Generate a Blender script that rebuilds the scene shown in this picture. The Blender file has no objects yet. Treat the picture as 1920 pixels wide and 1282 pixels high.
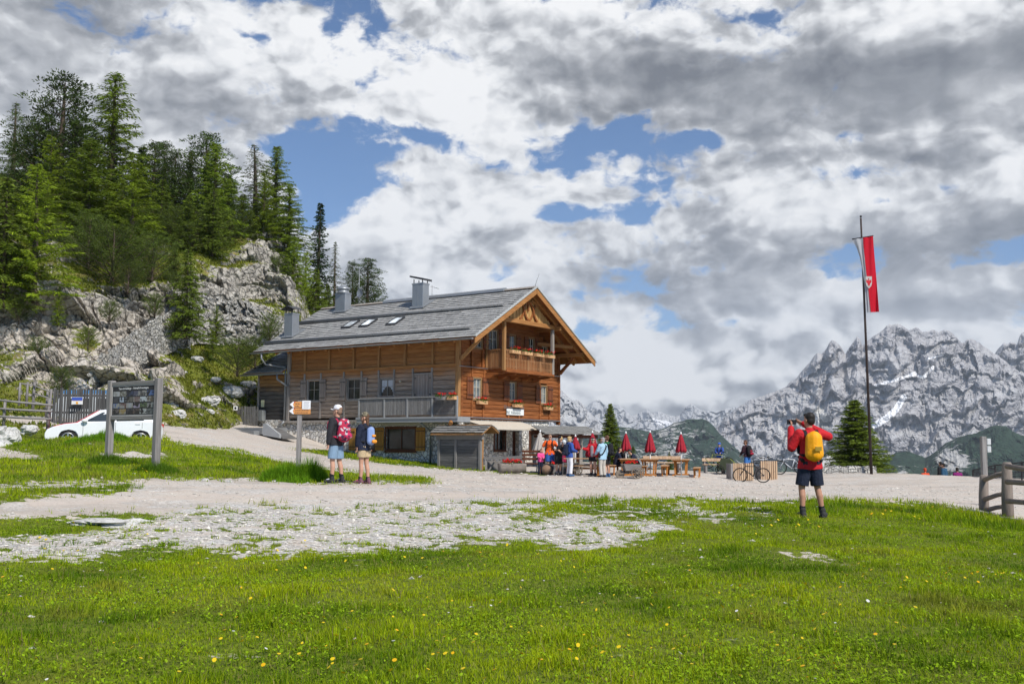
import bpy, math, random
import numpy as np
from mathutils import Matrix, Vector
R = math.radians
random.seed(7)
scene = bpy.context.scene
COL = scene.collection

# ------------------------------------------------------------------ camera
FPX = 1920.0
PITCH = math.atan(193 / 1920)
ROLL = R(0.3)
CAMZ = 1.6
cam_data = bpy.data.cameras.new('camera')
cam_data.sensor_width = 36
cam_data.lens = 36.0 * FPX / 1920
cam_data.clip_start = 0.1
cam_data.clip_end = 60000
cam = bpy.data.objects.new('camera', cam_data)
cam.matrix_world = Matrix.Translation((0, 0, CAMZ)) @ Matrix.Rotation(R(90) + PITCH, 4, 'X') @ Matrix.Rotation(ROLL, 4, 'Z')
COL.objects.link(cam)
scene.camera = cam

# ------------------------------------------------------------------ light
SUN_DIR = Vector((0.47, -0.70, 0.85)).normalized()
SUN_STRENGTH = 4.6
SUN_ANGLE = 5.0
SKY_STRENGTH = 0.105
EXPOSURE = 0.08
sun_data = bpy.data.lights.new('sun', 'SUN')
sun_data.energy = SUN_STRENGTH
sun_data.angle = R(SUN_ANGLE)
sun_data.color = (1.0, 0.95, 0.86)
sun = bpy.data.objects.new('sun', sun_data)
sun.rotation_euler = SUN_DIR.to_track_quat('Z', 'Y').to_euler()
sun.location = (20, -20, 60)
COL.objects.link(sun)
scene.view_settings.view_transform = 'Standard'
scene.view_settings.look = 'None'
scene.view_settings.gamma = 1
scene.view_settings.exposure = EXPOSURE
scene.cycles.max_bounces = 6
scene.cycles.diffuse_bounces = 3
scene.cycles.glossy_bounces = 3
scene.cycles.transmission_bounces = 4
scene.cycles.transparent_max_bounces = 8
scene.cycles.volume_bounces = 0
scene.cycles.use_denoising = True
scene.cycles.use_adaptive_sampling = True
scene.cycles.adaptive_threshold = 0.02

_c, _s = math.cos(PITCH), math.sin(PITCH)
_cr, _sr = math.cos(ROLL), math.sin(ROLL)


def ray(px, py):
 """direction of the line of sight through a point of the photograph (arrays allowed)"""
 x = np.asarray(px, float) - 960
 y = np.asarray(py, float) - 641
 x, y = x * _cr + y * _sr, -x * _sr + y * _cr
 return np.stack([x, FPX * _c + y * _s, FPX * _s - y * _c], -1)


def at(px, py, Y):
 d = ray(px, py)
 return d * (np.asarray(Y, float) / d[..., 1])[..., None] + np.array([0, 0, CAMZ])


def pix(P):
 P = np.asarray(P, float) - np.array([0, 0, CAMZ])
 f = P[..., 1] * _c + P[..., 2] * _s
 f = np.where(np.abs(f) < .05, .05, f)
 x = P[..., 0] / f * FPX
 y = -(-P[..., 1] * _s + P[..., 2] * _c) / f * FPX
 return 960 + x * _cr - y * _sr, 641 + x * _sr + y * _cr


# ------------------------------------------------------------------ noise
_rng = np.random.default_rng(11)
_perm = _rng.permutation(256)
_perm = np.concatenate([_perm, _perm, _perm])
_g = _rng.normal(size=(256, 3))
_g /= np.linalg.norm(_g, axis=1)[:, None]


def perlin(P):
 P = np.asarray(P, float)
 i = np.floor(P).astype(int)
 f = P - i
 i &= 255
 w = f * f * f * (f * (f * 6 - 15) + 10)
 out = 0
 for dx in (0, 1):
  wx = w[..., 0] if dx else 1 - w[..., 0]
  for dy in (0, 1):
   wy = w[..., 1] if dy else 1 - w[..., 1]
   for dz in (0, 1):
    wz = w[..., 2] if dz else 1 - w[..., 2]
    h = _perm[_perm[_perm[i[..., 0] + dx] + ((i[..., 1] + dy) & 255)] + ((i[..., 2] + dz) & 255)]
    g = _g[h & 255]
    d = g[..., 0] * (f[..., 0] - dx) + g[..., 1] * (f[..., 1] - dy) + g[..., 2] * (f[..., 2] - dz)
    out = out + wx * wy * wz * d
 return out * 1.5


def fbm(P, o=4, lac=2.03, gain=.5):
 a, s, t = 1.0, 0, 0
 P = np.asarray(P, float)
 for k in range(o):
  s = s + a * perlin(P * lac ** k + k * 17.3)
  t += a
  a *= gain
 return s / t * 1.4


def ridged(P, o=4, lac=2.1, gain=.5):
 a, s, t = 1.0, 0, 0
 P = np.asarray(P, float)
 for k in range(o):
  n = 1 - np.abs(perlin(P * lac ** k + k * 31.7)) * 1.6
  s = s + a * n * n
  t += a
  a *= gain
 return s / t


def p3(x, y, z=0.0):
 x = np.asarray(x, float)
 return np.stack([x, np.broadcast_to(y, x.shape), np.broadcast_to(z, x.shape)], -1)


def sstep(a, b, x):
 t = np.clip((np.asarray(x, float) - a) / (b - a), 0, 1)
 return t * t * (3 - 2 * t)


def worley(P):
 """distance to the nearest and second nearest cell point, 3D"""
 P = np.asarray(P, float)
 i = np.floor(P).astype(int)
 f = P - i
 d1 = np.full(P.shape[:-1], 9.0)
 d2 = np.full(P.shape[:-1], 9.0)
 cid = np.zeros(P.shape[:-1], int)
 for dx in (-1, 0, 1):
  for dy in (-1, 0, 1):
   for dz in (-1, 0, 1):
    h = _perm[_perm[_perm[(i[..., 0] + dx) & 255] + ((i[..., 1] + dy) & 255)] + ((i[..., 2] + dz) & 255)]
    o = _g[h] * .5 + .5
    q = o + np.array([dx, dy, dz]) - f
    d = np.sqrt((q * q).sum(-1))
    near = d < d1
    d2 = np.where(near, d1, np.minimum(d2, d))
    cid = np.where(near, h, cid)
    d1 = np.where(near, d, d1)
 return d1, d2, cid


def in_poly(px, py, poly):
 inside = np.zeros(np.shape(px), bool)
 n = len(poly)
 for k in range(n):
  x1, y1 = poly[k]
  x2, y2 = poly[(k + 1) % n]
  if y1 == y2:
   continue
  cond = (y1 > py) != (y2 > py)
  inside ^= cond & (px < (x2 - x1) * (py - y1) / (y2 - y1) + x1)
 return inside


def polyline_mask(U, V, pts, w):
 d = np.full(U.shape, 1e9)
 for (x0, y0), (x1, y1) in zip(pts[:-1], pts[1:]):
  l2 = (x1 - x0) ** 2 + (y1 - y0) ** 2
  t = np.clip(((U - x0) * (x1 - x0) + (V - y0) * (y1 - y0)) / l2, 0, 1)
  d = np.minimum(d, np.hypot(U - x0 - t * (x1 - x0), V - y0 - t * (y1 - y0)))
 return np.exp(-(d / w) ** 2)


class TPS:
 def __init__(self, XY, Z, smooth=0.0):
  self.XY = np.asarray(XY, float)
  n = len(XY)
  K = self.k(self.XY)
  K += np.eye(n) * smooth
  Pm = np.c_[np.ones(n), self.XY]
  A = np.zeros((n + 3, n + 3))
  A[:n, :n] = K
  A[:n, n:] = Pm
  A[n:, :n] = Pm.T
  sol = np.linalg.solve(A, np.r_[np.asarray(Z, float), 0, 0, 0])
  self.w, self.a = sol[:n], sol[n:]

 def k(self, Q):
  d2 = ((Q[..., None, :] - self.XY) ** 2).sum(-1)
  return d2 * np.log(d2 + 1e-9) * .5

 def __call__(self, x, y):
  x = np.asarray(x, float)
  sh = x.shape
  Q = np.stack([x.ravel(), np.broadcast_to(y, sh).ravel()], -1)
  out = np.empty(len(Q))
  for s in range(0, len(Q), 60000):
   q = Q[s:s + 60000]
   out[s:s + 60000] = self.k(q) @ self.w + self.a[0] + q @ self.a[1:]
  return out.reshape(sh)


# ------------------------------------------------------------------ objects
def prop(o, label=None, cat=None, group=None, kind=None):
 if label: o['label'] = label
 if cat: o['category'] = cat
 if group: o['group'] = group
 if kind: o['kind'] = kind
 return o


def empty(name, loc=(0, 0, 0), rz=0.0, label=None, cat=None, group=None):
 o = bpy.data.objects.new(name, None)
 o.empty_display_size = .2
 o.location = loc
 o.rotation_euler = (0, 0, rz)
 COL.objects.link(o)
 return prop(o, label, cat, group)


def np_mesh(name, V, faces, mats, smooth=False, attrs=None, matidx=None):
 V = np.asarray(V, np.float32)
 me = bpy.data.meshes.new(name)
 if isinstance(faces, np.ndarray):
  k = faces.shape[1]
  cnt = np.full(len(faces), k, np.int32)
  loops = faces.ravel().astype(np.int32)
 elif len(faces) and isinstance(faces[0], np.ndarray) and faces[0].ndim == 2:
  cnt = np.concatenate([np.full(len(f), f.shape[1], np.int32) for f in faces])
  loops = np.concatenate([f.ravel() for f in faces]).astype(np.int32)
 else:
  cnt = np.array([len(f) for f in faces], np.int32)
  loops = np.array([i for f in faces for i in f], np.int32)
 me.vertices.add(len(V))
 me.vertices.foreach_set('co', V.ravel())
 me.loops.add(len(loops))
 me.loops.foreach_set('vertex_index', loops)
 me.polygons.add(len(cnt))
 st = np.zeros(len(cnt), np.int32)
 st[1:] = np.cumsum(cnt)[:-1]
 me.polygons.foreach_set('loop_start', st)
 me.polygons.foreach_set('use_smooth', np.full(len(cnt), bool(smooth)) if np.isscalar(smooth) else np.asarray(smooth, bool))
 if matidx is not None:
  me.polygons.foreach_set('material_index', np.asarray(matidx, np.int32))
 for m in (mats if isinstance(mats, (list, tuple)) else [mats]):
  me.materials.append(m)
 for an, arr in (attrs or {}).items():
  arr = np.asarray(arr, np.float32)
  if arr.ndim == 1:
   a = me.attributes.new(an, 'FLOAT', 'POINT')
   a.data.foreach_set('value', arr)
  else:
   a = me.attributes.new(an, 'FLOAT_COLOR', 'POINT')
   if arr.shape[1] == 3:
    arr = np.c_[arr, np.ones(len(arr), np.float32)]
   a.data.foreach_set('color', arr.ravel().astype(np.float32))
 me.update(calc_edges=True)
 return me


def link(name, me, parent=None, loc=None):
 o = bpy.data.objects.new(name, me)
 COL.objects.link(o)
 if parent is not None: o.parent = parent
 if loc is not None: o.location = loc
 return o


def np_obj(name, V, faces, mats, parent=None, **kw):
 return link(name, np_mesh(name, V, faces, mats, **kw), parent)


def grid_faces(nu, nv):
 """quads of an nu x nv vertex grid (index u*nv+v)"""
 a = (np.arange(nu - 1)[:, None] * nv + np.arange(nv - 1)[None]).ravel()
 return np.stack([a, a + 1, a + nv + 1, a + nv], 1)


def frame_from(d):
 d = Vector(d).normalized()
 h = Vector((0, 0, 1)) if abs(d.z) < .9 else Vector((1, 0, 0))
 x = d.cross(h).normalized()
 y = d.cross(x).normalized()
 return x, y, d


class MB:
 """collects shapes; build() links them as ONE mesh object"""

 def __init__(self, M=None):
  self.v, self.f, self.s, self.M = [], [], [], M

 def _add(self, vs, fs, smooth=False):
  o = len(self.v)
  if self.M is not None:
   vs = [self.M @ Vector(p) for p in vs]
  self.v += [tuple(p) for p in vs]
  self.f += [tuple(i + o for i in f) for f in fs]
  self.s += [smooth] * len(fs)
  return self

 def box(self, x0, x1, y0, y1, z0, z1, b=0.0):
  if x0 > x1: x0, x1 = x1, x0
  if y0 > y1: y0, y1 = y1, y0
  if z0 > z1: z0, z1 = z1, z0
  b = min(b, (x1 - x0) * .45, (y1 - y0) * .45, (z1 - z0) * .45)
  if b <= 0:
   vs = [(x, y, z) for x in (x0, x1) for y in (y0, y1) for z in (z0, z1)]
   return self._add(vs, [(0, 1, 3, 2), (4, 6, 7, 5), (0, 4, 5, 1), (2, 3, 7, 6), (0, 2, 6, 4), (1, 5, 7, 3)])
  vs, ix = [], {}
  for i, (x, sx) in enumerate(((x0, 1), (x1, -1))):
   for j, (y, sy) in enumerate(((y0, 1), (y1, -1))):
    for k, (z, sz) in enumerate(((z0, 1), (z1, -1))):
     for a in range(3):
      p = [x + sx * b, y + sy * b, z + sz * b]
      p[a] = (x, y, z)[a]
      ix[i, j, k, a] = len(vs)
      vs.append(p)
  fs = []
  for s in (0, 1):
   fs.append([ix[s, 0, 0, 0], ix[s, 0, 1, 0], ix[s, 1, 1, 0], ix[s, 1, 0, 0]][::1 if s == 0 else -1])
   fs.append([ix[0, s, 0, 1], ix[1, s, 0, 1], ix[1, s, 1, 1], ix[0, s, 1, 1]][::1 if s == 0 else -1])
   fs.append([ix[0, 0, s, 2], ix[0, 1, s, 2], ix[1, 1, s, 2], ix[1, 0, s, 2]][::1 if s == 0 else -1])
  for s in (0, 1):
   for t in (0, 1):
    fl = 1 if s == t else -1
    fs.append([ix[s, t, 0, 0], ix[s, t, 1, 0], ix[s, t, 1, 1], ix[s, t, 0, 1]][::fl])
    fs.append([ix[0, s, t, 1], ix[1, s, t, 1], ix[1, s, t, 2], ix[0, s, t, 2]][::fl])
    fs.append([ix[s, 0, t, 2], ix[s, 1, t, 2], ix[s, 1, t, 0], ix[s, 0, t, 0]][::fl])
  for s in (0, 1):
   for t in (0, 1):
    for q in (0, 1):
     fs.append([ix[s, t, q, a] for a in range(3)][::1 if (s + t + q) % 2 == 0 else -1])
  return self._add(vs, fs)

 def bar(self, p0, p1, w, h, up=None):
  """a square-edged beam from p0 to p1, w wide and h high"""
  p0, p1 = Vector(p0), Vector(p1)
  d = (p1 - p0).normalized()
  up = Vector(up) if up is not None else (Vector((0, 0, 1)) if abs(d.z) < .95 else Vector((0, 1, 0)))
  x = d.cross(up).normalized()
  y = x.cross(d).normalized()
  vs = [p + x * (sx * w / 2) + y * (sy * h / 2) for p in (p0, p1) for sx, sy in ((-1, -1), (1, -1), (1, 1), (-1, 1))]
  return self._add(vs, [(3, 2, 1, 0), (4, 5, 6, 7)] + [(k, (k + 1) % 4, 4 + (k + 1) % 4, 4 + k) for k in range(4)])

 def tube(self, pts, rads, n=8, caps=True, smooth=True):
  pts = [Vector(p) for p in pts]
  if not hasattr(rads, '__len__'): rads = [rads] * len(pts)
  vs, fs = [], []
  x = None
  for i, p in enumerate(pts):
   d = (pts[min(i + 1, len(pts) - 1)] - pts[max(i - 1, 0)])
   if d.length < 1e-9: d = Vector((0, 0, 1))
   d.normalize()
   if x is None:
    x, y, _ = frame_from(d)
   else:
    x = (x - d * x.dot(d)).normalized()
    y = d.cross(x)
   for k in range(n):
    a = 2 * math.pi * k / n
    vs.append(p + (x * math.cos(a) + y * math.sin(a)) * rads[i])
  for i in range(len(pts) - 1):
   for k in range(n):
    fs.append((i * n + k, i * n + (k + 1) % n, (i + 1) * n + (k + 1) % n, (i + 1) * n + k))
  self._add(vs, fs, smooth)
  if caps:
   o = len(self.v) - len(vs)
   self.f += [tuple(o + k for k in range(n))[::-1], tuple(o + (len(pts) - 1) * n + k for k in range(n))]
   self.s += [False, False]
  return self

 def cyl(self, p0, p1, r0, r1=None, n=10):
  return self.tube([p0, p1], [r0, r0 if r1 is None else r1], n)

 def ring(self, c, axis, R_, r, n=28, m=6):
  """a torus"""
  x, y, d = frame_from(axis)
  c = Vector(c)
  vs, fs = [], []
  for i in range(n):
   a = 2 * math.pi * i / n
   e = x * math.cos(a) + y * math.sin(a)
   for k in range(m):
    b = 2 * math.pi * k / m
    vs.append(c + e * (R_ + r * math.cos(b)) + d * (r * math.sin(b)))
  for i in range(n):
   for k in range(m):
    fs.append((i * m + k, ((i + 1) % n) * m + k, ((i + 1) % n) * m + (k + 1) % m, i * m + (k + 1) % m))
  return self._add(vs, fs, True)

 def ball(self, c, r, n=10, m=6, sz=1.0):
  rx, ry, rz = (r, r, r * sz) if not hasattr(r, '__len__') else r
  prof = [(math.sin(math.pi * i / m), -math.cos(math.pi * i / m)) for i in range(m + 1)]
  vs, fs = [], []
  for s_, z in prof:
   for k in range(n):
    a = 2 * math.pi * k / n
    vs.append((c[0] + rx * s_ * math.cos(a), c[1] + ry * s_ * math.sin(a), c[2] + rz * z))
  for i in range(m):
   for k in range(n):
    fs.append((i * n + k, i * n + (k + 1) % n, (i + 1) * n + (k + 1) % n, (i + 1) * n + k))
  return self._add(vs, fs, True)

 def lathe(self, c, prof, n=16, smooth=True):
  """prof: (radius, z) pairs from bottom to top"""
  vs, fs = [], []
  for r, z in prof:
   for k in range(n):
    a = 2 * math.pi * k / n
    vs.append((c[0] + r * math.cos(a), c[1] + r * math.sin(a), c[2] + z))
  for i in range(len(prof) - 1):
   for k in range(n):
    fs.append((i * n + k, i * n + (k + 1) % n, (i + 1) * n + (k + 1) % n, (i + 1) * n + k))
  self._add(vs, fs, smooth)
  o = len(self.v) - len(vs)
  self.f += [tuple(o + k for k in range(n))[::-1], tuple(o + (len(prof) - 1) * n + k for k in range(n))]
  self.s += [False, False]
  return self

 def prism(self, poly, axis, a, b):
  """poly: 2D outline; extruded along axis ('x','y','z') from a to b"""
  def mk(p, t):
   return {'x': (t, p[0], p[1]), 'y': (p[0], t, p[1]), 'z': (p[0], p[1], t)}[axis]
  n = len(poly)
  ar = sum(poly[k][0] * poly[(k + 1) % n][1] - poly[(k + 1) % n][0] * poly[k][1] for k in range(n))
  if (ar < 0) != (axis == 'y'): poly = poly[::-1]
  if a > b: a, b = b, a
  vs = [mk(p, a) for p in poly] + [mk(p, b) for p in poly]
  fs = [tuple(range(n))[::-1], tuple(range(n, 2 * n))] + [(k, (k + 1) % n, n + (k + 1) % n, n + k) for k in range(n)]
  return self._add(vs, fs)

 def quad(self, a, b, c, d):
  return self._add([a, b, c, d], [(0, 1, 2, 3)])

 def build(self, name, mat, parent=None, attrs=None):
  return link(name, np_mesh(name, self.v, self.f, mat, smooth=self.s, attrs=attrs), parent)


def copy_tree(o, parent=None):
 c = o.copy()
 COL.objects.link(c)
 if parent is not None: c.parent = parent
 for ch in list(o.children):
  copy_tree(ch, c)
 return c


# ------------------------------------------------------------------ materials
class NT:
 """a small node-tree writer"""

 def __init__(self, tree):
  self.t = tree
  self.n = tree.nodes
  self.l = tree.links

 def put(self, sock, v):
  if isinstance(v, bpy.types.NodeSocket):
   self.l.new(v, sock)
  elif v is not None:
   if hasattr(v, '__len__') and sock.type == 'RGBA' and len(v) == 3:
    v = (*v, 1)
   sock.default_value = v

 def node(self, typ, ins=None, **kw):
  nd = self.n.new(typ)
  for k, v in kw.items():
   setattr(nd, k, v)
  for k, v in (ins or {}).items():
   self.put(nd.inputs[k], v)
  return nd

 def math(self, op, a, b=None, c=None, clamp=False):
  nd = self.n.new('ShaderNodeMath')
  nd.operation = op
  nd.use_clamp = clamp
  for i, v in enumerate((a, b, c)):
   if v is not None: self.put(nd.inputs[i], v)
  return nd.outputs[0]

 def vec(self, op, a, b=None, scale=None):
  nd = self.n.new('ShaderNodeVectorMath')
  nd.operation = op
  self.put(nd.inputs[0], a)
  if b is not None: self.put(nd.inputs[1], b)
  if scale is not None: self.put(nd.inputs['Scale'], scale)
  return nd.outputs['Value'] if op in ('LENGTH', 'DOT_PRODUCT', 'DISTANCE') else nd.outputs[0]

 def mix(self, f, a, b, blend='MIX'):
  nd = self.n.new('ShaderNodeMix')
  nd.data_type = 'RGBA'
  nd.blend_type = blend
  self.put(nd.inputs[0], f)
  self.put(nd.inputs[6], a)
  self.put(nd.inputs[7], b)
  return nd.outputs[2]

 def ss(self, x, a, b, lo=0.0, hi=1.0):
  nd = self.n.new('ShaderNodeMapRange')
  nd.interpolation_type = 'SMOOTHSTEP'
  for i, v in enumerate((x, a, b, lo, hi)):
   self.put(nd.inputs[i], v)
  return nd.outputs[0]

 def noise(self, v, scale, detail=4, rough=.5, dist=0.0, color=False):
  nd = self.node('ShaderNodeTexNoise', {'Vector': v, 'Scale': scale, 'Detail': detail, 'Roughness': rough, 'Distortion': dist})
  return nd.outputs[1 if color else 0]

 def voro(self, v, scale, feature='F1', out=0, detail=0, rand=1.0):
  nd = self.node('ShaderNodeTexVoronoi', {'Vector': v, 'Scale': scale, 'Detail': detail, 'Randomness': rand}, feature=feature)
  return nd.outputs[out]

 def ramp(self, f, stops, interp='LINEAR'):
  nd = self.n.new('ShaderNodeValToRGB')
  cr = nd.color_ramp
  cr.interpolation = interp
  while len(cr.elements) < len(stops): cr.elements.new(.5)
  for e, (p, c) in zip(cr.elements, stops):
   e.position = p
   e.color = (*c, 1)
  self.put(nd.inputs[0], f)
  return nd.outputs[0]

 def sep(self, v):
  nd = self.n.new('ShaderNodeSeparateXYZ')
  self.put(nd.inputs[0], v)
  return nd.outputs

 def comb(self, x, y, z):
  nd = self.n.new('ShaderNodeCombineXYZ')
  for i, v in enumerate((x, y, z)): self.put(nd.inputs[i], v)
  return nd.outputs[0]

 def attr(self, name, out='Fac'):
  nd = self.n.new('ShaderNodeAttribute')
  nd.attribute_name = name
  return nd.outputs[out]

 def bump(self, h, strength=.5, dist=.02):
  return self.node('ShaderNodeBump', {'Height': h, 'Strength': strength, 'Distance': dist}).outputs[0]


def new_mat(name):
 m = bpy.data.materials.new(name)
 m.use_nodes = True
 t = NT(m.node_tree)
 m.node_tree.nodes.clear()
 return m, t


def finish(t, color, rough=.8, normal=None, metal=0.0, spec=.3, trans=None, **kw):
 b = t.node('ShaderNodeBsdfPrincipled', {'Base Color': color, 'Roughness': rough, 'Metallic': metal, 'Specular IOR Level': spec})
 if normal is not None: t.put(b.inputs['Normal'], normal)
 for k, v in kw.items(): t.put(b.inputs[k], v)
 out = t.n.new('ShaderNodeOutputMaterial')
 s = b.outputs[0]
 if trans is not None:
  tr = t.node('ShaderNodeBsdfTranslucent', {'Color': color})
  mx = t.node('ShaderNodeMixShader', {0: trans})
  t.l.new(s, mx.inputs[1])
  t.l.new(tr.outputs[0], mx.inputs[2])
  s = mx.outputs[0]
 t.l.new(s, out.inputs[0])
 return b


def objco(t):
 return t.n.new('ShaderNodeTexCoord').outputs['Object']


_simple = {}


def simple(name, col, rough=.7, var=.15, scale=6.0, bump=0.0, metal=0.0, spec=.3, stretch=(1, 1, 1)):
 """plain paint, cloth or metal with a little unevenness of its own"""
 if name in _simple: return _simple[name]
 m, t = new_mat(name)
 v = t.vec('MULTIPLY', objco(t), stretch)
 n = t.noise(v, scale, 5, .6)
 c = t.mix(n, tuple(x * (1 - var) for x in col), tuple(min(1, x * (1 + var)) for x in col))
 nrm = t.bump(t.noise(v, scale * 3, 4, .6), bump, .02) if bump else None
 finish(t, c, rough, nrm, metal, spec)
 _simple[name] = m
 return m
# ------------------------------------------------------------------ sky
def build_world():
 w = bpy.data.worlds.new('World')
 scene.world = w
 w.use_nodes = True
 t = NT(w.node_tree)
 t.n.clear()
 d = t.n.new('ShaderNodeTexCoord').outputs['Generated']
 sky = t.n.new('ShaderNodeTexSky')
 sky.sky_type = 'NISHITA'
 sky.sun_disc = False
 sky.sun_elevation = math.asin(SUN_DIR.z)
 sky.sun_rotation = math.atan2(SUN_DIR.x, SUN_DIR.y)
 sky.altitude = 2000
 sky.air_density = 1.0
 sky.dust_density = 0.4
 sky.ozone_density = 1.6
 x, y, z = t.sep(d)[:3]
 az = t.math('ARCTAN2', x, y)
 el = t.math('ARCSINE', z)
 p = t.comb(az, el, 0.0)
 # turbulence of the cloud outlines
 pw = t.vec('ADD', p, t.vec('MULTIPLY', t.vec('SUBTRACT', t.node('ShaderNodeTexNoise', {'Vector': t.vec('MULTIPLY', p, (1, 1.5, 1)), 'Scale': 7, 'Detail': 4, 'Roughness': .6}, noise_dimensions='2D').outputs[1], (.5, .5, .5)), (.04, .028, 0)))

 def azel(px, py):
  q = ray(px, py)
  return math.atan2(q[0], q[1]), math.asin(q[2] / np.linalg.norm(q))

 def blob(px, py, rx, ry, src=pw, edge=0.0):
  a, e = azel(px, py)
  q = t.vec('MULTIPLY', t.vec('SUBTRACT', src, (a, e, 0)), (1920 / rx, 1920 / ry, 0))
  return t.ss(t.vec('LENGTH', q), edge, 1.0, 1.0, 0.0)

 def total(items, src=pw):
  s = None
  for (px, py, rx, ry, wgt) in items:
   b = t.math('MULTIPLY', blob(px, py, rx, ry, src), wgt)
   s = b if s is None else t.math('ADD', s, b)
  return s

 # where the photographed sky opens to blue
 blue = total([(720, 265, 240, 66, .24), (830, 250, 120, 55, .22), (560, 290, 90, 60, .22), (620, 345, 110, 70, .28), (480, 175, 60, 50, .2),
    (940, 300, 110, 40, .22), (1310, 262, 80, 40, .3), (1090, 402, 230, 34, .3), (920, 400, 110, 40, .24), (600, 400, 80, 60, .2), (1100, 625, 110, 48, .34),
    (610, 42, 50, 28, .2), (765, 165, 70, 40, .14), (1385, 618, 70, 26, .25), (1610, 258, 60, 24, .2), (1410, 395, 50, 30, .18), (1155, 230, 40, 30, .16), (620, 110, 40, 20, .1), (1170, 160, 300, 110, -.26), (540, 20, 200, 70, -.2), (1680, 380, 230, 150, -.2), (1480, 130, 200, 80, -.2)])
 # heavy grey undersides and bright heads
 dark = total([(1560, 170, 620, 120, .75), (1850, 130, 260, 130, .5), (1240, 545, 360, 80, .72), (1760, 470, 300, 150, .65), (1700, 585, 420, 50, .6), (60, 90, 480, 230, .40), (260, 330, 420, 240, .30),
    (1310, 636, 190, 36, .45), (1120, 290, 260, 60, .4), (720, 480, 180, 50, .3), (1500, 490, 250, 70, .35), (1010, 80, 330, 90, .3), (1180, 130, 330, 80, .35),
    (1480, 560, 260, 60, .3)])
 light = total([(785, 425, 150, 95, .7), (1070, 250, 230, 70, .25), (1600, 60, 330, 80, .55), (960, 480, 230, 70, .3), (1500, 330, 330, 90, .35), (1230, 690, 420, 90, .75), (1060, 560, 200, 90, .3),
    (1150, 600, 120, 60, .2), (640, 330, 150, 80, .2), (330, 220, 260, 130, .1), (1850, 20, 260, 60, .3), (1420, 700, 160, 50, .3), (1480, 600, 140, 40, .2), (1080, 470, 200, 60, .25)])

 def n2(v, scale, detail, rough=.5, dist=0.0):
  nd = t.node('ShaderNodeTexNoise', {'Vector': v, 'Scale': scale, 'Detail': detail, 'Roughness': rough, 'Distortion': dist}, noise_dimensions='2D')
  return nd.outputs[0]

 def puffs(v, scale, detail):
  nd = t.node('ShaderNodeTexVoronoi', {'Vector': v, 'Scale': scale, 'Detail': detail, 'Roughness': .55, 'Lacunarity': 2.3}, voronoi_dimensions='2D')
  return t.math('SUBTRACT', .55, nd.outputs[0])

 def field(pp):
  v = t.vec('MULTIPLY', pp, (1.0, 1.6, 1))
  big = n2(v, 3.4, 3, .5)
  fine = n2(v, 21, 7, .62)
  a = t.math('MULTIPLY', big, .60)
  s_ = t.math('ADD', a, t.math('MULTIPLY', puffs(v, 6.5, 2.2), .34))
  return t.math('ADD', t.math('ADD', s_, t.math('MULTIPLY', t.math('SUBTRACT', puffs(v, 31, 2), .2), .07)), t.math('MULTIPLY', fine, .21)), s_, fine

 f0, s0, fine0 = field(pw)
 s1 = field(t.vec('ADD', pw, (.012, .026, 0)))[1]
 dens = t.math('SUBTRACT', t.math('ADD', f0, .292), t.math('MULTIPLY', blue, .72))
 dens = t.math('ADD', dens, t.math('MULTIPLY', light, .07))
 dens = t.math('ADD', dens, t.ss(el, .11, .03, 0, .2))
 v3 = t.vec('MULTIPLY', pw, (1.0, 1.5, 1))
 dens = t.math('ADD', dens, t.math('MULTIPLY', t.math('SUBTRACT', n2(v3, 30, 7, .68), .5), .30))
 dens = t.math('SUBTRACT', dens, t.math('MAXIMUM', t.ss(y, .25, -.35, 0, .42), t.ss(el, .62, 1.05, 0, .34)))  # clouds thinned out of view, behind and overhead, to weaken the fill light
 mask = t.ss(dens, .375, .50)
 heavy = t.math('MULTIPLY', dark, 1.15, clamp=True)
 relief = t.math('MULTIPLY', t.math('SUBTRACT', s0, s1), t.math('MULTIPLY_ADD', heavy, -1.0, 2.2))
 v2 = t.vec('MULTIPLY', pw, (1.0, 2.3, 1))
 tone = n2(v2, 3.0, 4, .5)
 pa, pb = puffs(v3, 15, 2.5), puffs(t.vec('ADD', v3, (.006, .013, 0)), 15, 2.5)
 relief = t.math('ADD', relief, t.math('MULTIPLY', t.math('SUBTRACT', pa, pb), t.math('MULTIPLY_ADD', heavy, -.4, .52)))
 shade = t.math('ADD', t.math('MULTIPLY', t.math('SUBTRACT', tone, .5), t.math('MULTIPLY_ADD', heavy, -.3, 1.0)), relief)
 shade = t.math('ADD', shade, t.math('MULTIPLY', t.math('SUBTRACT', fine0, .5), .36))
 shade = t.math('ADD', shade, .73)
 shade = t.math('SUBTRACT', shade, t.math('MULTIPLY', dark, .66))
 shade = t.math('ADD', shade, t.math('MULTIPLY', light, .5))
 thin = t.ss(dens, .40, .60, .24, -.03)
 shade = t.math('ADD', shade, thin, clamp=True)
 k = 1.0 / SKY_STRENGTH
 cl = t.ramp(shade, [(0.0, (.15, .158, .175)), (.3, (.28, .29, .31)), (.55, (.48, .49, .51)), (.78, (.80, .81, .825)), (1.0, (.97, .97, .97))])
 cl = t.vec('SCALE', cl, scale=k)
 skyc = t.mix(1.0, sky.outputs[0], (.50, .78, 1.02), 'MULTIPLY')
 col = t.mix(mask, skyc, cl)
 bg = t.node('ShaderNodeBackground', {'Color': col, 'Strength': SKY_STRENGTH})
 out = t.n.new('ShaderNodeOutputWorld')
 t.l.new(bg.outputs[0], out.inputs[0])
 w.cycles.sampling_method = 'MANUAL'
 w.cycles.sample_map_resolution = 512


build_world()
# ------------------------------------------------------------------ the ground
_gp = []


def G(px, py, Y): _gp.append(tuple(at(px, py, Y)))


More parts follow.
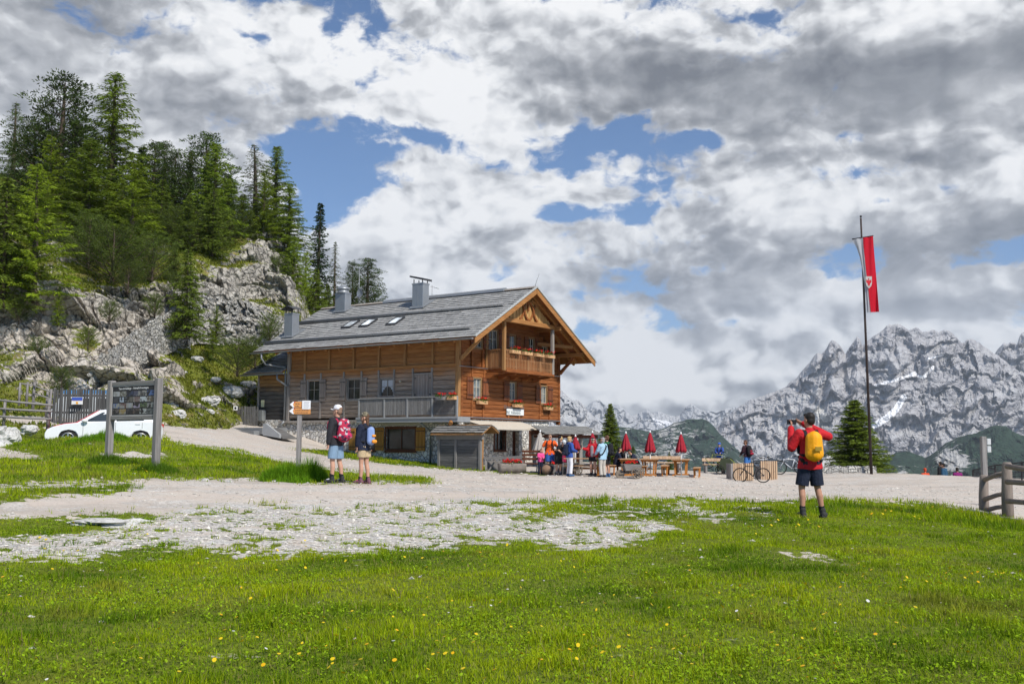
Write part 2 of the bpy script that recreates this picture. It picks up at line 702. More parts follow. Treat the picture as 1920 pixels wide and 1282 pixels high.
for a in [(0, 1282, 6.5), (960, 1282, 6.5), (1920, 1282, 6.5), (0, 1100, 10), (960, 1100, 10.2), (1920, 1100, 10.2), (0, 1030, 13.2), (500, 1020, 14), (960, 1010, 14.6),
  (1400, 1000, 15.4), (1900, 1030, 14.2), (0, 970, 16.8), (300, 960, 18), (650, 950, 19.5), (1000, 945, 20.5), (1400, 945, 22), (1525, 967, 17.9), (1560, 940, 22.5), (1750, 945, 23),
  (1890, 967, 22.6), (1920, 976, 22), (0, 935, 18.8), (150, 905, 22.5), (300, 905, 23), (420, 905, 24), (628, 908, 23.9), (680, 906, 23.9), (500, 898, 25.5), (800, 905, 28), (1000, 910, 31),
  (1200, 914, 34), (1425, 908, 48), (203, 872, 27.5), (290, 878, 27.5), (120, 862, 29.5), (60, 842, 33), (0, 858, 29), (180, 818, 34.5), (250, 826, 35), (200, 838, 42), (120, 836, 42), (320, 803, 50),
  (470, 805, 58), (330, 832, 40), (420, 845, 40), (520, 868, 37), (430, 806, 56), (660, 849, 56.2), (840, 871, 52.3), (906, 880, 51), (540, 812, 59), (600, 874, 41), (700, 885, 40), (850, 892, 41),
  (960, 887, 47), (1070, 893, 44.6), (1130, 895, 44.5), (1300, 890, 48), (1200, 897, 44), (1310, 888, 51), (1600, 888, 52), (1640, 883, 54), (1700, 893, 52), (1850, 896, 51), (1920, 898, 50),
  (1550, 915, 36), (1750, 920, 34), (0, 800, 44), (90, 795, 46), (0, 770, 52)]:
 G(*a)
_gp += [(-14, 6, .15), (14, 6, .1), (0, 0, .04), (-9, -4, .1), (9, -4, 0), (24, 20, .35), (30, 45, -.3), (-24, 14, .6), (-34, 40, 2.6), (-6, 66, 2.6), (8, 64, .6), (18, 62, -.2), (34, 60, -.6), (-24, 62, 3.4)]
_gp = np.array(_gp)
_tps = TPS(_gp[:, :2], _gp[:, 2], 2.0)


def edge_y(x):
 x = np.asarray(x, float)
 return 53.6 + 30 * sstep(3.5, -3, x) + .5 * np.sin(x * .9) + .35 * np.sin(x * 2.3 + 1) + 5 * sstep(1, 4.5, x) * sstep(7, 5, x)


def ground_base(x, y):
 x = np.asarray(x, float)
 y = np.asarray(y, float)
 far = np.sqrt(x * x + y * y)
 xc, yc = np.clip(x, -36, 40), np.clip(y, -6, 64)
 z = _tps(xc, yc)
 t = np.maximum(0, y - edge_y(x))
 drop = np.where(t < 8, .05 * t * t, 3.2 + .8 * (t - 8))
 z = z - drop
 t2 = np.maximum(0, np.abs(x) - 42)
 z = z - np.where(x > 0, .4, -.3) * t2 * (t2 > 0)
 return np.maximum(z, -420) - 0 * far


def ground_bump(x, y):
 b = .05 * fbm(p3(x, y) * .8, 3) + .022 * fbm(p3(x, y, 5) * 3.1, 3)
 px, py = pix(np.stack([x, y, np.zeros_like(x)], -1))
 left = sstep(-3, -8, x) * sstep(23, 27, y) * sstep(44, 38, y)
 b = b + left * (.16 * fbm(p3(x, y, 9) * .45, 3))
 return b


def ground_z(x, y):
 x = np.asarray(x, float)
 y = np.asarray(y, float)
 return ground_base(x, y) + ground_bump(x, y) * sstep(75, 55, y)


MEADOW = [(-500, 978), (0, 974), (150, 966), (300, 963), (380, 985), (470, 1030), (700, 1026), (850, 1010), (1000, 1006), (1060, 1022), (1150, 1012), (1210, 990), (1240, 972), (1300, 952),
  (1400, 943), (1560, 937), (1750, 944), (1850, 962), (1920, 978), (2500, 1010), (2500, 6000), (-500, 6000)]
STONY = [(-500, 1010), (0, 1008), (150, 1000), (240, 985), (330, 960), (460, 948), (700, 950), (900, 938), (1100, 940), (1300, 934), (1440, 950), (1460, 968), (1300, 968), (1250, 985), (1200, 1008), (1150, 1022),
  (1050, 1030), (1000, 1012), (700, 1034), (560, 1040), (420, 1040), (300, 1020), (180, 1040), (0, 1052), (-500, 1052)]
THIN = [(960, 945), (1080, 938), (1300, 934), (1470, 945), (1470, 962), (1200, 978), (1080, 962), (980, 975)]
LAWN = [(-600, 760), (0, 790), (60, 800), (130, 813), (200, 812), (300, 812), (330, 832), (440, 846), (520, 866), (610, 881), (700, 892), (806, 897), (808, 905), (700, 902), (612, 906), (480, 898), (312, 896),
  (200, 900), (262, 912), (258, 920), (130, 926), (0, 938), (-600, 960)]
LAWNGAP = [[(-600, 912), (0, 908), (150, 902), (250, 900), (240, 908), (100, 914), (0, 918), (-600, 924)], [(-600, 830), (0, 838), (60, 850), (100, 862), (20, 858), (-600, 852)],
  [(170, 850), (300, 848), (330, 856), (200, 858)]]
STRIPS = [[(538, 840), (660, 846), (760, 862), (905, 874), (930, 880), (905, 883), (800, 876), (700, 866), (600, 852)], [(920, 880), (1040, 886), (1040, 891), (930, 886)]]
PATCH = [(1490, 1036), (1580, 1044), (1600, 1056), (1500, 1052)]


def grass_cover(P):
 """0 = bare gravel, 1 = closed sward; P is an (n,3) array of ground points"""
 px, py = pix(P)
 ok = P[..., 1] > 3.0
 rng = np.random.default_rng(5)
 x, y = P[..., 0], P[..., 1]
 g = np.zeros(len(P))
 K = 6
 n1 = fbm(p3(x, y, 3) * 1.3, 4)
 n2 = fbm(p3(x, y, 8) * 5.0, 3)
 scl = np.clip(18 / np.maximum(y, 4), .25, 2.2)
 for k in range(K):
  jx = px + (rng.normal(size=len(P)) * 10 + n1 * 62) * scl
  jy = py + (rng.normal(size=len(P)) * 3.2 + n2 * 13 + n1 * 9) * scl
  a = in_poly(jx, jy, MEADOW).astype(float)
  st = in_poly(jx, jy, STONY)
  a = np.where(st, sstep(-.02, .5, n1 * .8 + n2 * .6), a)
  th = in_poly(jx, jy, THIN)
  a = np.where(th, sstep(-.45, .12, n1 * .8 + n2 * .5), a)
  a = np.maximum(a, in_poly(jx, jy, LAWN))
  for q in LAWNGAP: a = np.where(in_poly(jx, jy, q), .15, a)
  for q in STRIPS: a = np.maximum(a, in_poly(jx, jy, q))
  a = np.where(in_poly(jx, jy, PATCH), .25, a)
  g += a / K
 g = np.where(ok, g, 1.0)
 worn = sstep(.25, .75, n1 * .9 + n2 * .4) * .5
 g = g - np.where(y < 20, worn, worn * .6)
 g = np.where(y > edge_y(x) + .4, .75, g)
 return np.clip(g, 0, 1)


def m_ground():
 m, t = new_mat('ground_cover')
 v = objco(t)
 g = t.attr('cover')
 n1 = t.noise(v, 1.1, 6, .6)
 n2 = t.noise(v, 17, 5, .65)
 n3 = t.noise(v, 60, 3, .7)
 peb = t.voro(v, 26, 'F1', 1, 0)
 pebd = t.voro(v, 26, 'F1', 0, 0)
 peb2 = t.voro(v, 55, 'F1', 1, 0)
 dirt = t.mix(n1, (.46, .385, .32), (.57, .495, .425))
 bw = t.sep(peb)[0]
 stone = t.mix(bw, (.27, .26, .245), (.66, .645, .62))
 bw2 = t.sep(peb2)[1]
 fine = t.mix(bw2, (.37, .32, .275), (.66, .605, .545))
 grav = t.mix(t.ss(n2, .42, .62), dirt, fine)
 band = t.noise(t.vec('MULTIPLY', v, (.10, .55, 1)), 1.3, 5, .6, .4)
 grav = t.mix(t.ss(band, .46, .62, 0, .65), grav, (.36, .31, .265))
 grav = t.mix(t.ss(t.noise(v, .6, 5, .65), .55, .7, 0, .4), grav, (.58, .56, .53))
 grav = t.mix(t.ss(t.noise(v, 33, 2, .5), .68, .74), grav, (.13, .12, .11))
 stones = t.attr('stony')
 trk = t.attr('track')
 grav = t.mix(t.math('MULTIPLY', t.ss(t.math('ADD', trk, t.math('MULTIPLY', t.math('SUBTRACT', n2, .5), .6)), .35, .65), .8), grav, t.mix(n1, (.46, .385, .325), (.56, .48, .415)))
 grav = t.mix(t.math('MULTIPLY', t.ss(t.noise(v, 3.3, 5, .6), .3, .62), stones), grav, stone)
 green = t.mix(n1, (.11, .155, .012), (.18, .21, .02))
 green = t.mix(t.ss(n2, .4, .7), green, (.045, .062, .012))
 green = t.mix(t.math('MULTIPLY', t.ss(n3, .55, .75), .5), green, (.16, .125, .05))
 gg = t.ss(t.math('ADD', g, t.math('MULTIPLY', t.math('SUBTRACT', n2, .5), .9)), .34, .62)
 c = t.mix(gg, grav, green)
 h = t.math('ADD', t.math('MULTIPLY', n2, .5), t.math('MULTIPLY', t.math('SUBTRACT', 1.0, pebd), t.math('MULTIPLY', stones, .8)))
 finish(t, c, .95, t.bump(h, .55, .03), spec=.15)
 return m


def build_ground():
 m = m_ground()
 rs = [1.2]
 while rs[-1] < 95: rs.append(rs[-1] * 1.0062)
 while rs[-1] < 2600: rs.append(rs[-1] * 1.06)
 r = np.array(rs)
 a = np.radians(np.linspace(-58, 58, 520))
 X = r[:, None] * np.sin(a)
 Y = r[:, None] * np.cos(a) - 2.0
 Z = ground_z(X.ravel(), Y.ravel())
 P = np.stack([X.ravel(), Y.ravel(), Z], 1)
 cov = grass_cover(P)
 px, py = pix(P)
 st = in_poly(px, py + 5, STONY) | in_poly(px, py - 5, STONY)
 stony = np.clip(st.astype(float) * .95 + .25 + .45 * (fbm(P * np.array([.35, .9, 1]), 3) > .12), 0, 1)
 trk = sum(w * polyline_mask(px, py, pts, s) for w, s, pts in ((1, 4, [(-200, 951), (200, 940), (420, 928), (700, 922), (1000, 928), (1400, 931), (1900, 944), (2300, 965)]), (.9, 3, [(-200, 935), (200, 926), (450, 914), (800, 911), (1200, 914), (1600, 912), (2300, 930)]), (.8, 3, [(330, 815), (480, 838), (620, 868), (800, 893), (1000, 905)]), (.7, 3, [(310, 806), (420, 812), (560, 845), (720, 875), (900, 890)])))
 trk = np.clip(trk, 0, 1)
 Fq = grid_faces(len(r), len(a))[:, ::-1]
 fc = cov[Fq].mean(1) > .5
 for name, sel, lab in (('meadow', fc, 'short green alpine meadow with thin and bare patches'), ('gravel_road', ~fc, 'pale gravel road and forecourt in front of the mountain hut')):
  f = Fq[sel]
  used, inv = np.unique(f, return_inverse=True)
  o = np_obj(name, P[used], inv.reshape(-1, 4), m, smooth=True, attrs={'cover': cov[used], 'stony': stony[used], 'track': trk[used]})
  prop(o, lab, kind='structure')


build_ground()


def m_leafy(name, rough=.55, trans=.3, spec=.25):
 m, t = new_mat(name)
 c = t.attr('tint', 'Color')
 finish(t, c, rough, spec=spec, trans=trans)
 return m


M_BLADE = m_leafy('grass_blade', .75, .35, .06)
M_STONE_BIT = None


def ang_scatter(rng, n, r0, r1, amax):
 r = r0 * (r1 / r0) ** rng.random(n) if False else r0 + (r1 - r0) * rng.random(n)
 a = np.radians((rng.random(n) * 2 - 1) * amax)
 return r * np.sin(a), r * np.cos(a) - 0.0


def blades(x, y, h, w, rng, tint, lean=.45, seg=2):
 """tapered bent blades rooted on the ground"""
 n = len(x)
 z = ground_z(x, y) - .01
 az = rng.random(n) * 6.283
 le = (rng.random(n) * .9 + .1) * lean
 dx, dy = np.cos(az), np.sin(az)
 ox, oy = -dy, dx
 V = []
 ts = (0, .5, 1.0) if seg == 2 else (0, 1.0)
 for t_ in ts:
  k = le * t_ ** 1.7 * h
  cx, cy, cz = x + dx * k, y + dy * k, z + h * t_ * (1 - .25 * le * t_)
  ww = w * (1 - t_) ** .6 * .5 if t_ < 1 else 0
  if t_ < 1:
   V.append(np.stack([cx - ox * ww, cy - oy * ww, cz], 1))
   V.append(np.stack([cx + ox * ww, cy + oy * ww, cz], 1))
  else:
   V.append(np.stack([cx, cy, cz], 1))
 k = len(V)
 P = np.stack(V, 1).reshape(-1, 3)
 b = np.arange(n)[:, None] * k
 if seg == 2:
  F = [b + np.array([[0, 1, 3, 2]]), b + np.array([[2, 3, 4]])]
 else:
  F = [b + np.array([[0, 1, 2]])]
 T = np.repeat(tint, k, axis=0)
 dark = np.tile(np.array([.55, .55, .85, .85, 1.0] if seg == 2 else [.6, .6, 1.0]), n)[:, None]
 return P, F, T * (dark * 0 + 1)


def merge(parts):
 V, F, T, o = [], [], [], 0
 for P, fs, tt in parts:
  V.append(P)
  T.append(tt)
  F += [f + o for f in fs]
  o += len(P)
 return np.concatenate(V), F, np.concatenate(T)


def grass_tint(x, y, rng):
 n = len(x)
 a = fbm(p3(x, y, 2) * .55, 3)[:, None]
 b = rng.random((n, 1))
 c1 = np.array([.19, .30, .007])
 c2 = np.array([.38, .45, .010])
 c3 = np.array([.07, .15, .008])
 c = c1 + (c2 - c1) * np.clip(b * .8 + a * .8, 0, 1)
 c = c + (c3 - c) * np.clip(-a * 1.4 + (b < .25) * .5, 0, 1)
 br = fbm(p3(x, y, 33) * .9, 3)[:, None]
 c = c + (np.array([.27, .22, .05]) - c) * np.clip((br - .28) * 2.0, 0, .4)
 dry = (rng.random((n, 1)) < .045 + .05 * (a > .25))
 return np.where(dry, np.array([.30, .25, .10]), c) * (.8 + .4 * rng.random((n, 1)))


def leaf_rosettes(x, y, size, rng, tint):
 """low broad leaves: folded diamonds lying at odd angles"""
 n = len(x)
 z = ground_z(x, y) + rng.random(n) * .05 + .012
 az = rng.random(n) * 6.283
 el = rng.random(n) * 1.0 - .15
 d = np.stack([np.cos(az) * np.cos(el), np.sin(az) * np.cos(el), np.sin(el)], 1)
 s = np.stack([-np.sin(az), np.cos(az), (rng.random(n) - .5) * .8], 1)
 c = np.stack([x, y, z], 1)
 L = size[:, None]
 V = np.stack([c, c + d * L * .5 + s * L * .3, c + d * L, c + d * L * .5 - s * L * .3], 1).reshape(-1, 3)
 b = np.arange(n)[:, None] * 4
 return V, [b + np.array([[0, 1, 2, 3]])], np.repeat(tint, 4, 0)


def build_grass():
 rng = np.random.default_rng(21)
 # nearby sward
 parts = []
 x, y = ang_scatter(rng, 720000, 5.0, 24, 41)
 cov = grass_cover(np.stack([x, y, ground_base(x, y)], 1))
 keep = rng.random(len(x)) < cov ** 1.5
 x, y = x[keep], y[keep]
 patch = fbm(p3(x, y, 4) * .7, 3)
 tuft = sstep(.2, .5, fbm(p3(x, y, 14) * 1.7, 2))
 d = np.sqrt(x * x + y * y)
 h = .8 * (.025 + .05 * rng.random(len(x)) ** 1.8 + .06 * np.clip(patch, 0, 1) + .11 * tuft * rng.random(len(x))) * np.clip(1.25 - d / 40, .6, 1.2)
 w = .0038 + .00045 * d
 parts.append(blades(x, y, h, w, rng, grass_tint(x, y, rng), lean=.9))
 # broad leaved herbs
 x, y = ang_scatter(rng, 210000, 5.0, 20, 41)
 cl = fbm(p3(x, y, 24) * 1.1, 3)
 cov = grass_cover(np.stack([x, y, ground_base(x, y)], 1))
 keep = rng.random(len(x)) < np.clip(cov * (.25 + 1.4 * cl), 0, 1)
 x, y = x[keep], y[keep]
 tt = np.array([.26, .40, .014]) * (.6 + .7 * rng.random((len(x), 1)))
 parts.append(leaf_rosettes(x, y, .015 + .02 * rng.random(len(x)), rng, tt))
 V, F, T = merge(parts)
 prop(np_obj('meadow_grass', V, F, M_BLADE, attrs={'tint': T}), 'short green grass and herbs of the near meadow', 'grass', kind='stuff')
 # the lawn rising on the left and the thin strips by the hut
 parts = []
 x, y = ang_scatter(rng, 330000, 19, 56, 31)
 P = np.stack([x, y, ground_base(x, y)], 1)
 px, py = pix(P)
 cov = grass_cover(P)
 keep = (rng.random(len(x)) < cov ** 1.4) & ((px < 960) | (y < 26)) & (y < edge_y(x))
 x, y, px, py = x[keep], y[keep], px[keep], py[keep]
 d = np.sqrt(x * x + y * y)
 h = (.05 + .07 * rng.random(len(x))) * (1 + .8 * sstep(.1, .5, fbm(p3(x, y, 14) * .8, 2)))
 w = .0006 * d + .004
 parts.append(blades(x, y, h, w, rng, grass_tint(x, y, rng), lean=.9, seg=1))
 V, F, T = merge(parts)
 prop(np_obj('lawn_grass', V, F, M_BLADE, attrs={'tint': T}), 'grass of the rising lawn behind the gravel road', 'grass', kind='stuff')


def clump(name, spots, h, label, tint=(.15, .30, .014), n=900, w=.014, cat='grass clump'):
 """a tall tuft of grass: spots = (x, y, radius)"""
 rng = np.random.default_rng(abs(hash(name + label)) % 1000 if False else len(label) * 7 + n)
 parts = []
 for (sx, sy, sr, hh) in spots:
  r = sr * np.sqrt(rng.random(n))
  a = rng.random(n) * 6.283
  x, y = sx + r * np.cos(a), sy + r * np.sin(a)
  k = h * hh * (.45 + .55 * rng.random(n)) * (1.05 - (r / sr) ** 2 * .7)
  tt = np.array(tint) * (.6 + .8 * rng.random((n, 1)))
  parts.append(blades(x, y, k, np.full(n, w), rng, tt, lean=.6))
 V, F, T = merge(parts)
 c = V.mean(0)
 c[2] = V[:, 2].min()
 o = np_obj(name, V - c, F, M_BLADE, attrs={'tint': T})
 o.location = c
 return prop(o, label, cat)


def build_pebbles():
 rng = np.random.default_rng(33)
 m, t = new_mat('limestone_pebbles')
 c = t.attr('tint', 'Color')
 finish(t, c, .9, spec=.2)
 x, y = ang_scatter(rng, 90000, 9, 50, 33)
 P = np.stack([x, y, ground_base(x, y)], 1)
 cov = grass_cover(P)
 px, py = pix(P)
 st = in_poly(px, py, STONY)
 keep = rng.random(len(x)) < np.where(st, .75 * (1 - cov) + .12, np.where(y < 20, .012, .10 * (1 - cov)))
 keep &= y < edge_y(x) - .5
 x, y = x[keep], y[keep]
 n = len(x)
 s = .008 + .022 * rng.random(n) ** 2.5 + .0005 * y
 s = s * np.where(rng.random(n) < .01, 2.2, 1)
 base = np.array([[1, 0, 0], [.3, .95, .1], [-.8, .6, 0], [-.8, -.6, .1], [.3, -.95, 0], [.1, .1, .75], [0, 0, -.5]])
 Fb = np.array([[0, 1, 5], [1, 2, 5], [2, 3, 5], [3, 4, 5], [4, 0, 5], [1, 0, 6], [2, 1, 6], [3, 2, 6], [4, 3, 6], [0, 4, 6]])
 a = rng.random(n) * 6.283
 jit = 1 + .3 * rng.normal(size=(n, 7, 3))
 B = base[None] * jit
 B = B * np.stack([1 + .3 * rng.random(n), .7 + .4 * rng.random(n), .45 + .4 * rng.random(n)], 1)[:, None]
 X = B[..., 0] * np.cos(a)[:, None] - B[..., 1] * np.sin(a)[:, None]
 Y = B[..., 0] * np.sin(a)[:, None] + B[..., 1] * np.cos(a)[:, None]
 V = np.stack([X, Y, B[..., 2]], -1) * s[:, None, None] + np.stack([x, y, ground_z(x, y) + s * .12], 1)[:, None]
 F = (np.arange(n)[:, None, None] * 7 + Fb[None]).reshape(-1, 3)
 tone = np.array([.60, .565, .51]) * (.6 + .55 * rng.random((n, 1)))
 prop(np_obj('gravel', V.reshape(-1, 3), F, m, attrs={'tint': np.repeat(tone, 7, 0)}), 'loose pale limestone gravel scattered over the road and forecourt', 'gravel', kind='stuff')


def build_flowers():
 rng = np.random.default_rng(44)
 m = m_leafy('petals', .5, .25)
 spots = []
 for (cx, cy, sx, sy, n) in [(960, 1180, 700, 90, 120), (300, 1120, 300, 90, 45), (1680, 1090, 90, 14, 26), (1830, 1080, 90, 14, 30), (1500, 1130, 300, 80, 40), (1500, 985, 120, 14, 14), (1700, 960, 120, 12, 22),
        (820, 1045, 300, 24, 40), (150, 1000, 160, 40, 22), (640, 1220, 300, 50, 30), (1250, 1230, 300, 40, 30), (255, 882, 30, 8, 14)]:
  for k in range(n):
   spots.append((cx + rng.normal() * sx * .6, cy + rng.normal() * sy * .6))
 sp = np.array([s for s in spots if (s[1] > 948 or s[0] < 300) and s[1] < 1300])
 # from the line of sight to a spot on the ground
 D = ray(sp[:, 0], sp[:, 1])
 Y = np.full(len(sp), 12.0)
 for _ in range(30):
  P = D * (Y / D[:, 1])[:, None]
  zz = ground_z(P[:, 0], Y) + .07 - CAMZ
  Y = np.clip(.5 * Y + .5 * zz / (D[:, 2] / D[:, 1]), 5, 40)
 P = D * (Y / D[:, 1])[:, None]
 n = len(P)
 r = (.011 + .010 * rng.random(n)) * np.clip(Y / 14, .75, 1.35)
 h = .07 + .06 * rng.random(n)
 c = np.stack([P[:, 0], Y, ground_z(P[:, 0], Y) + h], 1)
 K = 8
 tilt = rng.normal(size=(n, 2)) * .35
 V, T = [], []
 ang = np.arange(K) / K * 6.283
 for ring, rr, zz in ((0, .12, -.3), (1, 1.0, .25)):
  e = np.stack([np.cos(ang) * rr, np.sin(ang) * rr, np.full(K, zz)], 1)
  pt = e[None] * r[:, None, None]
  pt[..., 2] += pt[..., 0] * tilt[:, :1] + pt[..., 1] * tilt[:, 1:]
  V.append(pt + c[:, None])
 top = np.concatenate(V, 1)
 V = np.concatenate([top, c[:, None] + np.array([0, 0, .004])], 1).reshape(-1, 3)
 b = np.arange(n)[:, None, None] * (2 * K + 1)
 q = np.array([[k, (k + 1) % K, K + (k + 1) % K, K + k] for k in range(K)])
 tr = np.array([[K + k, K + (k + 1) % K, 2 * K] for k in range(K)])
 col = np.where(rng.random((n, 1)) < .07, np.array([.75, .75, .72]), np.where(rng.random((n, 1)) < .2, np.array([.80, .48, .01]), np.array([.80, .60, .015])))
 Tt = np.repeat(col, 2 * K + 1, 0)
 st = blades(c[:, 0], c[:, 1], h, np.full(n, .004), rng, np.tile([.09, .17, .02], (n, 1)), lean=.02)
 Vm, Fm, Tm = merge([(V, [(b + q).reshape(-1, 4), (b + tr).reshape(-1, 3)], Tt), st])
 prop(np_obj('wildflowers', Vm, Fm, m, attrs={'tint': Tm}), 'small yellow and orange meadow flowers scattered through the grass', 'flowers', kind='stuff')


build_grass()
build_pebbles()
build_flowers()
# ------------------------------------------------------------------ the rocky hillside on the left
_hd = np.array([(-250, 790, 50), (-250, 640, 64), (-250, 450, 82), (-250, 300, 104), (0, 790, 47), (0, 720, 53), (0, 640, 60), (0, 570, 62), (0, 520, 66), (0, 450, 74), (0, 400, 80), (0, 330, 90), (0, 300, 98), (120, 760, 51), (120, 700, 56), (120, 640, 60.5), (120, 560, 63),
    (120, 530, 66), (120, 450, 75), (120, 400, 82), (120, 320, 95), (250, 770, 52), (250, 720, 56.5), (250, 650, 63), (250, 600, 66), (250, 550, 68), (250, 510, 72), (250, 450, 80), (250, 400, 87), (250, 350, 95),
    (380, 780, 56), (380, 700, 61), (380, 640, 67), (380, 600, 71), (380, 560, 72), (380, 500, 76), (380, 450, 83), (380, 400, 90), (480, 780, 62), (480, 700, 65), (480, 650, 69), (480, 600, 74), (480, 540, 78),
    (480, 470, 83), (480, 440, 88), (560, 780, 68), (560, 650, 74), (560, 580, 79), (560, 500, 88), (560, 470, 95), (640, 780, 85), (640, 600, 95), (640, 520, 108), (720, 780, 95), (720, 560, 115)], float)
_htps = TPS(_hd[:, :2] / 100, _hd[:, 2], .02)
_skyx = [-250, 0, 60, 120, 250, 330, 400, 440, 480, 520, 548, 565, 590, 615, 720]
_skyy = [310, 322, 345, 400, 415, 425, 440, 448, 446, 462, 490, 512, 570, 660, 700]


def hill_depth(px, py): return _htps(np.asarray(px, float) / 100, np.asarray(py, float) / 100)


def hill_point(px, py):
 """a point of the hillside, seen where the photograph shows it"""
 return at(px, py, float(hill_depth(np.array([px]), np.array([py]))[0]))


_ROCK = [(60, 600, 150, 75, 1.0), (-60, 620, 150, 110, 1), (230, 590, 130, 60, 1.0), (330, 560, 90, 45, .7), (110, 700, 130, 70, .9), (240, 670, 90, 60, .9), (460, 540, 110, 75, 1.05), (500, 470, 60, 50, .9), (420, 600, 90, 50, .7),
  (330, 740, 30, 45, 1.0), (455, 640, 50, 30, .8), (150, 740, 120, 40, .6), (100, 440, 30, 40, .6), (300, 640, 60, 30, .5), (270, 700, 50, 40, .8), (440, 740, 50, 30, .35), (110, 480, 26, 50, .5), (60, 340, 30, 30, .7), (545, 540, 40, 60, .5)]
_GRASS = [(400, 690, 90, 60, 1.0), (120, 540, 130, 25, .6), (300, 520, 90, 25, .6), (440, 500, 60, 15, .6), (165, 650, 30, 30, .9), (60, 760, 80, 30, .8), (20, 690, 60, 30, .5), (370, 640, 50, 20, .7), (430, 465, 70, 14, .6), (480, 575, 40, 14, .5), (500, 610, 60, 20, .6)]


def rockiness(px, py):
 r = np.full(np.shape(px), .38)
 for (cx, cy, rx, ry, k) in _ROCK: r = r + k * .64 * np.exp(-(((px - cx) / rx) ** 2 + ((py - cy) / ry) ** 2) * 1.3)
 for (cx, cy, rx, ry, k) in _GRASS: r = r - k * .75 * np.exp(-(((px - cx) / rx) ** 2 + ((py - cy) / ry) ** 2) * 1.3)
 r = r + .9 * polyline_mask(px, py, [(352, 632), (330, 645), (312, 660), (285, 690), (262, 712)], 5) + .9 * polyline_mask(px, py, [(345, 705), (318, 712), (296, 728)], 6) + .5 * polyline_mask(px, py, [(365, 722), (420, 716), (470, 735)], 5) + .45 * polyline_mask(px, py, [(400, 740), (440, 752)], 7)
 return r


def m_hillside():
 m, t = new_mat('limestone_hillside')
 v = objco(t)
 rock = t.attr('rock')
 warm = t.attr('warm')
 n = t.noise(v, .55, 6, .62)
 n2 = t.noise(v, 3.1, 7, .65)
 n3 = t.noise(v, 11, 5, .65)
 streak = t.noise(t.vec('MULTIPLY', v, (1.3, 1.3, .22)), 1.6, 6, .65)
 grey = t.ramp(t.math('ADD', t.math('MULTIPLY', n2, .6), t.math('MULTIPLY', streak, .4)), [(.28, (.13, .125, .12)), (.45, (.37, .34, .30)), (.6, (.56, .52, .46)), (.8, (.68, .655, .61))])
 beige = t.ramp(t.math('ADD', t.math('MULTIPLY', n2, .5), t.math('MULTIPLY', n, .5)), [(.3, (.36, .31, .25)), (.5, (.58, .52, .45)), (.65, (.68, .63, .57)), (.8, (.62, .50, .33))])
 rk = t.mix(t.ss(t.math('ADD', warm, t.math('MULTIPLY', t.math('SUBTRACT', n, .5), .8)), .12, .5), grey, beige)
 crack = t.voro(t.vec('ADD', v, t.vec('SCALE', t.noise(v, 2.0, 3, .5, color=True), scale=.5)), 1.4, 'DISTANCE_TO_EDGE', 0, 1)
 rk = t.mix(t.ss(crack, .0, .09, .75, 0), rk, (.06, .057, .05))
 lich = t.ss(n3, .6, .72)
 rk = t.mix(t.math('MULTIPLY', lich, .35), rk, (.70, .69, .66))
 g = t.mix(n2, (.12, .15, .02), (.22, .235, .04))
 g = t.mix(t.ss(t.noise(v, .9, 4, .6), .5, .68), g, (.26, .21, .08))
 g = t.mix(t.math('MULTIPLY', t.ss(n3, .62, .7), .6), g, (.5, .48, .44))
 nz = t.sep(t.n.new('ShaderNodeNewGeometry').outputs['Normal'])[2]
 k = t.math('ADD', rock, t.math('MULTIPLY', t.math('SUBTRACT', n2, .5), .9))
 k = t.math('SUBTRACT', k, t.math('MULTIPLY', t.math('SUBTRACT', nz, .36), 1.1))
 c = t.mix(t.ss(k, .42, .58), g, rk)
 h = t.math('ADD', n2, t.math('MULTIPLY', n3, .35))
 h = t.math('SUBTRACT', h, t.ss(crack, .0, .12, .35, 0))
 finish(t, c, .95, t.bump(h, .9, .25), spec=.12)
 return m


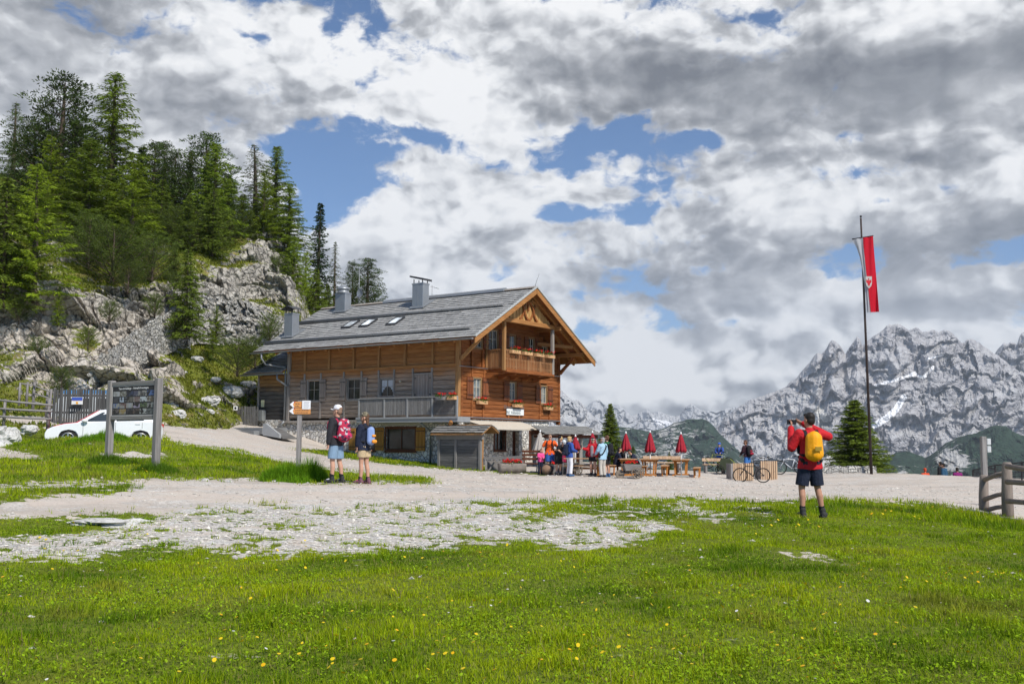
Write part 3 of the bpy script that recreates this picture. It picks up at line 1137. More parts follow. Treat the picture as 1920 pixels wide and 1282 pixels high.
def build_hillside():
 us = np.arange(-250, 722, 2.2)
 vs = np.r_[np.linspace(-.16, 0, 12)[:-1], np.linspace(0, 1, 235)]
 sk = np.interp(us, _skyx, _skyy) + 5 * fbm(p3(us * .05, 0.0), 4) + 10 * fbm(p3(us * .014, 4.0), 3)
 U, T = np.meshgrid(us, vs, indexing='ij')
 S = np.repeat(sk[:, None], len(vs), 1)
 PY = S + np.clip(T, 0, 1) * (835 - S)
 D = hill_depth(U, PY)
 D = D + np.where(T < 0, -T * 160, 0)
 rk = rockiness(U, PY)
 P = at(U, PY, D)
 P[..., 2] += np.where(T < 0, T * 60, 0)
 # blocks, ledges and gullies of the rock, bumps of the turf
 q = P * np.array([1, 1, 1.0])
 w1, w2, cid = worley(q * np.array([.27, .27, .36]) + .6 * fbm(q * .35, 2)[..., None])
 blk = (_g[cid][..., 0]) * 1.1 + sstep(.0, .14, w2 - w1) * .5
 v1, v2, vid = worley(q * np.array([1.3, 1.3, 1.7]) + .4 * fbm(q * 1.1, 2)[..., None])
 blk2 = _g[vid][..., 1] * .32 + sstep(0, .12, v2 - v1) * .16
 led = np.abs(((P[..., 2] * .55 + .5 * fbm(q * .12, 3)) % 1) - .5) * 1.6
 disp = rk.clip(0, 1.2) * (blk * 1.0 + blk2 * .6 + led * 1.3 + 1.8 * fbm(q * .16, 3) + .2 * fbm(q * 1.4, 4)) + (1.2 - rk.clip(0, 1.2)) * (.5 * fbm(q * .25, 3) + .13 * fbm(q * 1.3, 3))
 P[..., 1] -= disp * .8
 P[..., 0] += disp * .15
 P[..., 2] += .35 * disp
 warm = np.exp(-(((U - 60) / 260) ** 2 + ((PY - 715) / 110) ** 2)) * 1.0 + .8 * np.exp(-(((U - 330) / 50) ** 2 + ((PY - 750) / 45) ** 2)) + .35 * np.exp(-(((U - 60) / 120) ** 2 + ((PY - 630) / 50) ** 2))
 V = P.reshape(-1, 3)
 Fq = grid_faces(len(us), len(vs))
 o = np_obj('hillside', V, Fq, m_hillside(), smooth=False, attrs={'rock': rk.ravel(), 'warm': warm.ravel()})
 prop(o, 'steep rocky limestone hillside with grassy ledges behind the hut', kind='structure')
 # turf on the grassy parts
 rng = np.random.default_rng(3)
 nF = len(Fq)
 c = V[Fq].mean(1)
 e1, e2 = V[Fq[:, 1]] - V[Fq[:, 0]], V[Fq[:, 3]] - V[Fq[:, 0]]
 N = np.cross(e1, e2)
 ar = np.linalg.norm(N, axis=1)
 N = N / (ar[:, None] + 1e-9)
 N = N * np.sign(N[:, 2:3] + 1e-9)
 rf = rk.ravel()[Fq].mean(1) + .35 * fbm(c * .8, 3) - (N[:, 2] - .35) * .6
 wgt = ar * (rf < .42) * (T.ravel()[Fq[:, 0]] > 0)
 wgt /= wgt.sum()
 n = 90000
 f = rng.choice(nF, n, p=wgt)
 a, b = rng.random((n, 1)), rng.random((n, 1))
 p = V[Fq[f, 0]] + e1[f] * a + e2[f] * b
 hh = .07 + .15 * rng.random(n) ** 1.5
 az = rng.random(n) * 6.283
 ww = .03 + .03 * rng.random(n)
 sx = np.stack([np.cos(az), np.sin(az), 0 * az], 1) * ww[:, None]
 tip = p + np.stack([.35 * hh * rng.normal(size=n), .35 * hh * rng.normal(size=n) - .1, hh], 1)
 Vb = np.stack([p - sx, p + sx, tip], 1).reshape(-1, 3)
 tn = fbm(p * .5, 3)[:, None]
 tt = np.array([.19, .22, .028]) + np.clip(tn + .2, 0, 1) * np.array([.10, .07, .02]) + np.clip(-tn, 0, 1) * np.array([-.03, .03, 0])
 tt = tt * (.6 + .8 * rng.random((n, 1)))
 o = np_obj('hillside_grass', Vb, np.arange(3 * n).reshape(-1, 3), M_BLADE, attrs={'tint': np.repeat(tt, 3, 0)})
 prop(o, 'tufted grass on the ledges of the rocky hillside', 'grass', kind='stuff')


build_hillside()


# ------------------------------------------------------------------ mountains
def m_mountain(name, rock0, rock1, light, fcol):
 m, t = new_mat(name)
 v = objco(t)
 geo = t.n.new('ShaderNodeNewGeometry')
 nz = t.sep(geo.outputs['Normal'])[2]
 L = t.vec('SCALE', v, scale=.001)
 n = t.noise(L, 9, 8, .62)
 n2 = t.noise(t.vec('MULTIPLY', L, (1, 1, 2.2)), 34, 8, .65)
 lx, ly, lz = t.sep(L)[:3]
 strat = t.noise(t.vec('MULTIPLY', t.comb(lx, ly, t.math('SUBTRACT', lz, t.math('MULTIPLY', lx, .2))), (2.2, 2.2, 30)), 1.6, 6, .65, .5)
 gul = t.noise(t.vec('MULTIPLY', L, (26, 26, 5)), 1.5, 6, .65)
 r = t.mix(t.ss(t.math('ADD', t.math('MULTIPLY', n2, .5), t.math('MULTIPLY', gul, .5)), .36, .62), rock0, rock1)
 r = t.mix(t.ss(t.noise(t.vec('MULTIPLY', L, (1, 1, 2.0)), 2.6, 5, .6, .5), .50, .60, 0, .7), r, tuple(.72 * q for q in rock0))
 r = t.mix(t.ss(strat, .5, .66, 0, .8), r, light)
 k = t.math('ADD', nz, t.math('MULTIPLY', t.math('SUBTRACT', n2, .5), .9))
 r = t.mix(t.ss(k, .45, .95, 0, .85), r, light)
 r = t.mix(t.ss(t.math('ADD', t.attr('scree'), t.math('MULTIPLY', t.math('SUBTRACT', n2, .5), .5)), .4, .7), r, (.60, .585, .56))
 fo = t.math('ADD', t.attr('forest'), t.math('MULTIPLY', t.math('SUBTRACT', n2, .5), .9))
 fo = t.math('ADD', fo, t.math('MULTIPLY', t.math('SUBTRACT', n, .5), .8))
 fc = t.mix(t.ss(t.noise(L, 70, 5, .7), .35, .65), tuple(.4 * q for q in fcol), tuple(1.9 * q for q in fcol))
 r = t.mix(t.ss(fo, .46, .58), r, fc)
 sn = t.math('ADD', t.attr('snow'), t.math('MULTIPLY', t.math('SUBTRACT', n2, .5), .7))
 r = t.mix(t.ss(sn, .55, .68), r, (.93, .93, .95))
 finish(t, r, .95, t.bump(t.math('ADD', n2, t.math('MULTIPLY', gul, .6)), .6, 14), spec=.1)
 return m


def range_(name, sky, d_top, d_foot, py_foot, amp, mat, masks, label, step=1.5, rows=150, jag=3.0, freq=1.0, ledge=.5):
 """a mountain face: from its foot to the skyline the surface recedes from d_foot to d_top and is cut by gullies and ledges"""
 sky = np.array(sky, float)
 us = np.arange(sky[0, 0], sky[-1, 0], step)
 sy = np.interp(us, sky[:, 0], sky[:, 1]) + jag * fbm(p3(us * .07, 3.0), 5, gain=.6)
 ts = np.r_[np.linspace(-.12, 0, 8)[:-1], np.linspace(0, 1, rows)]
 U, T = np.meshgrid(us, ts, indexing='ij')
 S = np.repeat(sy[:, None], len(ts), 1)
 V = S + np.clip(T, 0, 1) * (py_foot - S)
 D = d_top + (d_foot - d_top) * np.clip(T, 0, 1) ** .8
 a = p3(U * .02 * freq, V * .011 * freq, 2.0)
 wob = fbm(a * 1.0, 3)
 a2 = a + wob[..., None] * .7
 sk = U + .35 * V
 q1, q2, qid = worley(p3(U * .021 * freq + .5 * wob, V * .017 * freq, 3) + .35 * fbm(p3(U * .05, V * .04, 9), 3)[..., None])
 butt = (.5 + _g[qid][..., 0] * .6) + .9 * (1 - q1)
 rel = 1.0 * butt + 1.1 * ridged(p3(sk * .016 * freq + .8 * wob, V * .009 * freq, 2), 5, gain=.55) + .34 * ridged(p3(sk * .06 * freq + wob, V * .022 * freq, 7), 4)
 vv = (V + .30 * (U - 1600) + 45 * wob + 12 * fbm(p3(U * .06, V * .05, 5), 3)) * .023 * freq
 led = (vv % 1)
 led = np.where(led < .8, led / .86, (1 - led) / .14) * ledge * 1.6 * (.35 + .9 * sstep(-.2, .4, fbm(p3(U * .02, V * .03, 12), 2)))
 fine = .14 * ridged(p3(U * .17 * freq, V * .13 * freq, 1), 4)
 disp = (.8 * rel + led + fine)
 edge = sstep(0, .06, T)
 D = D - amp * (disp - 1.8) * edge * sstep(1.02, .85, T)
 D = D + np.where(T < 0, -T * amp * 9, 0)
 P = at(U, V, D)
 P[..., 2] += np.where(T < 0, T * amp * 6, 0)
 at_ = {}
 for k in ('snow', 'scree', 'forest'):
  f = masks.get(k)
  at_[k] = (f(U, V) if f else np.zeros(U.shape)).ravel()
 o = np_obj(name, P.reshape(-1, 3), grid_faces(len(us), len(ts)), mat, smooth=False, attrs=at_)
 return prop(o, label, kind='structure')


MASSIF = [(1296, 862), (1310, 845), (1320, 829), (1339, 803), (1361, 781), (1389, 759), (1412, 748), (1436, 740), (1444, 737), (1454, 734), (1473, 725), (1495, 706), (1508, 690), (1520, 678), (1527, 667), (1532, 661), (1540, 664), (1550, 652), (1556, 641), (1561, 637), (1567, 640), (1574, 647),
  (1580, 656), (1585, 664), (1592, 652), (1601, 640), (1607, 631), (1613, 637), (1617, 648), (1623, 643), (1629, 637), (1640, 628), (1654, 620), (1660, 613), (1664, 609), (1674, 608), (1682, 607), (1694, 611), (1704, 619), (1710, 617), (1717, 612), (1729, 622), (1740, 621), (1751, 619), (1760, 622), (1770, 618),
  (1778, 619), (1786, 625), (1795, 635), (1804, 643), (1812, 638), (1820, 635), (1828, 638), (1836, 643), (1846, 650), (1856, 656), (1866, 663), (1880, 672), (1900, 690), (1920, 702), (2000, 740), (2150, 760)]
BEHIND = [(1800, 690), (1846, 668), (1865, 663), (1873, 652), (1882, 642), (1888, 645), (1895, 641), (1901, 642), (1907, 648), (1911, 632), (1915, 624), (1922, 622), (1935, 640), (1980, 630), (2050, 680), (2150, 700)]
HILL = [(1040, 850), (1090, 822), (1130, 808), (1150, 801), (1162, 800), (1188, 803), (1215, 808), (1241, 804), (1265, 793), (1289, 786), (1316, 785), (1328, 789), (1338, 798), (1352, 815), (1390, 850), (1420, 880)]
SLOPE = [(1000, 690), (1030, 712), (1050, 727), (1058, 737), (1067, 744), (1074, 751), (1083, 748), (1090, 756), (1098, 764), (1110, 778), (1124, 790), (1140, 806), (1160, 826), (1190, 850)]
FAR = [(1040, 775), (1080, 770), (1098, 765), (1104, 758), (1116, 750), (1124, 749), (1132, 757), (1142, 763), (1150, 762), (1160, 759), (1168, 764), (1184, 780), (1198, 774), (1213, 767), (1223, 776), (1233, 770), (1251, 777), (1265, 782), (1275, 777), (1280, 770), (1285, 764), (1297, 757), (1305, 762),
 (1313, 768), (1322, 771), (1332, 769), (1342, 773), (1352, 768), (1362, 765), (1378, 763), (1392, 758), (1420, 760), (1460, 770)]
LOWHILL = [(1480, 905), (1560, 900), (1620, 880), (1640, 868), (1660, 858), (1680, 848), (1700, 845), (1715, 850), (1735, 858), (1750, 850), (1770, 832), (1800, 818), (1830, 812), (1862, 797), (1885, 798), (1905, 812), (1930, 820), (2000, 812), (2150, 800)]


def build_mountains():
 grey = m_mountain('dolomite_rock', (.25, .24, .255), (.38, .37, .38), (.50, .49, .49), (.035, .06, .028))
 def snow(U, V):
  s = .95 * polyline_mask(U, V, [(1694, 745), (1680, 768), (1660, 785), (1640, 798)], 9) + .8 * polyline_mask(U, V, [(1640, 723), (1680, 712), (1710, 702)], 4.5) + .8 * polyline_mask(U, V, [(1715, 700), (1728, 708)], 5)
  s += .85 * polyline_mask(U, V, [(1735, 705), (1750, 688)], 5) + .7 * polyline_mask(U, V, [(1740, 672), (1768, 666)], 4) + .6 * polyline_mask(U, V, [(1676, 668), (1700, 659)], 3.5) + .6 * polyline_mask(U, V, [(1905, 758), (1925, 762)], 6)
  s += .5 * polyline_mask(U, V, [(1800, 800), (1812, 806)], 5) + .35 * polyline_mask(U, V, [(1579, 690), (1584, 670)], 3)
  return s
 def scree(U, V):
  s = .9 * polyline_mask(U, V, [(1462, 800), (1475, 830), (1484, 880)], 6) + .6 * polyline_mask(U, V, [(1415, 820), (1455, 870)], 4) + .55 * polyline_mask(U, V, [(1460, 780), (1540, 725)], 8)
  s += .9 * polyline_mask(U, V, [(1535, 770), (1550, 820), (1555, 880)], 16) + .6 * polyline_mask(U, V, [(1520, 790), (1575, 865)], 4) + .7 * polyline_mask(U, V, [(1560, 870), (1590, 850)], 7)
  s += .5 * polyline_mask(U, V, [(1690, 810), (1712, 850)], 3) + .4 * polyline_mask(U, V, [(1530, 700), (1640, 680)], 8) + .3 * polyline_mask(U, V, [(1650, 780), (1800, 720)], 14)
  return s
 def forest(U, V):
  return .55 * sstep(855, 885, V) + .5 * np.exp(-(((U - 1480) / 60) ** 2 + ((V - 875) / 32) ** 2)) + .8 * np.exp(-(((U - 1640) / 40) ** 2 + ((V - 870) / 40) ** 2)) - .1
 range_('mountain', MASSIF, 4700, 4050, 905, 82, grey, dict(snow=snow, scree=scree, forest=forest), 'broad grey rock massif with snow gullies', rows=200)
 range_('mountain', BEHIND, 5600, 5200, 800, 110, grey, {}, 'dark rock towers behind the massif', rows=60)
 green = m_mountain('wooded_slope', (.20, .20, .20), (.38, .375, .36), (.5, .49, .47), (.022, .042, .026))
 range_('hill', HILL, 3300, 2500, 900, 60, green, dict(forest=lambda U, V: .66 - .2 * np.exp(-(((U - 1260) / 26) ** 2 + ((V - 830) / 40) ** 2)) - .2 * np.exp(-(((U - 1200) / 60) ** 2 + ((V - 870) / 22) ** 2)),
  scree=lambda U, V: .55 * polyline_mask(U, V, [(1236, 812), (1252, 850), (1266, 885)], 5)), 'dark wooded hill below the far range', jag=1.5, rows=70)
 range_('hill', LOWHILL, 2500, 1900, 925, 40, green, dict(forest=lambda U, V: .78 - .5 * np.exp(-(((U - 1790) / 34) ** 2 + ((V - 862) / 26) ** 2)) - .3 * np.exp(-(((U - 1690) / 20) ** 2 + ((V - 890) / 20) ** 2)),
  scree=lambda U, V: .9 * polyline_mask(U, V, [(1872, 822), (1890, 850), (1900, 868)], 2.2) + .5 * polyline_mask(U, V, [(1745, 845), (1757, 870)], 3) + .5 * polyline_mask(U, V, [(1785, 880), (1795, 855)], 3)), 'low dark green wooded foothills', jag=2.0, rows=70)
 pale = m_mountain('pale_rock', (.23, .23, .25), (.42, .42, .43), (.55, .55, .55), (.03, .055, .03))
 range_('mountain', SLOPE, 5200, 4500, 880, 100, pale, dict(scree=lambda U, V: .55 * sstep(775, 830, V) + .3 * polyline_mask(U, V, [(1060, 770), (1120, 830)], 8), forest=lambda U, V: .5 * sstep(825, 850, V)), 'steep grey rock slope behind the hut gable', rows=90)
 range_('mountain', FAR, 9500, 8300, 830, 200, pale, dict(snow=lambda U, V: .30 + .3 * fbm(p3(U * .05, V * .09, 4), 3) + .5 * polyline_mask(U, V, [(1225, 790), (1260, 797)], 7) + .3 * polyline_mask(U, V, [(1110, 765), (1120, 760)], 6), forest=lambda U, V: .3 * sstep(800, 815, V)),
  'far pale mountain chain with snow patches', rows=60, jag=2.0, freq=1.6)


build_mountains()
# ------------------------------------------------------------------ the mountain hut
YAW = R(54.83)
HUT = np.array([-2.73, 52.0, 0.4])
_hv = np.array([math.cos(YAW), math.sin(YAW), 0])      # along the gable
_hu = np.array([-math.sin(YAW), math.cos(YAW), 0])     # along the eaves side
_ho = np.array([0, 0, CAMZ]) - HUT
GW, HL, RIDX, RIDZ, SLOPE_ = 9.48, 12.4, 4.35, 9.62, .575
ZB, ZM = 2.62, 5.2


def on_side(px, py, x0=0.0):
 """(along, height) on the eaves wall or a plane parallel to it"""
 d = ray(px, py)
 p = _ho + d * ((x0 - _ho @ _hv) / (d @ _hv))
 return float(p @ _hu), float(p[2])


def on_gable(px, py, y0=0.0):
 d = ray(px, py)
 p = _ho + d * ((y0 - _ho @ _hu) / (d @ _hu))
 return float(p @ _hv), float(p[2])


def on_roof(px, py):
 d = ray(px, py)
 a = _ho[2] - (RIDZ - SLOPE_ * (RIDX - _ho @ _hv))
 b = d[2] - SLOPE_ * (d @ _hv)
 p = _ho + d * (-a / b)
 return float(p @ _hv), float(p @ _hu), float(p[2])


def roof_z(x): return RIDZ - SLOPE_ * abs(x - RIDX)


def hut_world(x, y, z): return HUT + _hv * x + _hu * y + np.array([0, 0, z])


def m_timber(name, c0, c1, dark, weather=None, axis=2, spacing=.23, board_axis=None):
 """sawn timber: long grain, knots, each board its own tone; weather = (low z, high z, grey colour) where rain has greyed it"""
 m, t = new_mat(name)
 v = objco(t)
 x, y, z = t.sep(v)[:3]
 along = t.vec('MULTIPLY', v, (.6, .6, 9) if axis == 2 else (9, 9, .6))
 g = t.noise(along, 2.4, 6, .62, .3)
 g2 = t.noise(along, 11, 4, .6)
 idx = t.math('FLOOR', t.math('DIVIDE', z if axis == 2 else t.math('ADD', x, y), spacing))
 rnd = t.node('ShaderNodeTexWhiteNoise', {'W': idx}, noise_dimensions='1D').outputs[0]
 c = t.mix(t.ss(g, .3, .7), c0, c1)
 c = t.mix(t.math('MULTIPLY', rnd, .55), c, dark)
 c = t.mix(t.ss(g2, .58, .72, 0, .5), c, dark)
 kn = t.voro(t.vec('MULTIPLY', v, (1.3, 1.3, 3.2) if axis == 2 else (3.2, 3.2, 1.3)), 1.6)
 c = t.mix(t.ss(kn, .10, .05, 0, .7), c, tuple(.5 * q for q in dark))
 if weather:
  lo, hi, grey, deep = weather
  k = t.math('ADD', z, t.math('MULTIPLY', t.math('SUBTRACT', t.noise(t.vec('MULTIPLY', v, (.5, .5, 1.6)), 1.0, 5, .6), .5), 1.7))
  k = t.math('ADD', k, t.math('MULTIPLY', t.math('SUBTRACT', g, .5), .8))
  gr = t.mix(t.ss(g, .3, .7), tuple(.55 * q for q in grey), tuple(1.25 * q for q in grey))
  gr = t.mix(t.math('MULTIPLY', rnd, .4), gr, tuple(.5 * q for q in grey))
  c = t.mix(t.ss(k, hi + .5, hi - .7), c, gr)
  c = t.mix(t.ss(k, lo + .6, lo - .6, 0, .8), c, deep)
 h = t.math('ADD', g, t.math('MULTIPLY', g2, .5))
 finish(t, c, .72, t.bump(h, .45, .012), spec=.2)
 return m


def m_shingle():
 m, t = new_mat('larch_shingles')
 v = objco(t)
 x, y, z = t.sep(v)[:3]
 row = t.math('FLOOR', t.math('MULTIPLY', t.math('ABSOLUTE', t.math('SUBTRACT', x, RIDX)), 1 / .26))
 col = t.math('FLOOR', t.math('ADD', t.math('MULTIPLY', y, 1 / .13), t.math('MULTIPLY', row, .37)))
 rnd = t.node('ShaderNodeTexWhiteNoise', {'Vector': t.comb(row, col, 0.0)}, noise_dimensions='3D').outputs[0]
 g = t.noise(t.vec('MULTIPLY', v, (1, 14, 1)), 2.2, 5, .6)
 big = t.noise(v, .55, 5, .6)
 c = t.ramp(t.math('ADD', t.math('MULTIPLY', rnd, .55), t.math('MULTIPLY', g, .45)), [(.15, (.27, .268, .265)), (.5, (.35, .347, .34)), (.85, (.42, .415, .405))])
 c = t.mix(t.ss(big, .5, .72, 0, .45), c, (.20, .195, .185))
 finish(t, c, .85, t.bump(t.math('ADD', rnd, g), .5, .02), spec=.2)
 return m


def m_masonry(name, scale=3.0, tone=1.0, joint=(.33, .315, .29)):
 m, t = new_mat(name)
 v = objco(t)
 w = t.vec('ADD', v, t.vec('SCALE', t.vec('SUBTRACT', t.noise(v, 2.5, 3, .5, color=True), (.5, .5, .5)), scale=.22))
 e = t.voro(w, scale, 'DISTANCE_TO_EDGE')
 cid = t.sep(t.voro(w, scale, 'F1', 1))[0]
 n = t.noise(v, 9, 5, .65)
 c = t.ramp(cid, [(0, tuple(tone * q for q in (.36, .345, .32))), (.4, tuple(tone * q for q in (.56, .545, .52))), (.7, tuple(tone * q for q in (.66, .63, .575))), (1, tuple(tone * q for q in (.46, .42, .36)))])
 c = t.mix(t.math('MULTIPLY', n, .5), c, (.30, .29, .27))
 c = t.mix(t.ss(e, .0, .075, 1, 0), c, tuple(.55 * q for q in joint))
 h = t.math('ADD', t.ss(e, 0, .16), t.math('MULTIPLY', n, .25))
 finish(t, c, .9, t.bump(h, .9, .06), spec=.15)
 return m


def m_glass(name='window_glass', tint=(.03, .035, .04)):
 m, t = new_mat(name)
 v = objco(t)
 c = t.mix(t.ss(t.noise(v, 1.7, 3, .5), .4, .62), tint, tuple(2.2 * q for q in tint))
 finish(t, c, .08, spec=.35)
 return m


M_SIDE = m_timber('weathered_log', (.29, .115, .036), (.45, .22, .08), (.14, .06, .022), weather=(2.9, 4.9, (.40, .305, .235), (.09, .08, .072)))
M_FRONT = m_timber('larch_log', (.215, .064, .017), (.39, .145, .045), (.09, .030, .010))
M_BEAM = m_timber('larch_beam', (.28, .12, .036), (.42, .20, .07), (.20, .09, .03), axis=2, spacing=5)
M_BEAMV = m_timber('larch_post', (.30, .15, .055), (.46, .25, .105), (.18, .09, .035), axis=0, spacing=9)
M_GREYV = m_timber('grey_post', (.25, .215, .185), (.40, .36, .32), (.15, .13, .115), axis=0, spacing=9)
M_DARKBOARD = m_timber('dark_board', (.10, .095, .092), (.19, .185, .18), (.05, .05, .05), axis=2, spacing=.24)
M_GREYBOARD = m_timber('grey_board', (.16, .152, .148), (.27, .26, .25), (.10, .095, .09), axis=0, spacing=.13)
M_GABLEBOARD = m_timber('golden_board', (.38, .20, .065), (.60, .36, .14), (.22, .10, .03), axis=0, spacing=.15)
M_SHUT_GREY = m_timber('grey_shutter_wood', (.27, .215, .18), (.40, .335, .29), (.18, .14, .115), axis=0, spacing=.11)
M_SHUT_RED = m_timber('brown_shutter_wood', (.17, .055, .022), (.27, .095, .04), (.10, .032, .015), axis=0, spacing=.11)
M_SHUT_OCHRE = m_timber('ochre_shutter_wood', (.33, .16, .035), (.42, .21, .05), (.26, .12, .025), axis=0, spacing=.14)
M_FRAMEWOOD = m_timber('window_wood', (.26, .15, .07), (.38, .24, .12), (.18, .10, .045), axis=0, spacing=9)
M_FRAMERED = m_timber('red_brown_frame', (.10, .035, .018), (.15, .055, .028), (.07, .024, .012), axis=0, spacing=9)
M_SHINGLE = m_shingle()
M_STONE = m_masonry('rubble_masonry', 4.2, 1.45)
M_METAL = simple('zinc_sheet', (.30, .315, .335), .45, .12, 3, metal=.55)
M_GUTTER = simple('grey_gutter', (.23, .24, .25), .5, .15, 3, metal=.4)
M_DARKMETAL = simple('dark_metal', (.035, .036, .04), .5, .2)
M_BLACK = simple('black_iron', (.015, .015, .016), .5, .2)
M_GLASS = m_glass('window_glass', (.016, .018, .018))
M_GLASSPALE = m_glass('pale_glass', (.10, .115, .12))  # paler base colour, standing for curtains behind the panes
M_MUNTIN = simple('pale_window_wood', (.50, .46, .38), .6, .12)
M_LACE = simple('lace_curtain', (.55, .56, .58), .9, .25, 40)
M_PLASTER = simple('pale_lintel_stone', (.42, .40, .37), .9, .2, 4, bump=.3)
M_SOIL = simple('dark_soil', (.05, .04, .03), .95, .2)


def spans(lo, hi, holes):
 """the pieces of [lo, hi] that the holes leave"""
 out = [(lo, hi)]
 for a, b in holes:
  nx = []
  for s, e in out:
   if b <= s or a >= e: nx.append((s, e))
   else:
    if a > s: nx.append((s, a))
    if b < e: nx.append((b, e))
  out = nx
 return [(s, e) for s, e in out if e - s > .01]


def log_wall(mb, axis, plane, z0, z1, bound, holes, hh=.235, bulge=.03, thick=.22, seed=1, gap=.006):
 """squared logs lying in courses; axis 'y': wall in the plane x=plane facing -x; axis 'x': plane y=plane facing -y"""
 rng = random.Random(seed)
 n = max(1, round((z1 - z0) / hh))
 hh = (z1 - z0) / n
 for i in range(n):
  a, b = z0 + i * hh, z0 + (i + 1) * hh
  lo, hi = bound((a + b) / 2)
  if hi - lo < .1: continue
  hs = [(h[0], h[1]) for h in holes if h[2] < (a + b) / 2 < h[3]]
  for s, e in spans(lo, hi, hs):
   bl = bulge * (.7 + .6 * rng.random())
   g = gap
   prof = [(0.0, a + g), (-bl * .8, a + g + .02), (-bl, a + hh * .35), (-bl, a + hh * .65), (-bl * .8, b - g - .02), (0.0, b - g)]
   prof = [(plane + p, z) for p, z in prof] + [(plane + thick, b - g), (plane + thick, a + g)]
   if axis == 'y': mb.prism(prof, 'y', s, e)
   else:
    vs = [(s, p, z) for p, z in prof] + [(e, p, z) for p, z in prof]
    k = len(prof)
    mb._add(vs, [tuple(range(k)), tuple(range(k, 2 * k))[::-1]] + [((j + 1) % k, j, k + j, k + (j + 1) % k) for j in range(k)])
 # dark backing so that no daylight shows between the courses
 return mb


class Side:
 """writes boxes on a wall: a = along, z = height, o = how far out of the wall"""

 def __init__(self, mb, gable, plane=0.0):
  self.mb, self.g, self.p = mb, gable, plane

 def box(self, a0, a1, z0, z1, o0, o1, b=0.0):
  if self.g: self.mb.box(a0, a1, self.p - o1, self.p - o0, z0, z1, b)
  else: self.mb.box(self.p - o1, self.p - o0, a0, a1, z0, z1, b)
  return self


def window(hut, gable, a0, a1, z0, z1, frame=None, glass=None, shutters=(), muntin=(1, 1), fw=.07, curtain=None, plane=0.0, shut_mat=None, recess=.06, shut_w=.42):
 """frame > pane, muntins; shutters folded back on the wall"""
 if a0 > a1: a0, a1 = a1, a0
 if z0 > z1: z0, z1 = z1, z0
 mb = MB()
 s = Side(mb, gable, plane)
 s.box(a0 - fw, a0, z0 - fw, z1 + fw, -.14, .045, .008).box(a1, a1 + fw, z0 - fw, z1 + fw, -.14, .045, .008)
 s.box(a0, a1, z1, z1 + fw, -.14, .042).box(a0, a1, z0 - fw, z0, -.14, .042)
 s.box(a0 - fw - .03, a1 + fw + .03, z0 - fw - .045, z0 - fw - .002, -.1, .09)
 f = mb.build('window', frame or M_FRAMEWOOD, hut)
 mb = MB()
 Side(mb, gable, plane).box(a0, a1, z0, z1, -recess - .03, -recess)
 mb.build('pane', glass or M_GLASS, f)
 mb = MB()
 s = Side(mb, gable, plane)
 nx, nz = muntin
 e = .022
 for w_ in ((a0, a0 + .035), (a1 - .035, a1)): s.box(w_[0], w_[1], z0, z1, -recess, -recess + .035)
 for w_ in ((z0, z0 + .035), (z1 - .035, z1)): s.box(a0 + .035, a1 - .035, w_[0], w_[1], -recess, -recess + .034)
 for k in range(nx):
  c = a0 + (a1 - a0) * (k + 1) / (nx + 1)
  s.box(c - e, c + e, z0 + .035, z1 - .035, -recess, -recess + .032)
 for k in range(nz):
  c = z0 + (z1 - z0) * (k + 1) / (nz + 1) + .06
  s.box(a0 + .035, a1 - .035, c - .013, c + .013, -recess, -recess + .026)
 mb.build('muntin', M_MUNTIN if not frame else frame, f)
 if curtain:
  mb = MB()
  s = Side(mb, gable, plane)
  n = 9
  for k in range(n):
   aa = a0 + .04 + (a1 - a0 - .08) * k / n
   bb = aa + (a1 - a0 - .08) / n * .9
   drop = curtain * (z1 - z0) * (1 - .55 * math.sin(math.pi * (k + .5) / n))
   s.box(aa, bb, z1 - .05 - drop, z1 - .05, -recess + .001, -recess + .006 + .004 * (k % 2))
  mb.build('curtain', M_LACE, f)
 for sd in shutters:
  mb = MB()
  s = Side(mb, gable, plane)
  w = sd[1] if isinstance(sd, tuple) else shut_w
  sd = sd[0] if isinstance(sd, tuple) else sd
  lo, hi = (a0 - fw - .02 - w, a0 - fw - .02) if sd < 0 else (a1 + fw + .02, a1 + fw + .02 + w)
  nb = 3
  for k in range(nb):
   s.box(lo + w * k / nb + .004, lo + w * (k + 1) / nb - .004, z0 - .05, z1 + .05, .06, .09, .006)
  for zz in (z0 + .12, z1 - .18):
   s.box(lo + .02, hi - .02, zz, zz + .075, .085, .115)
  sh = mb.build('shutter', shut_mat or M_SHUT_GREY, hut)
  for zz in (z0 + .14, z1 - .16):
   mb = MB()
   Side(mb, gable, plane).box(lo + .03, hi - .01, zz, zz + .035, .113, .122)
   mb.build('hinge', M_BLACK, sh)
 return f


def flower_box(name, p0, p1, out, label, up=.0, group='flower boxes on the hut', pale=True, h=.17, red=.55, seed=0):
 """a planter board box with geraniums; p0, p1 = ends of its back lower edge in hut coordinates"""
 p0, p1, out = Vector(p0), Vector(p1), Vector(out)
 c = (p0 + p1) / 2 + out * .1
 w = hut_world(*c)
 e = empty(name, w, YAW, label, 'flower box', group)
 q0, q1 = p0 - c, p1 - c
 mb = MB()
 d = (q1 - q0).normalized()
 up_ = Vector((0, 0, 1))
 for o_ in (.0, .2):
  mb.bar(q0 + out * o_ + up_ * h / 2, q1 + out * o_ + up_ * h / 2, .02, h)
 for q in (q0, q1): mb.bar(q + up_ * h / 2 + out * .012, q + up_ * h / 2 + out * .188, .02, h - .004)
 mb.bar(q0 + out * .1 + up_ * .012, q1 + out * .1 + up_ * .012, .17, .02)
 mb.build('planter', M_BOXPALE if pale else M_GREYBOARD, e)
 L = (q1 - q0).length
 plant_mass('foliage', 'blossom', e, q0, q1, out, h, L, red, seed)
 return e


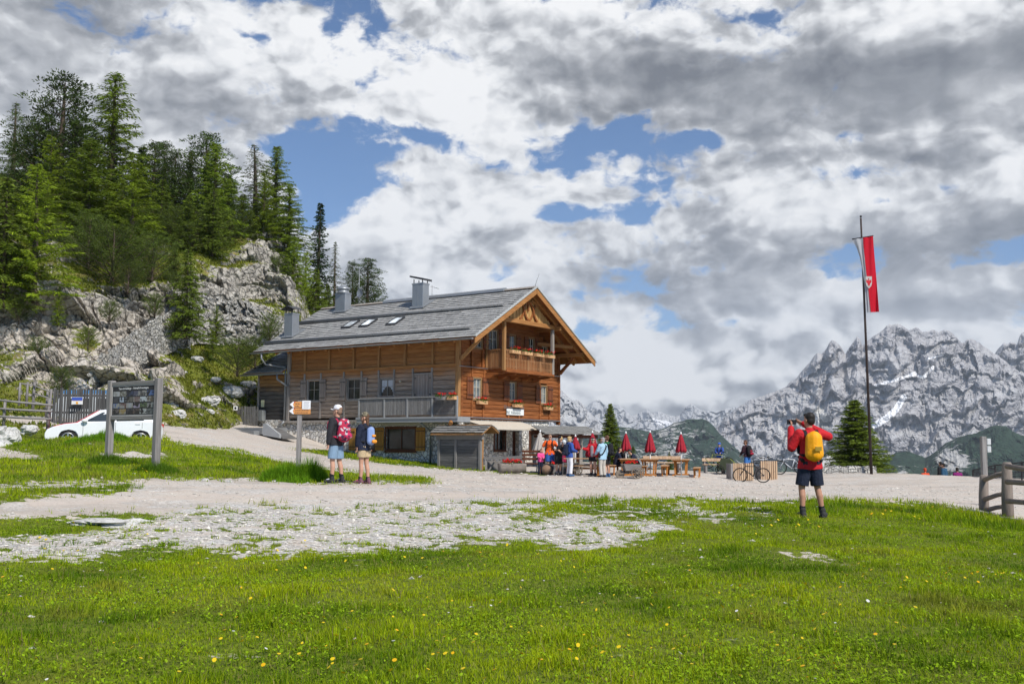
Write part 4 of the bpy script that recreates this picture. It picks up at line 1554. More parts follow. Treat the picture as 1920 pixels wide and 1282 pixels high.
def plant_mass(n1, n2, e, q0, q1, out, h, L, red, seed, spread=.13, high=.24):
 rng = np.random.default_rng(seed + 91)
 q0, q1, out = np.array(q0), np.array(q1), np.array(out)
 n = int(170 * max(L, .5))
 def cards(n, s, z0, z1, tint):
  t = rng.random((n, 1))
  c = q0 + (q1 - q0) * t + out * (.1 + spread * rng.normal(size=(n, 1)) * .7)
  c[:, 2] += h + z0 + (z1 - z0) * rng.random(n) * (.5 + .5 * np.sin(t[:, 0] * 11 + seed) ** 2)
  a = rng.normal(size=(n, 3))
  a /= np.linalg.norm(a, axis=1)[:, None]
  b = np.cross(a, rng.normal(size=(n, 3)))
  b /= np.linalg.norm(b, axis=1)[:, None]
  V = np.stack([c - a * s, c - b * s * .8, c + a * s, c + b * s * .8], 1).reshape(-1, 3)
  return V, np.arange(4 * n).reshape(-1, 4), np.repeat(np.array(tint) * (.6 + .8 * rng.random((n, 1))), 4, 0)
 V, F, T = cards(n, .045, -.07, .16, (.05, .13, .015))
 np_obj(n1, V, F, M_PLANT, e, attrs={'tint': T})
 V, F, T = cards(int(n * red), .038, .08, high, (.75, .025, .02))
 np_obj(n2, V, F, M_PLANT, e, attrs={'tint': T})


M_PLANT = m_leafy('plant_leaf', .5, .3)
M_BOXPALE = simple('pale_box_board', (.58, .34, .17), .7, .15, 3)


def roof_plane(mb, x_lo, x_hi, y0, y1, rid_x, rid_z, sl, thick=.055, course=.25, seed=3, lift=.0):
 """courses of shingles from the eave (x_lo) up to the ridge (x_hi), butted in steps; jagged butt line"""
 rng = random.Random(seed)
 sgn = 1 if x_hi > x_lo else -1
 n = max(1, int(round(abs(x_hi - x_lo) / course)))
 cw = (x_hi - x_lo) / n
 step = .45
 for i in range(n):
  xa = x_lo + i * cw
  xb = xa + cw * 1.28
  ny = int((y1 - y0) / step)
  for j in range(ny):
   ya, yb = y0 + (y1 - y0) * j / ny, y0 + (y1 - y0) * (j + 1) / ny
   xx = xa + sgn * rng.uniform(-.02, .02)
   t = thick * rng.uniform(.8, 1.2)
   xi = xx + sgn * .09
   za, zb = rid_z - sl * abs(xx - rid_x), rid_z - sl * abs(xb - rid_x)
   vs = [(xi, ya, za + lift + .02), (xi, yb, za + lift + .02), (xb, yb, zb + lift - .01), (xb, ya, zb + lift - .01),
    (xx, ya, za + lift + t), (xx, yb, za + lift + t), (xb, yb, zb + lift), (xb, ya, zb + lift)]
   fs = [(0, 1, 5, 4), (4, 5, 6, 7), (0, 4, 7, 3), (1, 2, 6, 5)]
   if sgn < 0: fs = [f[::-1] for f in fs]
   mb._add(vs, fs)
 return mb


def build_hut():
 hut = empty('mountain_hut', HUT, YAW, 'large timber mountain hut with grey shingle roof, carved gable and stone basement', 'hut')
 B = Matrix()
 # --- measured openings
 def rs(x0, y0, x1, y1):
  a, b = on_side(x0, y0), on_side(x1, y1)
  return min(a[0], b[0]), max(a[0], b[0]), min(a[1], b[1]), max(a[1], b[1])
 def rg(x0, y0, x1, y1, y=0.0):
  a, b = on_gable(x0, y0, y), on_gable(x1, y1, y)
  return min(a[0], b[0]), max(a[0], b[0]), min(a[1], b[1]), max(a[1], b[1])
 sw = [rs(578, 714, 599, 751), rs(652.5, 711.5, 675, 748), rs(714, 711, 737.6, 742.7)]
 sd = rs(777.4, 703, 809, 744)
 gw = [rg(887, 709, 901, 747), rg(955, 717, 966, 750), rg(1014, 724, 1024, 756)]
 gu = [rg(890, 629, 904, 652), rg(917, 618, 933, 657), rg(956, 628, 966, 660), rg(992, 634, 1001, 667), rg(1016, 649, 1026, 670)]
 bw = [rs(725, 803, 778, 843), rs(671, 804, 703, 843)]
 gs = [rg(927, 806, 947, 843), rg(993, 808, 1005, 845)]
 gd = rg(961, 808, 973, 858)
 pad = lambda h, p=.06: (h[0] - p, h[1] + p, h[2] - p, h[3] + p)
 # --- timber walls
 mb = MB()
 log_wall(mb, 'y', 0.0, ZB, ZM, lambda z: (0.12, HL), [pad(h) for h in sw + [sd]], seed=2)
 mb.build('eaves_wall', M_SIDE, hut)
 mb = MB()
 log_wall(mb, 'y', .05, ZM + .1, 6.95, lambda z: (0.12, HL), [], bulge=.012, seed=5, gap=.003)
 mb.build('upper_eaves_wall', M_SIDE, hut)
 mb = MB()
 def gb(z):
  k = max(0, (RIDZ - .34 - z) / SLOPE_)
  return max(0, RIDX - k), min(GW, RIDX + k)
 log_wall(mb, 'x', 0.0, ZB, ZM - .06, lambda z: (0.0, GW), [pad(h) for h in gw], seed=8)
 log_wall(mb, 'x', .04, ZM + .04, RIDZ - .36, gb, [pad(h) for h in gu], bulge=.016, seed=9, gap=.004)
 mb.build('gable_wall', M_FRONT, hut)
 # core of the building, seen only through gaps
 mb = MB()
 mb.box(.24, GW - .01, .24, HL - .01, ZB - .02, ZM)
 mb.prism([(.3, ZM), (GW - .05, ZM), (GW - .05, 6.3), (RIDX, RIDZ - .42), (.3, 6.9)], 'y', .26, HL - .02)
 mb.build('inner_core', simple('dark_interior', (.03, .022, .016), .9, .1), hut)
 # --- bands, posts
 mb = MB()
 mb.box(-.10, .02, .06, HL + .02, ZM - .02, ZM + .13, .01)
 mb.box(-.08, .06, .1, HL, 6.75, 6.95)
 mb.build('storey_beam', M_BEAM, hut)
 mb = MB()
 mb.box(-.06, GW + .04, -.085, .03, ZM - .085, ZM + .02)
 mb.box(-.06, GW + .02, -.10, .03, ZB - .09, ZB - .005)
 mb.build('gable_band', M_FRONT, hut)
 mb = MB()
 mb.box(-.06, 2.55, -.125, -.086, ZM - .02, ZM + .006)
 mb.box(7.6, GW + .02, -.125, -.086, ZM - .02, ZM + .006)
 mb.box(-.06, GW + .02, -.16, -.101, ZB - .035, ZB + .0)
 mb.build('metal_flashing', M_METAL, hut)
 for px in (573, 618, 664, 711, 760, 812):
  a = on_side(px, 660)[0]
  MB().box(-.07, .05, a - .075, a + .075, ZM + .132, 6.74, .008).build('wall_post', M_BEAMV, hut)
 for px in (572.5, 603, 646, 679, 711, 740, 775, 811):
  a = on_side(px, 700)[0]
  MB().box(-.08, .0, a - .055, a + .055, 4.75, ZM - .03, .008).build('wall_post', M_GREYV, hut)
 for px in (601, 646):
  a = on_side(px, 770)[0]
  MB().box(-.08, .0, a - .06, a + .06, ZB, 3.5, .008).build('wall_post', M_GREYV, hut)
 for px in (711, 740, 775, 811):
  a = on_side(px, 720)[0]
  MB().box(-.075, .0, a - .055, a + .055, 3.5, 4.74, .008).build('wall_post', M_GREYV, hut)
 MB().box(-.09, .11, -.10, .13, ZB, 6.93, .015).build('corner_post', M_BEAMV, hut)
 MB().box(GW - .1, GW + .07, -.09, .12, ZB - .25, 6.45, .015).build('corner_post', M_FRONT, hut)
 MB().box(-.11, .1, HL - .1, HL + .1, ZB - .1, 6.9, .015).build('corner_post', M_GREYV, hut)
 MB().box(.131, .30, -.10, .0, ZB, 6.5, .012).build('corner_post', M_FRONT, hut)
 for (px, z0, z1) in ((884, ZM + .03, 6.2), (904, ZM + .03, 6.2), (884, ZB, 3.5), (905, ZB, 3.5), (952, ZB, 3.5), (972, ZB, 3.5), (1011, ZB, 3.5), (1029, ZB, 3.5), (884, 4.7, ZM - .1), (907, 4.7, ZM - .1), (911, ZM + .03, 7.4)):
  a = on_gable(px, 690)[0]
  MB().box(a - .06, a + .06, -.085, -.0, z0, z1, .008).build('gable_post', M_BEAMV if px in (911,) else M_FRONT, hut)
 # --- openings
 for i, w in enumerate(sw):
  window(hut, False, *w, shutters=(-1, 1) if i < 2 else (), shut_mat=M_SHUT_GREY, shut_w=.46, curtain=.75 if i == 2 else None, frame=M_GREYV)
 mb = MB()
 s = Side(mb, False)
 for k in range(6):
  w = (sd[1] - sd[0]) / 6
  s.box(sd[0] + w * k + .006, sd[0] + w * (k + 1) - .006, sd[2], sd[3], -.02, .03, .006)
 d = mb.build('door', M_SHUT_GREY, hut)
 for zz in (sd[2] + .12, sd[3] - .2):
  for a in (sd[0] + .02, sd[1] - .14):
   mb = MB()
   Side(mb, False).box(a, a + .12, zz, zz + .045, .028, .04)
   mb.build('hinge', M_BLACK, d)
 mb = MB()
 s = Side(mb, False)
 s.box(sd[0] - .09, sd[0], sd[2], sd[3] + .09, -.1, .05).box(sd[1], sd[1] + .09, sd[2], sd[3] + .09, -.1, .05).box(sd[0], sd[1], sd[3], sd[3] + .09, -.1, .049)
 mb.build('door_frame', M_GREYV, hut)
 for w in gw: window(hut, True, *w, shutters=((-1, .5), (1, .5)), shut_mat=M_SHUT_RED, glass=M_GLASSPALE)
 for i, w in enumerate(gu):
  window(hut, True, *w, shutters={0: ((-1, .3), (1, .42)), 1: ((1, .36),), 2: ((-1, .38), (1, .4)), 3: ((-1, .38), (1, .4)), 4: ((-1, .36), (1, .3))}[i], shut_mat=M_SHUT_RED, plane=.04,
   glass=M_GLASSPALE if i == 2 else M_GLASS)
 # --- stone basement
 mb = MB()
 def wallpiece(gable, lo, hi, z0, z1, holes, plane, thick=.45):
  s = Side(mb, gable, plane)
  zs = sorted({z0, z1} | {q for h in holes for q in (h[2], h[3]) if z0 < q < z1})
  for a, b in zip(zs[:-1], zs[1:]):
   for p, q in spans(lo, hi, [(h[0], h[1]) for h in holes if h[2] < (a + b) / 2 < h[3]]): s.box(p, q, a, b, -thick, 0)
 wallpiece(False, .0, HL, -.6, ZB - .1, bw, 0.0)
 wallpiece(True, .0, 8.45, -.6, ZB - .1, gs + [gd], 0.003)
 mb.box(8.0, 8.45, .45, 6, -.6, ZB - .1)
 mb.build('stone_basement', M_STONE, hut)
 MB().box(.46, 8.0, .46, HL - .4, -.6, ZB - .12).build('basement_core', simple('dark_interior', (.03, .022, .016)), hut)
 for i, w in enumerate(bw):
  window(hut, False, *w, frame=M_FRAMERED, muntin=(1, 0), fw=.10 if i == 0 else .07, shutters=((-1, .62), (1, .62)) if i == 0 else ((1, .5),), shut_mat=M_SHUT_OCHRE, recess=.1)
 for w in gs: window(hut, True, *w, frame=M_FRAMERED, muntin=(1, 0), fw=.06, recess=.16)
 mb = MB()
 s = Side(mb, True)
 s.box(gd[0], gd[1], gd[2] - .2, gd[3], -.30, -.24)
 dr = mb.build('door', M_FRAMERED, hut)
 mb = MB()
 Side(mb, True).box(gd[0] + .05, gd[0] + .14, 1.1, 1.15, -.24, -.2)
 mb.build('handle', M_METAL, dr)
 mb = MB()
 s = Side(mb, True)
 s.box(gd[0] - .13, gd[1] + .5, gd[3], gd[3] + .28, -.3, .012)
 for w in gs: s.box(w[0] - .2, w[1] + .2, w[3] + .07, w[3] + .30, -.3, .012)
 mb.build('lintel', M_PLASTER, hut)
 mb = MB()
 s = Side(mb, False)
 for k in range(22):
  a = bw[0][0] - .9 + k * .145
  if a < bw[0][1] + .9: s.box(a + .006, a + .137, bw[0][3] + .13, bw[0][3] + .42 + .03 * (k % 3), -.2, .014)
 mb.build('lintel', M_PLASTER, hut)
 # --- roof
 e0, e1 = -1.10, 10.5
 y0, y1 = -1.85, HL + 1.95
 mb = MB()
 roof_plane(mb, e0, RIDX, y0, y1, RIDX, RIDZ, SLOPE_)
 roof_plane(mb, e1, RIDX, y0, y1, RIDX, RIDZ, SLOPE_, seed=4, course=.5)
 roof = mb.build('roof', M_SHINGLE, hut)
 mb = MB()
 th = .10
 mb.prism([(e0 + .03, roof_z(e0) - .004), (RIDX, RIDZ - .02), (e1 - .03, roof_z(e1) - .004), (e1 - .03, roof_z(e1) - th), (RIDX, RIDZ - th - .02), (e0 + .03, roof_z(e0) - th)], 'y', y0 + .05, y1 - .05)
 mb.build('roof_boarding', M_FRONT, roof)
 # barge boards and verge
 mb = MB()
 for (xa, xb) in ((e0 + .02, RIDX - .02), (e1 - .02, RIDX + .02)):
  za, zb = roof_z(xa), roof_z(xb)
  mb._add([(xa, y0, za - .05), (xa, y0, za - .33), (xb, y0, zb - .35), (xb, y0, zb - .05), (xa, y0 - .05, za - .05), (xa, y0 - .05, za - .33), (xb, y0 - .05, zb - .35), (xb, y0 - .05, zb - .05)],
    [(0, 1, 2, 3), (7, 6, 5, 4), (0, 3, 7, 4), (1, 5, 6, 2), (0, 4, 5, 1), (3, 2, 6, 7)])
 mb.build('barge_board', M_BEAM, roof)
 mb = MB()
 for (xa, xb) in ((e0, RIDX), (e1, RIDX)):
  mb.bar((xa, y0 - .03, roof_z(xa) + .03), (xb, y0 - .03, roof_z(xb) + .03), .12, .07)
 mb.build('verge_trim', simple('grey_verge', (.40, .41, .40), .6, .15, 3), roof)
 # rafters under the eaves
 for k in range(14):
  y = -.5 + k * (HL + .6) / 13
  MB().bar((e0 + .10, y, roof_z(e0 + .10) - .21), (.1, y, roof_z(.1) - .21), .11, .15).build('rafter', M_BEAM, roof)
  MB().bar((e1 - .10, y, roof_z(e1 - .10) - .21), (GW, y, roof_z(GW) - .21), .11, .15).build('rafter', M_BEAM, roof)
 # purlins carrying the verge and the cross rafter of the gable
 for (x, d) in ((.12, .42), (RIDX, .42), (GW - .05, .42), (7.05, .5), (1.9, .5)):
  z = roof_z(x) - d
  MB().box(x - .11, x + .11, y0 + .12, .3, z, z + .24, .015).build('purlin', M_BEAM, roof)
 mb = MB()
 for (xa, xb) in ((e0 + .3, RIDX - .1), (e1 - .3, RIDX + .1)):
  for yy in (-1.45, -.75): mb.bar((xa, yy, roof_z(xa) - .2), (xb, yy, roof_z(xb) - .2), .14, .16)
 mb.build('gable_rafter', M_BEAM, roof)
 # corner braces
 MB().bar((.05, -.14, 5.55), (.05, -1.35, 6.52), .14, .16).build('brace', M_BEAMV, roof)
 MB().bar((GW + .1, -.04, 5.35), (GW + .85, -.3, 6.15), .13, .15).build('brace', M_FRONT, roof)
 MB().bar((GW - .02, -.12, 5.4), (GW - .02, -1.1, 6.25), .13, .15).build('brace', M_FRONT, roof)
 MB().bar((7.1, -.1, 6.9), (8.6, -1.5, 6.75), .13, .18).build('brace', M_BEAM, roof)
 # ridge cap, snow guards, gutters
 mb = MB()
 xr = on_roof(663, 569)
 mb.prism([(RIDX - .28, RIDZ - .06), (RIDX - .24, RIDZ + .07), (RIDX, RIDZ + .17), (RIDX + .24, RIDZ + .07), (RIDX + .28, RIDZ - .06)], 'y', .15, 9.0)
 mb.build('ridge_cap', M_METAL, roof)
 for ya, yb in ((y0 + .02, .149), (9.001, y1)):
  MB().prism([(RIDX - .16, RIDZ - .02), (RIDX, RIDZ + .09), (RIDX + .16, RIDZ - .02)], 'y', ya, yb).build('ridge_board', M_GREYV, roof)
 for (pa, pb) in (((558, 608), (940, 578)), ((478 + 24, 645), (878, 621))):
  a, b = on_roof(*pa), on_roof(*pb)
  x = (a[0] + b[0]) / 2
  ya, yb = sorted((a[1], b[1]))
  mb = MB()
  mb.tube([(x, ya, roof_z(x) + .15), (x, yb, roof_z(x) + .15)], .095, 10)
  sg = mb.build('snow_guard', simple('weathered_pole', (.20, .20, .205), .7, .25, 4), roof)
  mb = MB()
  k = ya + .3
  while k < yb:
   mb.box(x - .03, x + .03, k, k + .04, roof_z(x) + .02, roof_z(x) + .10)
   mb.tube([(x + .1, k, roof_z(x) + .12), (x, k, roof_z(x) + .26), (x - .11, k, roof_z(x) + .12)], .014, 5)
   k += 1.25
  mb.build('bracket', M_DARKMETAL, sg)
 mb = MB()
 zg = roof_z(e0)
 pr = [(e0 - .15 + .085 * math.cos(a), zg - .06 + .085 * math.sin(a)) for a in [math.pi + math.pi * k / 8 for k in range(9)]] + [(e0 - .075, zg - .06), (e0 - .225, zg - .06)]
 mb.prism(pr, 'y', y0, y1)
 zg2 = roof_z(e1)
 mb.prism([(e1 + .02, zg2 + .0), (e1 + .2, zg2 + .0), (e1 + .18, zg2 - .1), (e1 + .04, zg2 - .1)], 'y', y0, y1)
 mb.build('gutter', M_GUTTER, roof)
 mb = MB()
 mb.tube([(e0 - .15, HL + 1.0, zg - .12), (e0 - .15, HL + 1.0, zg - .42), (e0 + .05, HL + .85, zg - .75), (-.16, HL + .2, 5.6), (-.16, HL + .15, 5.2), (-.16, HL + .15, 2.5)], .06, 8)
 mb.tube([(-.16, HL + .15, 2.5), (-.3, HL + .4, 2.15)], .07, 8)
 mb.build('downpipe', M_GUTTER, hut)
 mb = MB()
 mb.tube([(-.98, 1.65, ZB - .1), (-.98, 1.65, ZB - .3), (-.14, 1.65, ZB - .75), (-.14, 1.65, .0)], .05, 8)
 mb.build('downpipe', M_GUTTER, hut)
 # chimneys
 for (pl, pr_, pb, ptop, pcap, kind) in ((534.5, 558, 630, 588, 574, 'flat'), (629, 657, 583, 550, 534, 'dome'), (773, 803.5, 575, 532, 520, 'tilt')):
  xa = on_roof((pl + pr_) / 2, pb)
  x, y = xa[0], xa[1]
  zz = lambda p: on_side((pl + pr_) / 2, p, x)[1]
  zt, zc = zz(ptop), zz(pcap)
  w = abs(on_side(pl, pb, x)[0] - on_side(pr_, pb, x)[0]) / 2 * .66
  d = .27
  mb = MB()
  mb.box(x - d, x + d, y - w, y + w, roof_z(x) - .3, zt, .012)
  mb.box(x - d - .02, x + d + .02, y - w - .02, y + w + .02, zt - .07, zt + .006)
  if kind == 'tilt': mb.box(x - d - .012, x - d + .02, y - .03, y + .03, roof_z(x) - .2, zt - .08)
  ch = mb.build('chimney', M_METAL, roof)
  mb = MB()
  mb._add([(x - d - .12, y - w - .12, roof_z(x - d) + .02), (x - d - .12, y + w + .12, roof_z(x - d) + .02), (x + d + .5, y + w + .12, roof_z(x + d + .4) + .07), (x + d + .5, y - w - .12, roof_z(x + d + .4) + .07),
    (x - d - .12, y - w - .12, roof_z(x - d) + .09), (x - d - .12, y + w + .12, roof_z(x - d) + .09), (x + d + .5, y + w + .12, roof_z(x + d + .4) + .13), (x + d + .5, y - w - .12, roof_z(x + d + .4) + .13)],
    [(4, 7, 6, 5), (0, 1, 5, 4), (0, 4, 7, 3), (1, 2, 6, 5)])
  mb.build('flashing', M_METAL, ch)
  mb = MB()
  if kind == 'dome':
   mb.lathe((x, y, zt), [(.42, .0), (.40, .04), (.36, .05), (.34, .22), (.43, .23), (.44, .26), (.34, .36), (.22, .44), (.08, .48), (.0, .49)], 14)
  else:
   for sx in (-1, 1):
    for sy in (-1, 1): mb.box(x + sx * d * .8 - .02, x + sx * d * .8 + .02, y + sy * w * .8 - .02, y + sy * w * .8 + .02, zt - .02, zc - .12)
   if kind == 'flat':
    mb.prism([(y - w - .2, zc - .22), (y, zc), (y + w + .2, zc - .22), (y + w + .2, zc - .25), (y, zc - .035), (y - w - .2, zc - .25)], 'x', x - d - .14, x + d + .14)
   else:
    mb._add([(x - d - .1, y - w - .12, zc - .26), (x + d + .1, y - w - .12, zc - .26), (x + d + .1, y + w + .12, zc), (x - d - .1, y + w + .12, zc),
      (x - d - .1, y - w - .12, zc - .14), (x + d + .1, y - w - .12, zc - .14), (x + d + .1, y + w + .12, zc + .10), (x - d - .1, y + w + .12, zc + .10)],
      [(0, 3, 2, 1), (4, 5, 6, 7), (0, 1, 5, 4), (1, 2, 6, 5), (2, 3, 7, 6), (3, 0, 4, 7)])
  mb.build('chimney_cap', M_DARKMETAL if kind != 'dome' else M_METAL, ch)
 # skylights
 for (px, py) in ((657, 610.5), (690, 608), (741, 604.5)):
  x, y, z = on_roof(px, py)
  h = .42
  def sl(dx, dy, up): return (x + dx, y + dy, roof_z(x + dx) + up)
  mb = MB()
  for (a, b, c, d) in ((-h, -h + .07, -.36, .36), (h - .07, h, -.36, .36), (-h + .07, h - .07, -.36, -.29), (-h + .07, h - .07, .29, .36)):
   mb._add([sl(a, c, 0), sl(b, c, 0), sl(b, d, 0), sl(a, d, 0), sl(a, c, .14), sl(b, c, .14), sl(b, d, .14), sl(a, d, .14)], [(0, 3, 2, 1), (4, 5, 6, 7), (0, 1, 5, 4), (1, 2, 6, 5), (2, 3, 7, 6), (3, 0, 4, 7)])
  f = mb.build('skylight', M_DARKMETAL, roof)
  MB()._add([sl(-h + .07, -.29, .11), sl(h - .07, -.29, .11), sl(h - .07, .29, .11), sl(-h + .07, .29, .11)], [(0, 1, 2, 3)]).build('pane', m_skylight, f)
 # --- gable loggia: balcony, posts, boarded pediment
 yb = -1.25
 bx0 = on_gable(945, 650, yb)[0]
 bx1 = on_gable(1035.5, 660, yb)[0]
 zf = on_gable(945, 691, yb)[1]
 zr = zf + 1.0
 xl = on_gable(913, 660, -.03)[0]
 mb = MB()
 mb.box(xl - .02, bx1 + .06, yb - .06, -.02, zf - .06, zf + .02)
 mb.box(xl - .03, bx1 + .08, yb - .10, yb + .06, zf - .16, zf - .04, .01)
 fl = mb.build('balcony_floor', M_FRONT, hut)
 mb = MB()
 for k in range(5):
  x = bx0 + .1 + (bx1 - bx0 - .2) * k / 4
  mb.prism([(yb + .02, zf - .165), (-.05, zf - .165), (-.05, zf - .46), (-.35, zf - .42), (-.55, zf - .3), (yb + .12, zf - .26)], 'x', x - .06, x + .06)
 mb.build('balcony_bracket', M_FRONT, fl)
 mb = MB()
 mb.box(bx0, bx1 + .05, yb - .04, yb + .05, zr - .03, zr + .04, .008)
 mb.box(bx0, bx1, yb - .012, yb + .032, zf + .14, zf + .2)
 mb.box(bx0, bx1, yb - .014, yb + .034, zf + .52, zf + .58)
 nb = 32
 for k in range(nb):
  x = bx0 + .04 + (bx1 - bx0 - .08) * (k + .5) / nb
  if k % 8 != 7: mb.box(x - .026, x + .026, yb - .045, yb - .0145, zf + .02, zr - .032, .006)
 for k in range(4):
  x = bx0 + .04 + (bx1 - bx0 - .08) * (k * 8 + 7.5) / nb
  mb.box(x - .05, x + .05, yb - .046, yb + .03, zf + .021, zr - .031)
 mb.box(xl - .0, xl + .06, yb, -.02, zr - .03, zr + .04)
 bal = mb.build('balustrade', M_BALUSTER, hut)
 mb = MB()
 # end balustrade running back to the wall
 for sx in (bx0,):
  for k in range(11):
   y = yb + .06 + (1.15) * (k + .5) / 11
   xx = xl + (bx0 - xl) * (1 - (y - yb) / 1.25)
   mb.box(xx - .016, xx + .016, y - .037, y + .037, zf + .02, zr - .0, .005)
  mb.bar((bx0, yb + .05, zr + .02), (xl, -.03, zr + .02), .09, .07)
  mb.bar((bx0, yb + .05, zf + .1), (xl, -.03, zf + .1), .05, .06)
 mb.build('balustrade', M_BALUSTER, hut)
 zt = on_gable(945, 602, yb)[1]
 for i, (x, mm) in enumerate(((bx0, M_BEAMV), (bx1, M_GREYV))):
  MB().box(x - .085, x + .085, yb - .095, yb + .08, zf - .1, zt - .02, .02).build('balcony_post', mm, hut)
 # beam carrying the pediment
 mb = MB()
 mb.box(bx0 - .35, bx1 + .55, yb - .14, yb + .12, zt - .02, zt + .22, .02)
 for k in range(4): mb.box(bx1 + .05 + .14 * k, bx1 + .18 + .14 * k, yb - .15 + .001 * k, yb + .13, zt + .22 - .05 * (3 - k) - .02, zt + .22 + .13 - .03 * k)
 mb.build('pediment_beam', M_BEAM, hut)
 mb = MB()
 bwid = .15
 x = bx0 - .9
 k = 0
 while x < bx1 + .8:
  top = min(roof_z(x), roof_z(x + bwid)) - .34
  if top > zt + .3: mb.box(x + .004, x + bwid - .004, yb - .03 - .012 * (k % 2), yb + .03, zt + .221, top, .004)
  x += bwid
  k += 1
 ped = mb.build('pediment_board', M_GABLEBOARD, hut)
 mb = MB()
 def curve(pts, w, o):
  for p, q in zip(pts[:-1], pts[1:]): mb.bar((p[0], yb - .075 - o, p[1]), (q[0], yb - .075 - o, q[1]), .05, w, up=(0, 0, 1))
 zl, zh = zt + .24, RIDZ - .75
 for sx in (-1, 1):
  for c, o in ((-.55, 0), (.55, .0)):
   pts = []
   for k in range(9):
    t = k / 8
    pts.append((RIDX + .05 + c * .8 + sx * (.36 - .36 * math.sin(math.pi * t) * 1.0) * (1 if t < .5 else -1) * (1 if c < 0 else 1), zl + (zh - zl) * t))
   curve(pts, .11, .02 * (sx + 1) + o)
 mb.box(RIDX - .06, RIDX + .06, yb - .13, yb - .05, zl + .5, RIDZ - .3)
 mb.build('carved_brace', M_FRONT, ped)
 MB().bar((RIDX + .3, yb, RIDZ - .62), (bx1 + .5, yb, zt + .5), .16, .22, up=(0, 1, 0)).build('pediment_rafter', M_BEAM, hut)
 # loggia side wall: boarded cheek at the left of the balcony
 # --- eaves-side terrace
 zt2 = ZB - .02
 ta, tb = on_side(857, 785, -.95)[0], on_side(670, 785, -.95)[0]
 mb = MB()
 mb.box(-1.02, .0, ta - .1, tb, ZB - .30, ZB - .03, .01)
 mb.box(-1.06, -1.021, ta - .12, tb + .02, ZB - .12, ZB - .02)
 mb.build('terrace_slab', simple('grey_slab_edge', (.27, .275, .28), .8, .15, 5, bump=.2), hut)
 pa = on_side(811, 760, -.95)[0]
 pz = on_side(740, 747, -.95)[1]
 mb = MB()
 ends = [tb - .12, on_side(721, 760, -.95)[0], on_side(764, 760, -.95)[0], pa, ta + .02]
 for e in ends: mb.box(-1.0, -.9, e - .05, e + .05, ZB - .028, pz + .02, .008)
 mb.box(-1.02, -.88, ta, tb - .1, pz, pz + .05, .008)
 rail = mb.build('terrace_railing', simple('grey_rail_wood', (.24, .24, .24), .8, .2, 6, stretch=(1, .3, 3)), hut)
 mb = MB()
 y = pa + .06
 k = 0
 while y < tb - .2:
  mb.box(-.965, -.935, y + .005, y + .115, ZB + .08, pz - .01, .004)
  if k % 3 == 1: mb.box(-.972, -.9651, y + .035, y + .085, ZB + .3, ZB + .38).box(-.972, -.9651, y + .045, y + .075, ZB + .55, ZB + .6)
  y += .12
  k += 1
 mb.build('railing_board', M_GREYBOARD, rail)
 mb = MB()
 y = ta + .1
 while y < pa - .06:
  mb.box(-.965, -.935, y, y + .05, ZB + .05, pz - .01)
  y += .085
 mb.box(-.97, -.93, ta, pa, ZB + .09, ZB + .14)
 mb.build('baluster', M_DARKBOARD, rail)
 # lower plank ledge beside the terrace (left)
 mb = MB()
 mb.box(-.16, .0, tb + .03, HL + .6, ZB - .23, ZB - .1)
 mb.build('plinth_board', M_GREYV, hut)
 # --- the little annexe at the left end
 a0, a1 = HL + .02, HL + 2.62
 mb = MB()
 log_wall(mb, 'y', .02, ZB - .02, 5.2, lambda z: (a0 + .1, a1), [], seed=12)
 mb.build('annexe_wall', M_ANNEXE, hut)
 MB().box(.25, 4.2, a0, a1 - .03, ZB - .3, 5.25).build('annexe_core', simple('dark_interior', (.03, .022, .016)), hut)
 MB().box(-.06, .1, a1 - .1, a1 + .04, ZB - .1, 5.2, .01).build('corner_post', M_GREYV, hut)
 MB().box(.0, .5, a0, a1, 1.2, ZB - .03).build('annexe_plinth', M_STONE, hut)
 mb = MB()
 ez = 5.28
 roof_plane(mb, -.62, 3.5, a0 + .1, a1 + .75, 3.5, ez + 4.12 * .5, .5, seed=14, course=.24)
 ar = mb.build('annexe_roof', M_SHINGLE, hut)
 mb = MB()
 mb.prism([(-.66, ez - .06), (-.66, ez - .13), (-.8, ez - .13), (-.82, ez - .04), (-.79, ez - .04)], 'y', a0 - .3, a1 + .75)
 mb.tube([(-.73, a0 + .2, ez - .12), (-.73, a0 + .2, ez - .4), (-.3, a0 - .1, ez - .75), (-.16, a0 - .2, ez - .8)], .055, 8)
 mb.build('gutter', M_GUTTER, ar)
 MB().prism([(-.58, ez - .1), (3.5, ez + 4.12 * .5 - .11), (3.5, ez + 4.12 * .5 - .01), (-.58, ez - .0)], 'y', a0 + .12, a1 + .70).build('roof_boarding', M_BEAM, ar)
 # small notices and meter box on the annexe
 MB().box(-.05, .0, a1 - .55, a1 - .32, 3.35, 3.75).build('notice', simple('yellow_notice', (.72, .70, .45), .6, .3, 9), hut)
 MB().box(-.30, -.03, a1 - .75, a1 - .15, ZB - .1, 3.15, .01).build('meter_box', simple('grey_box_paint', (.20, .21, .21), .5, .1), hut)
 # wall lamp on the eaves wall
 la, lz = on_side(755, 716)
 MB().tube([(0, la, lz - .03), (-.16, la, lz), (-.2, la, lz + .05)], .02, 6).ball((-.2, la, lz + .02), .07, 10, 6).build('wall_lamp', simple('brass_lamp', (.45, .40, .3), .4, .2), hut)
 # awning over the door
 mb = MB()
 A, Bc = on_gable(872, 793, -.1)[0], on_gable(986, 800, -.1)[0]
 mb._add([(A, -.02, ZB - .16), (Bc - .3, -.02, ZB - .16), (Bc - .75, -1.7, ZB - .56), (A, -1.7, ZB - .56)], [(0, 3, 2, 1)])
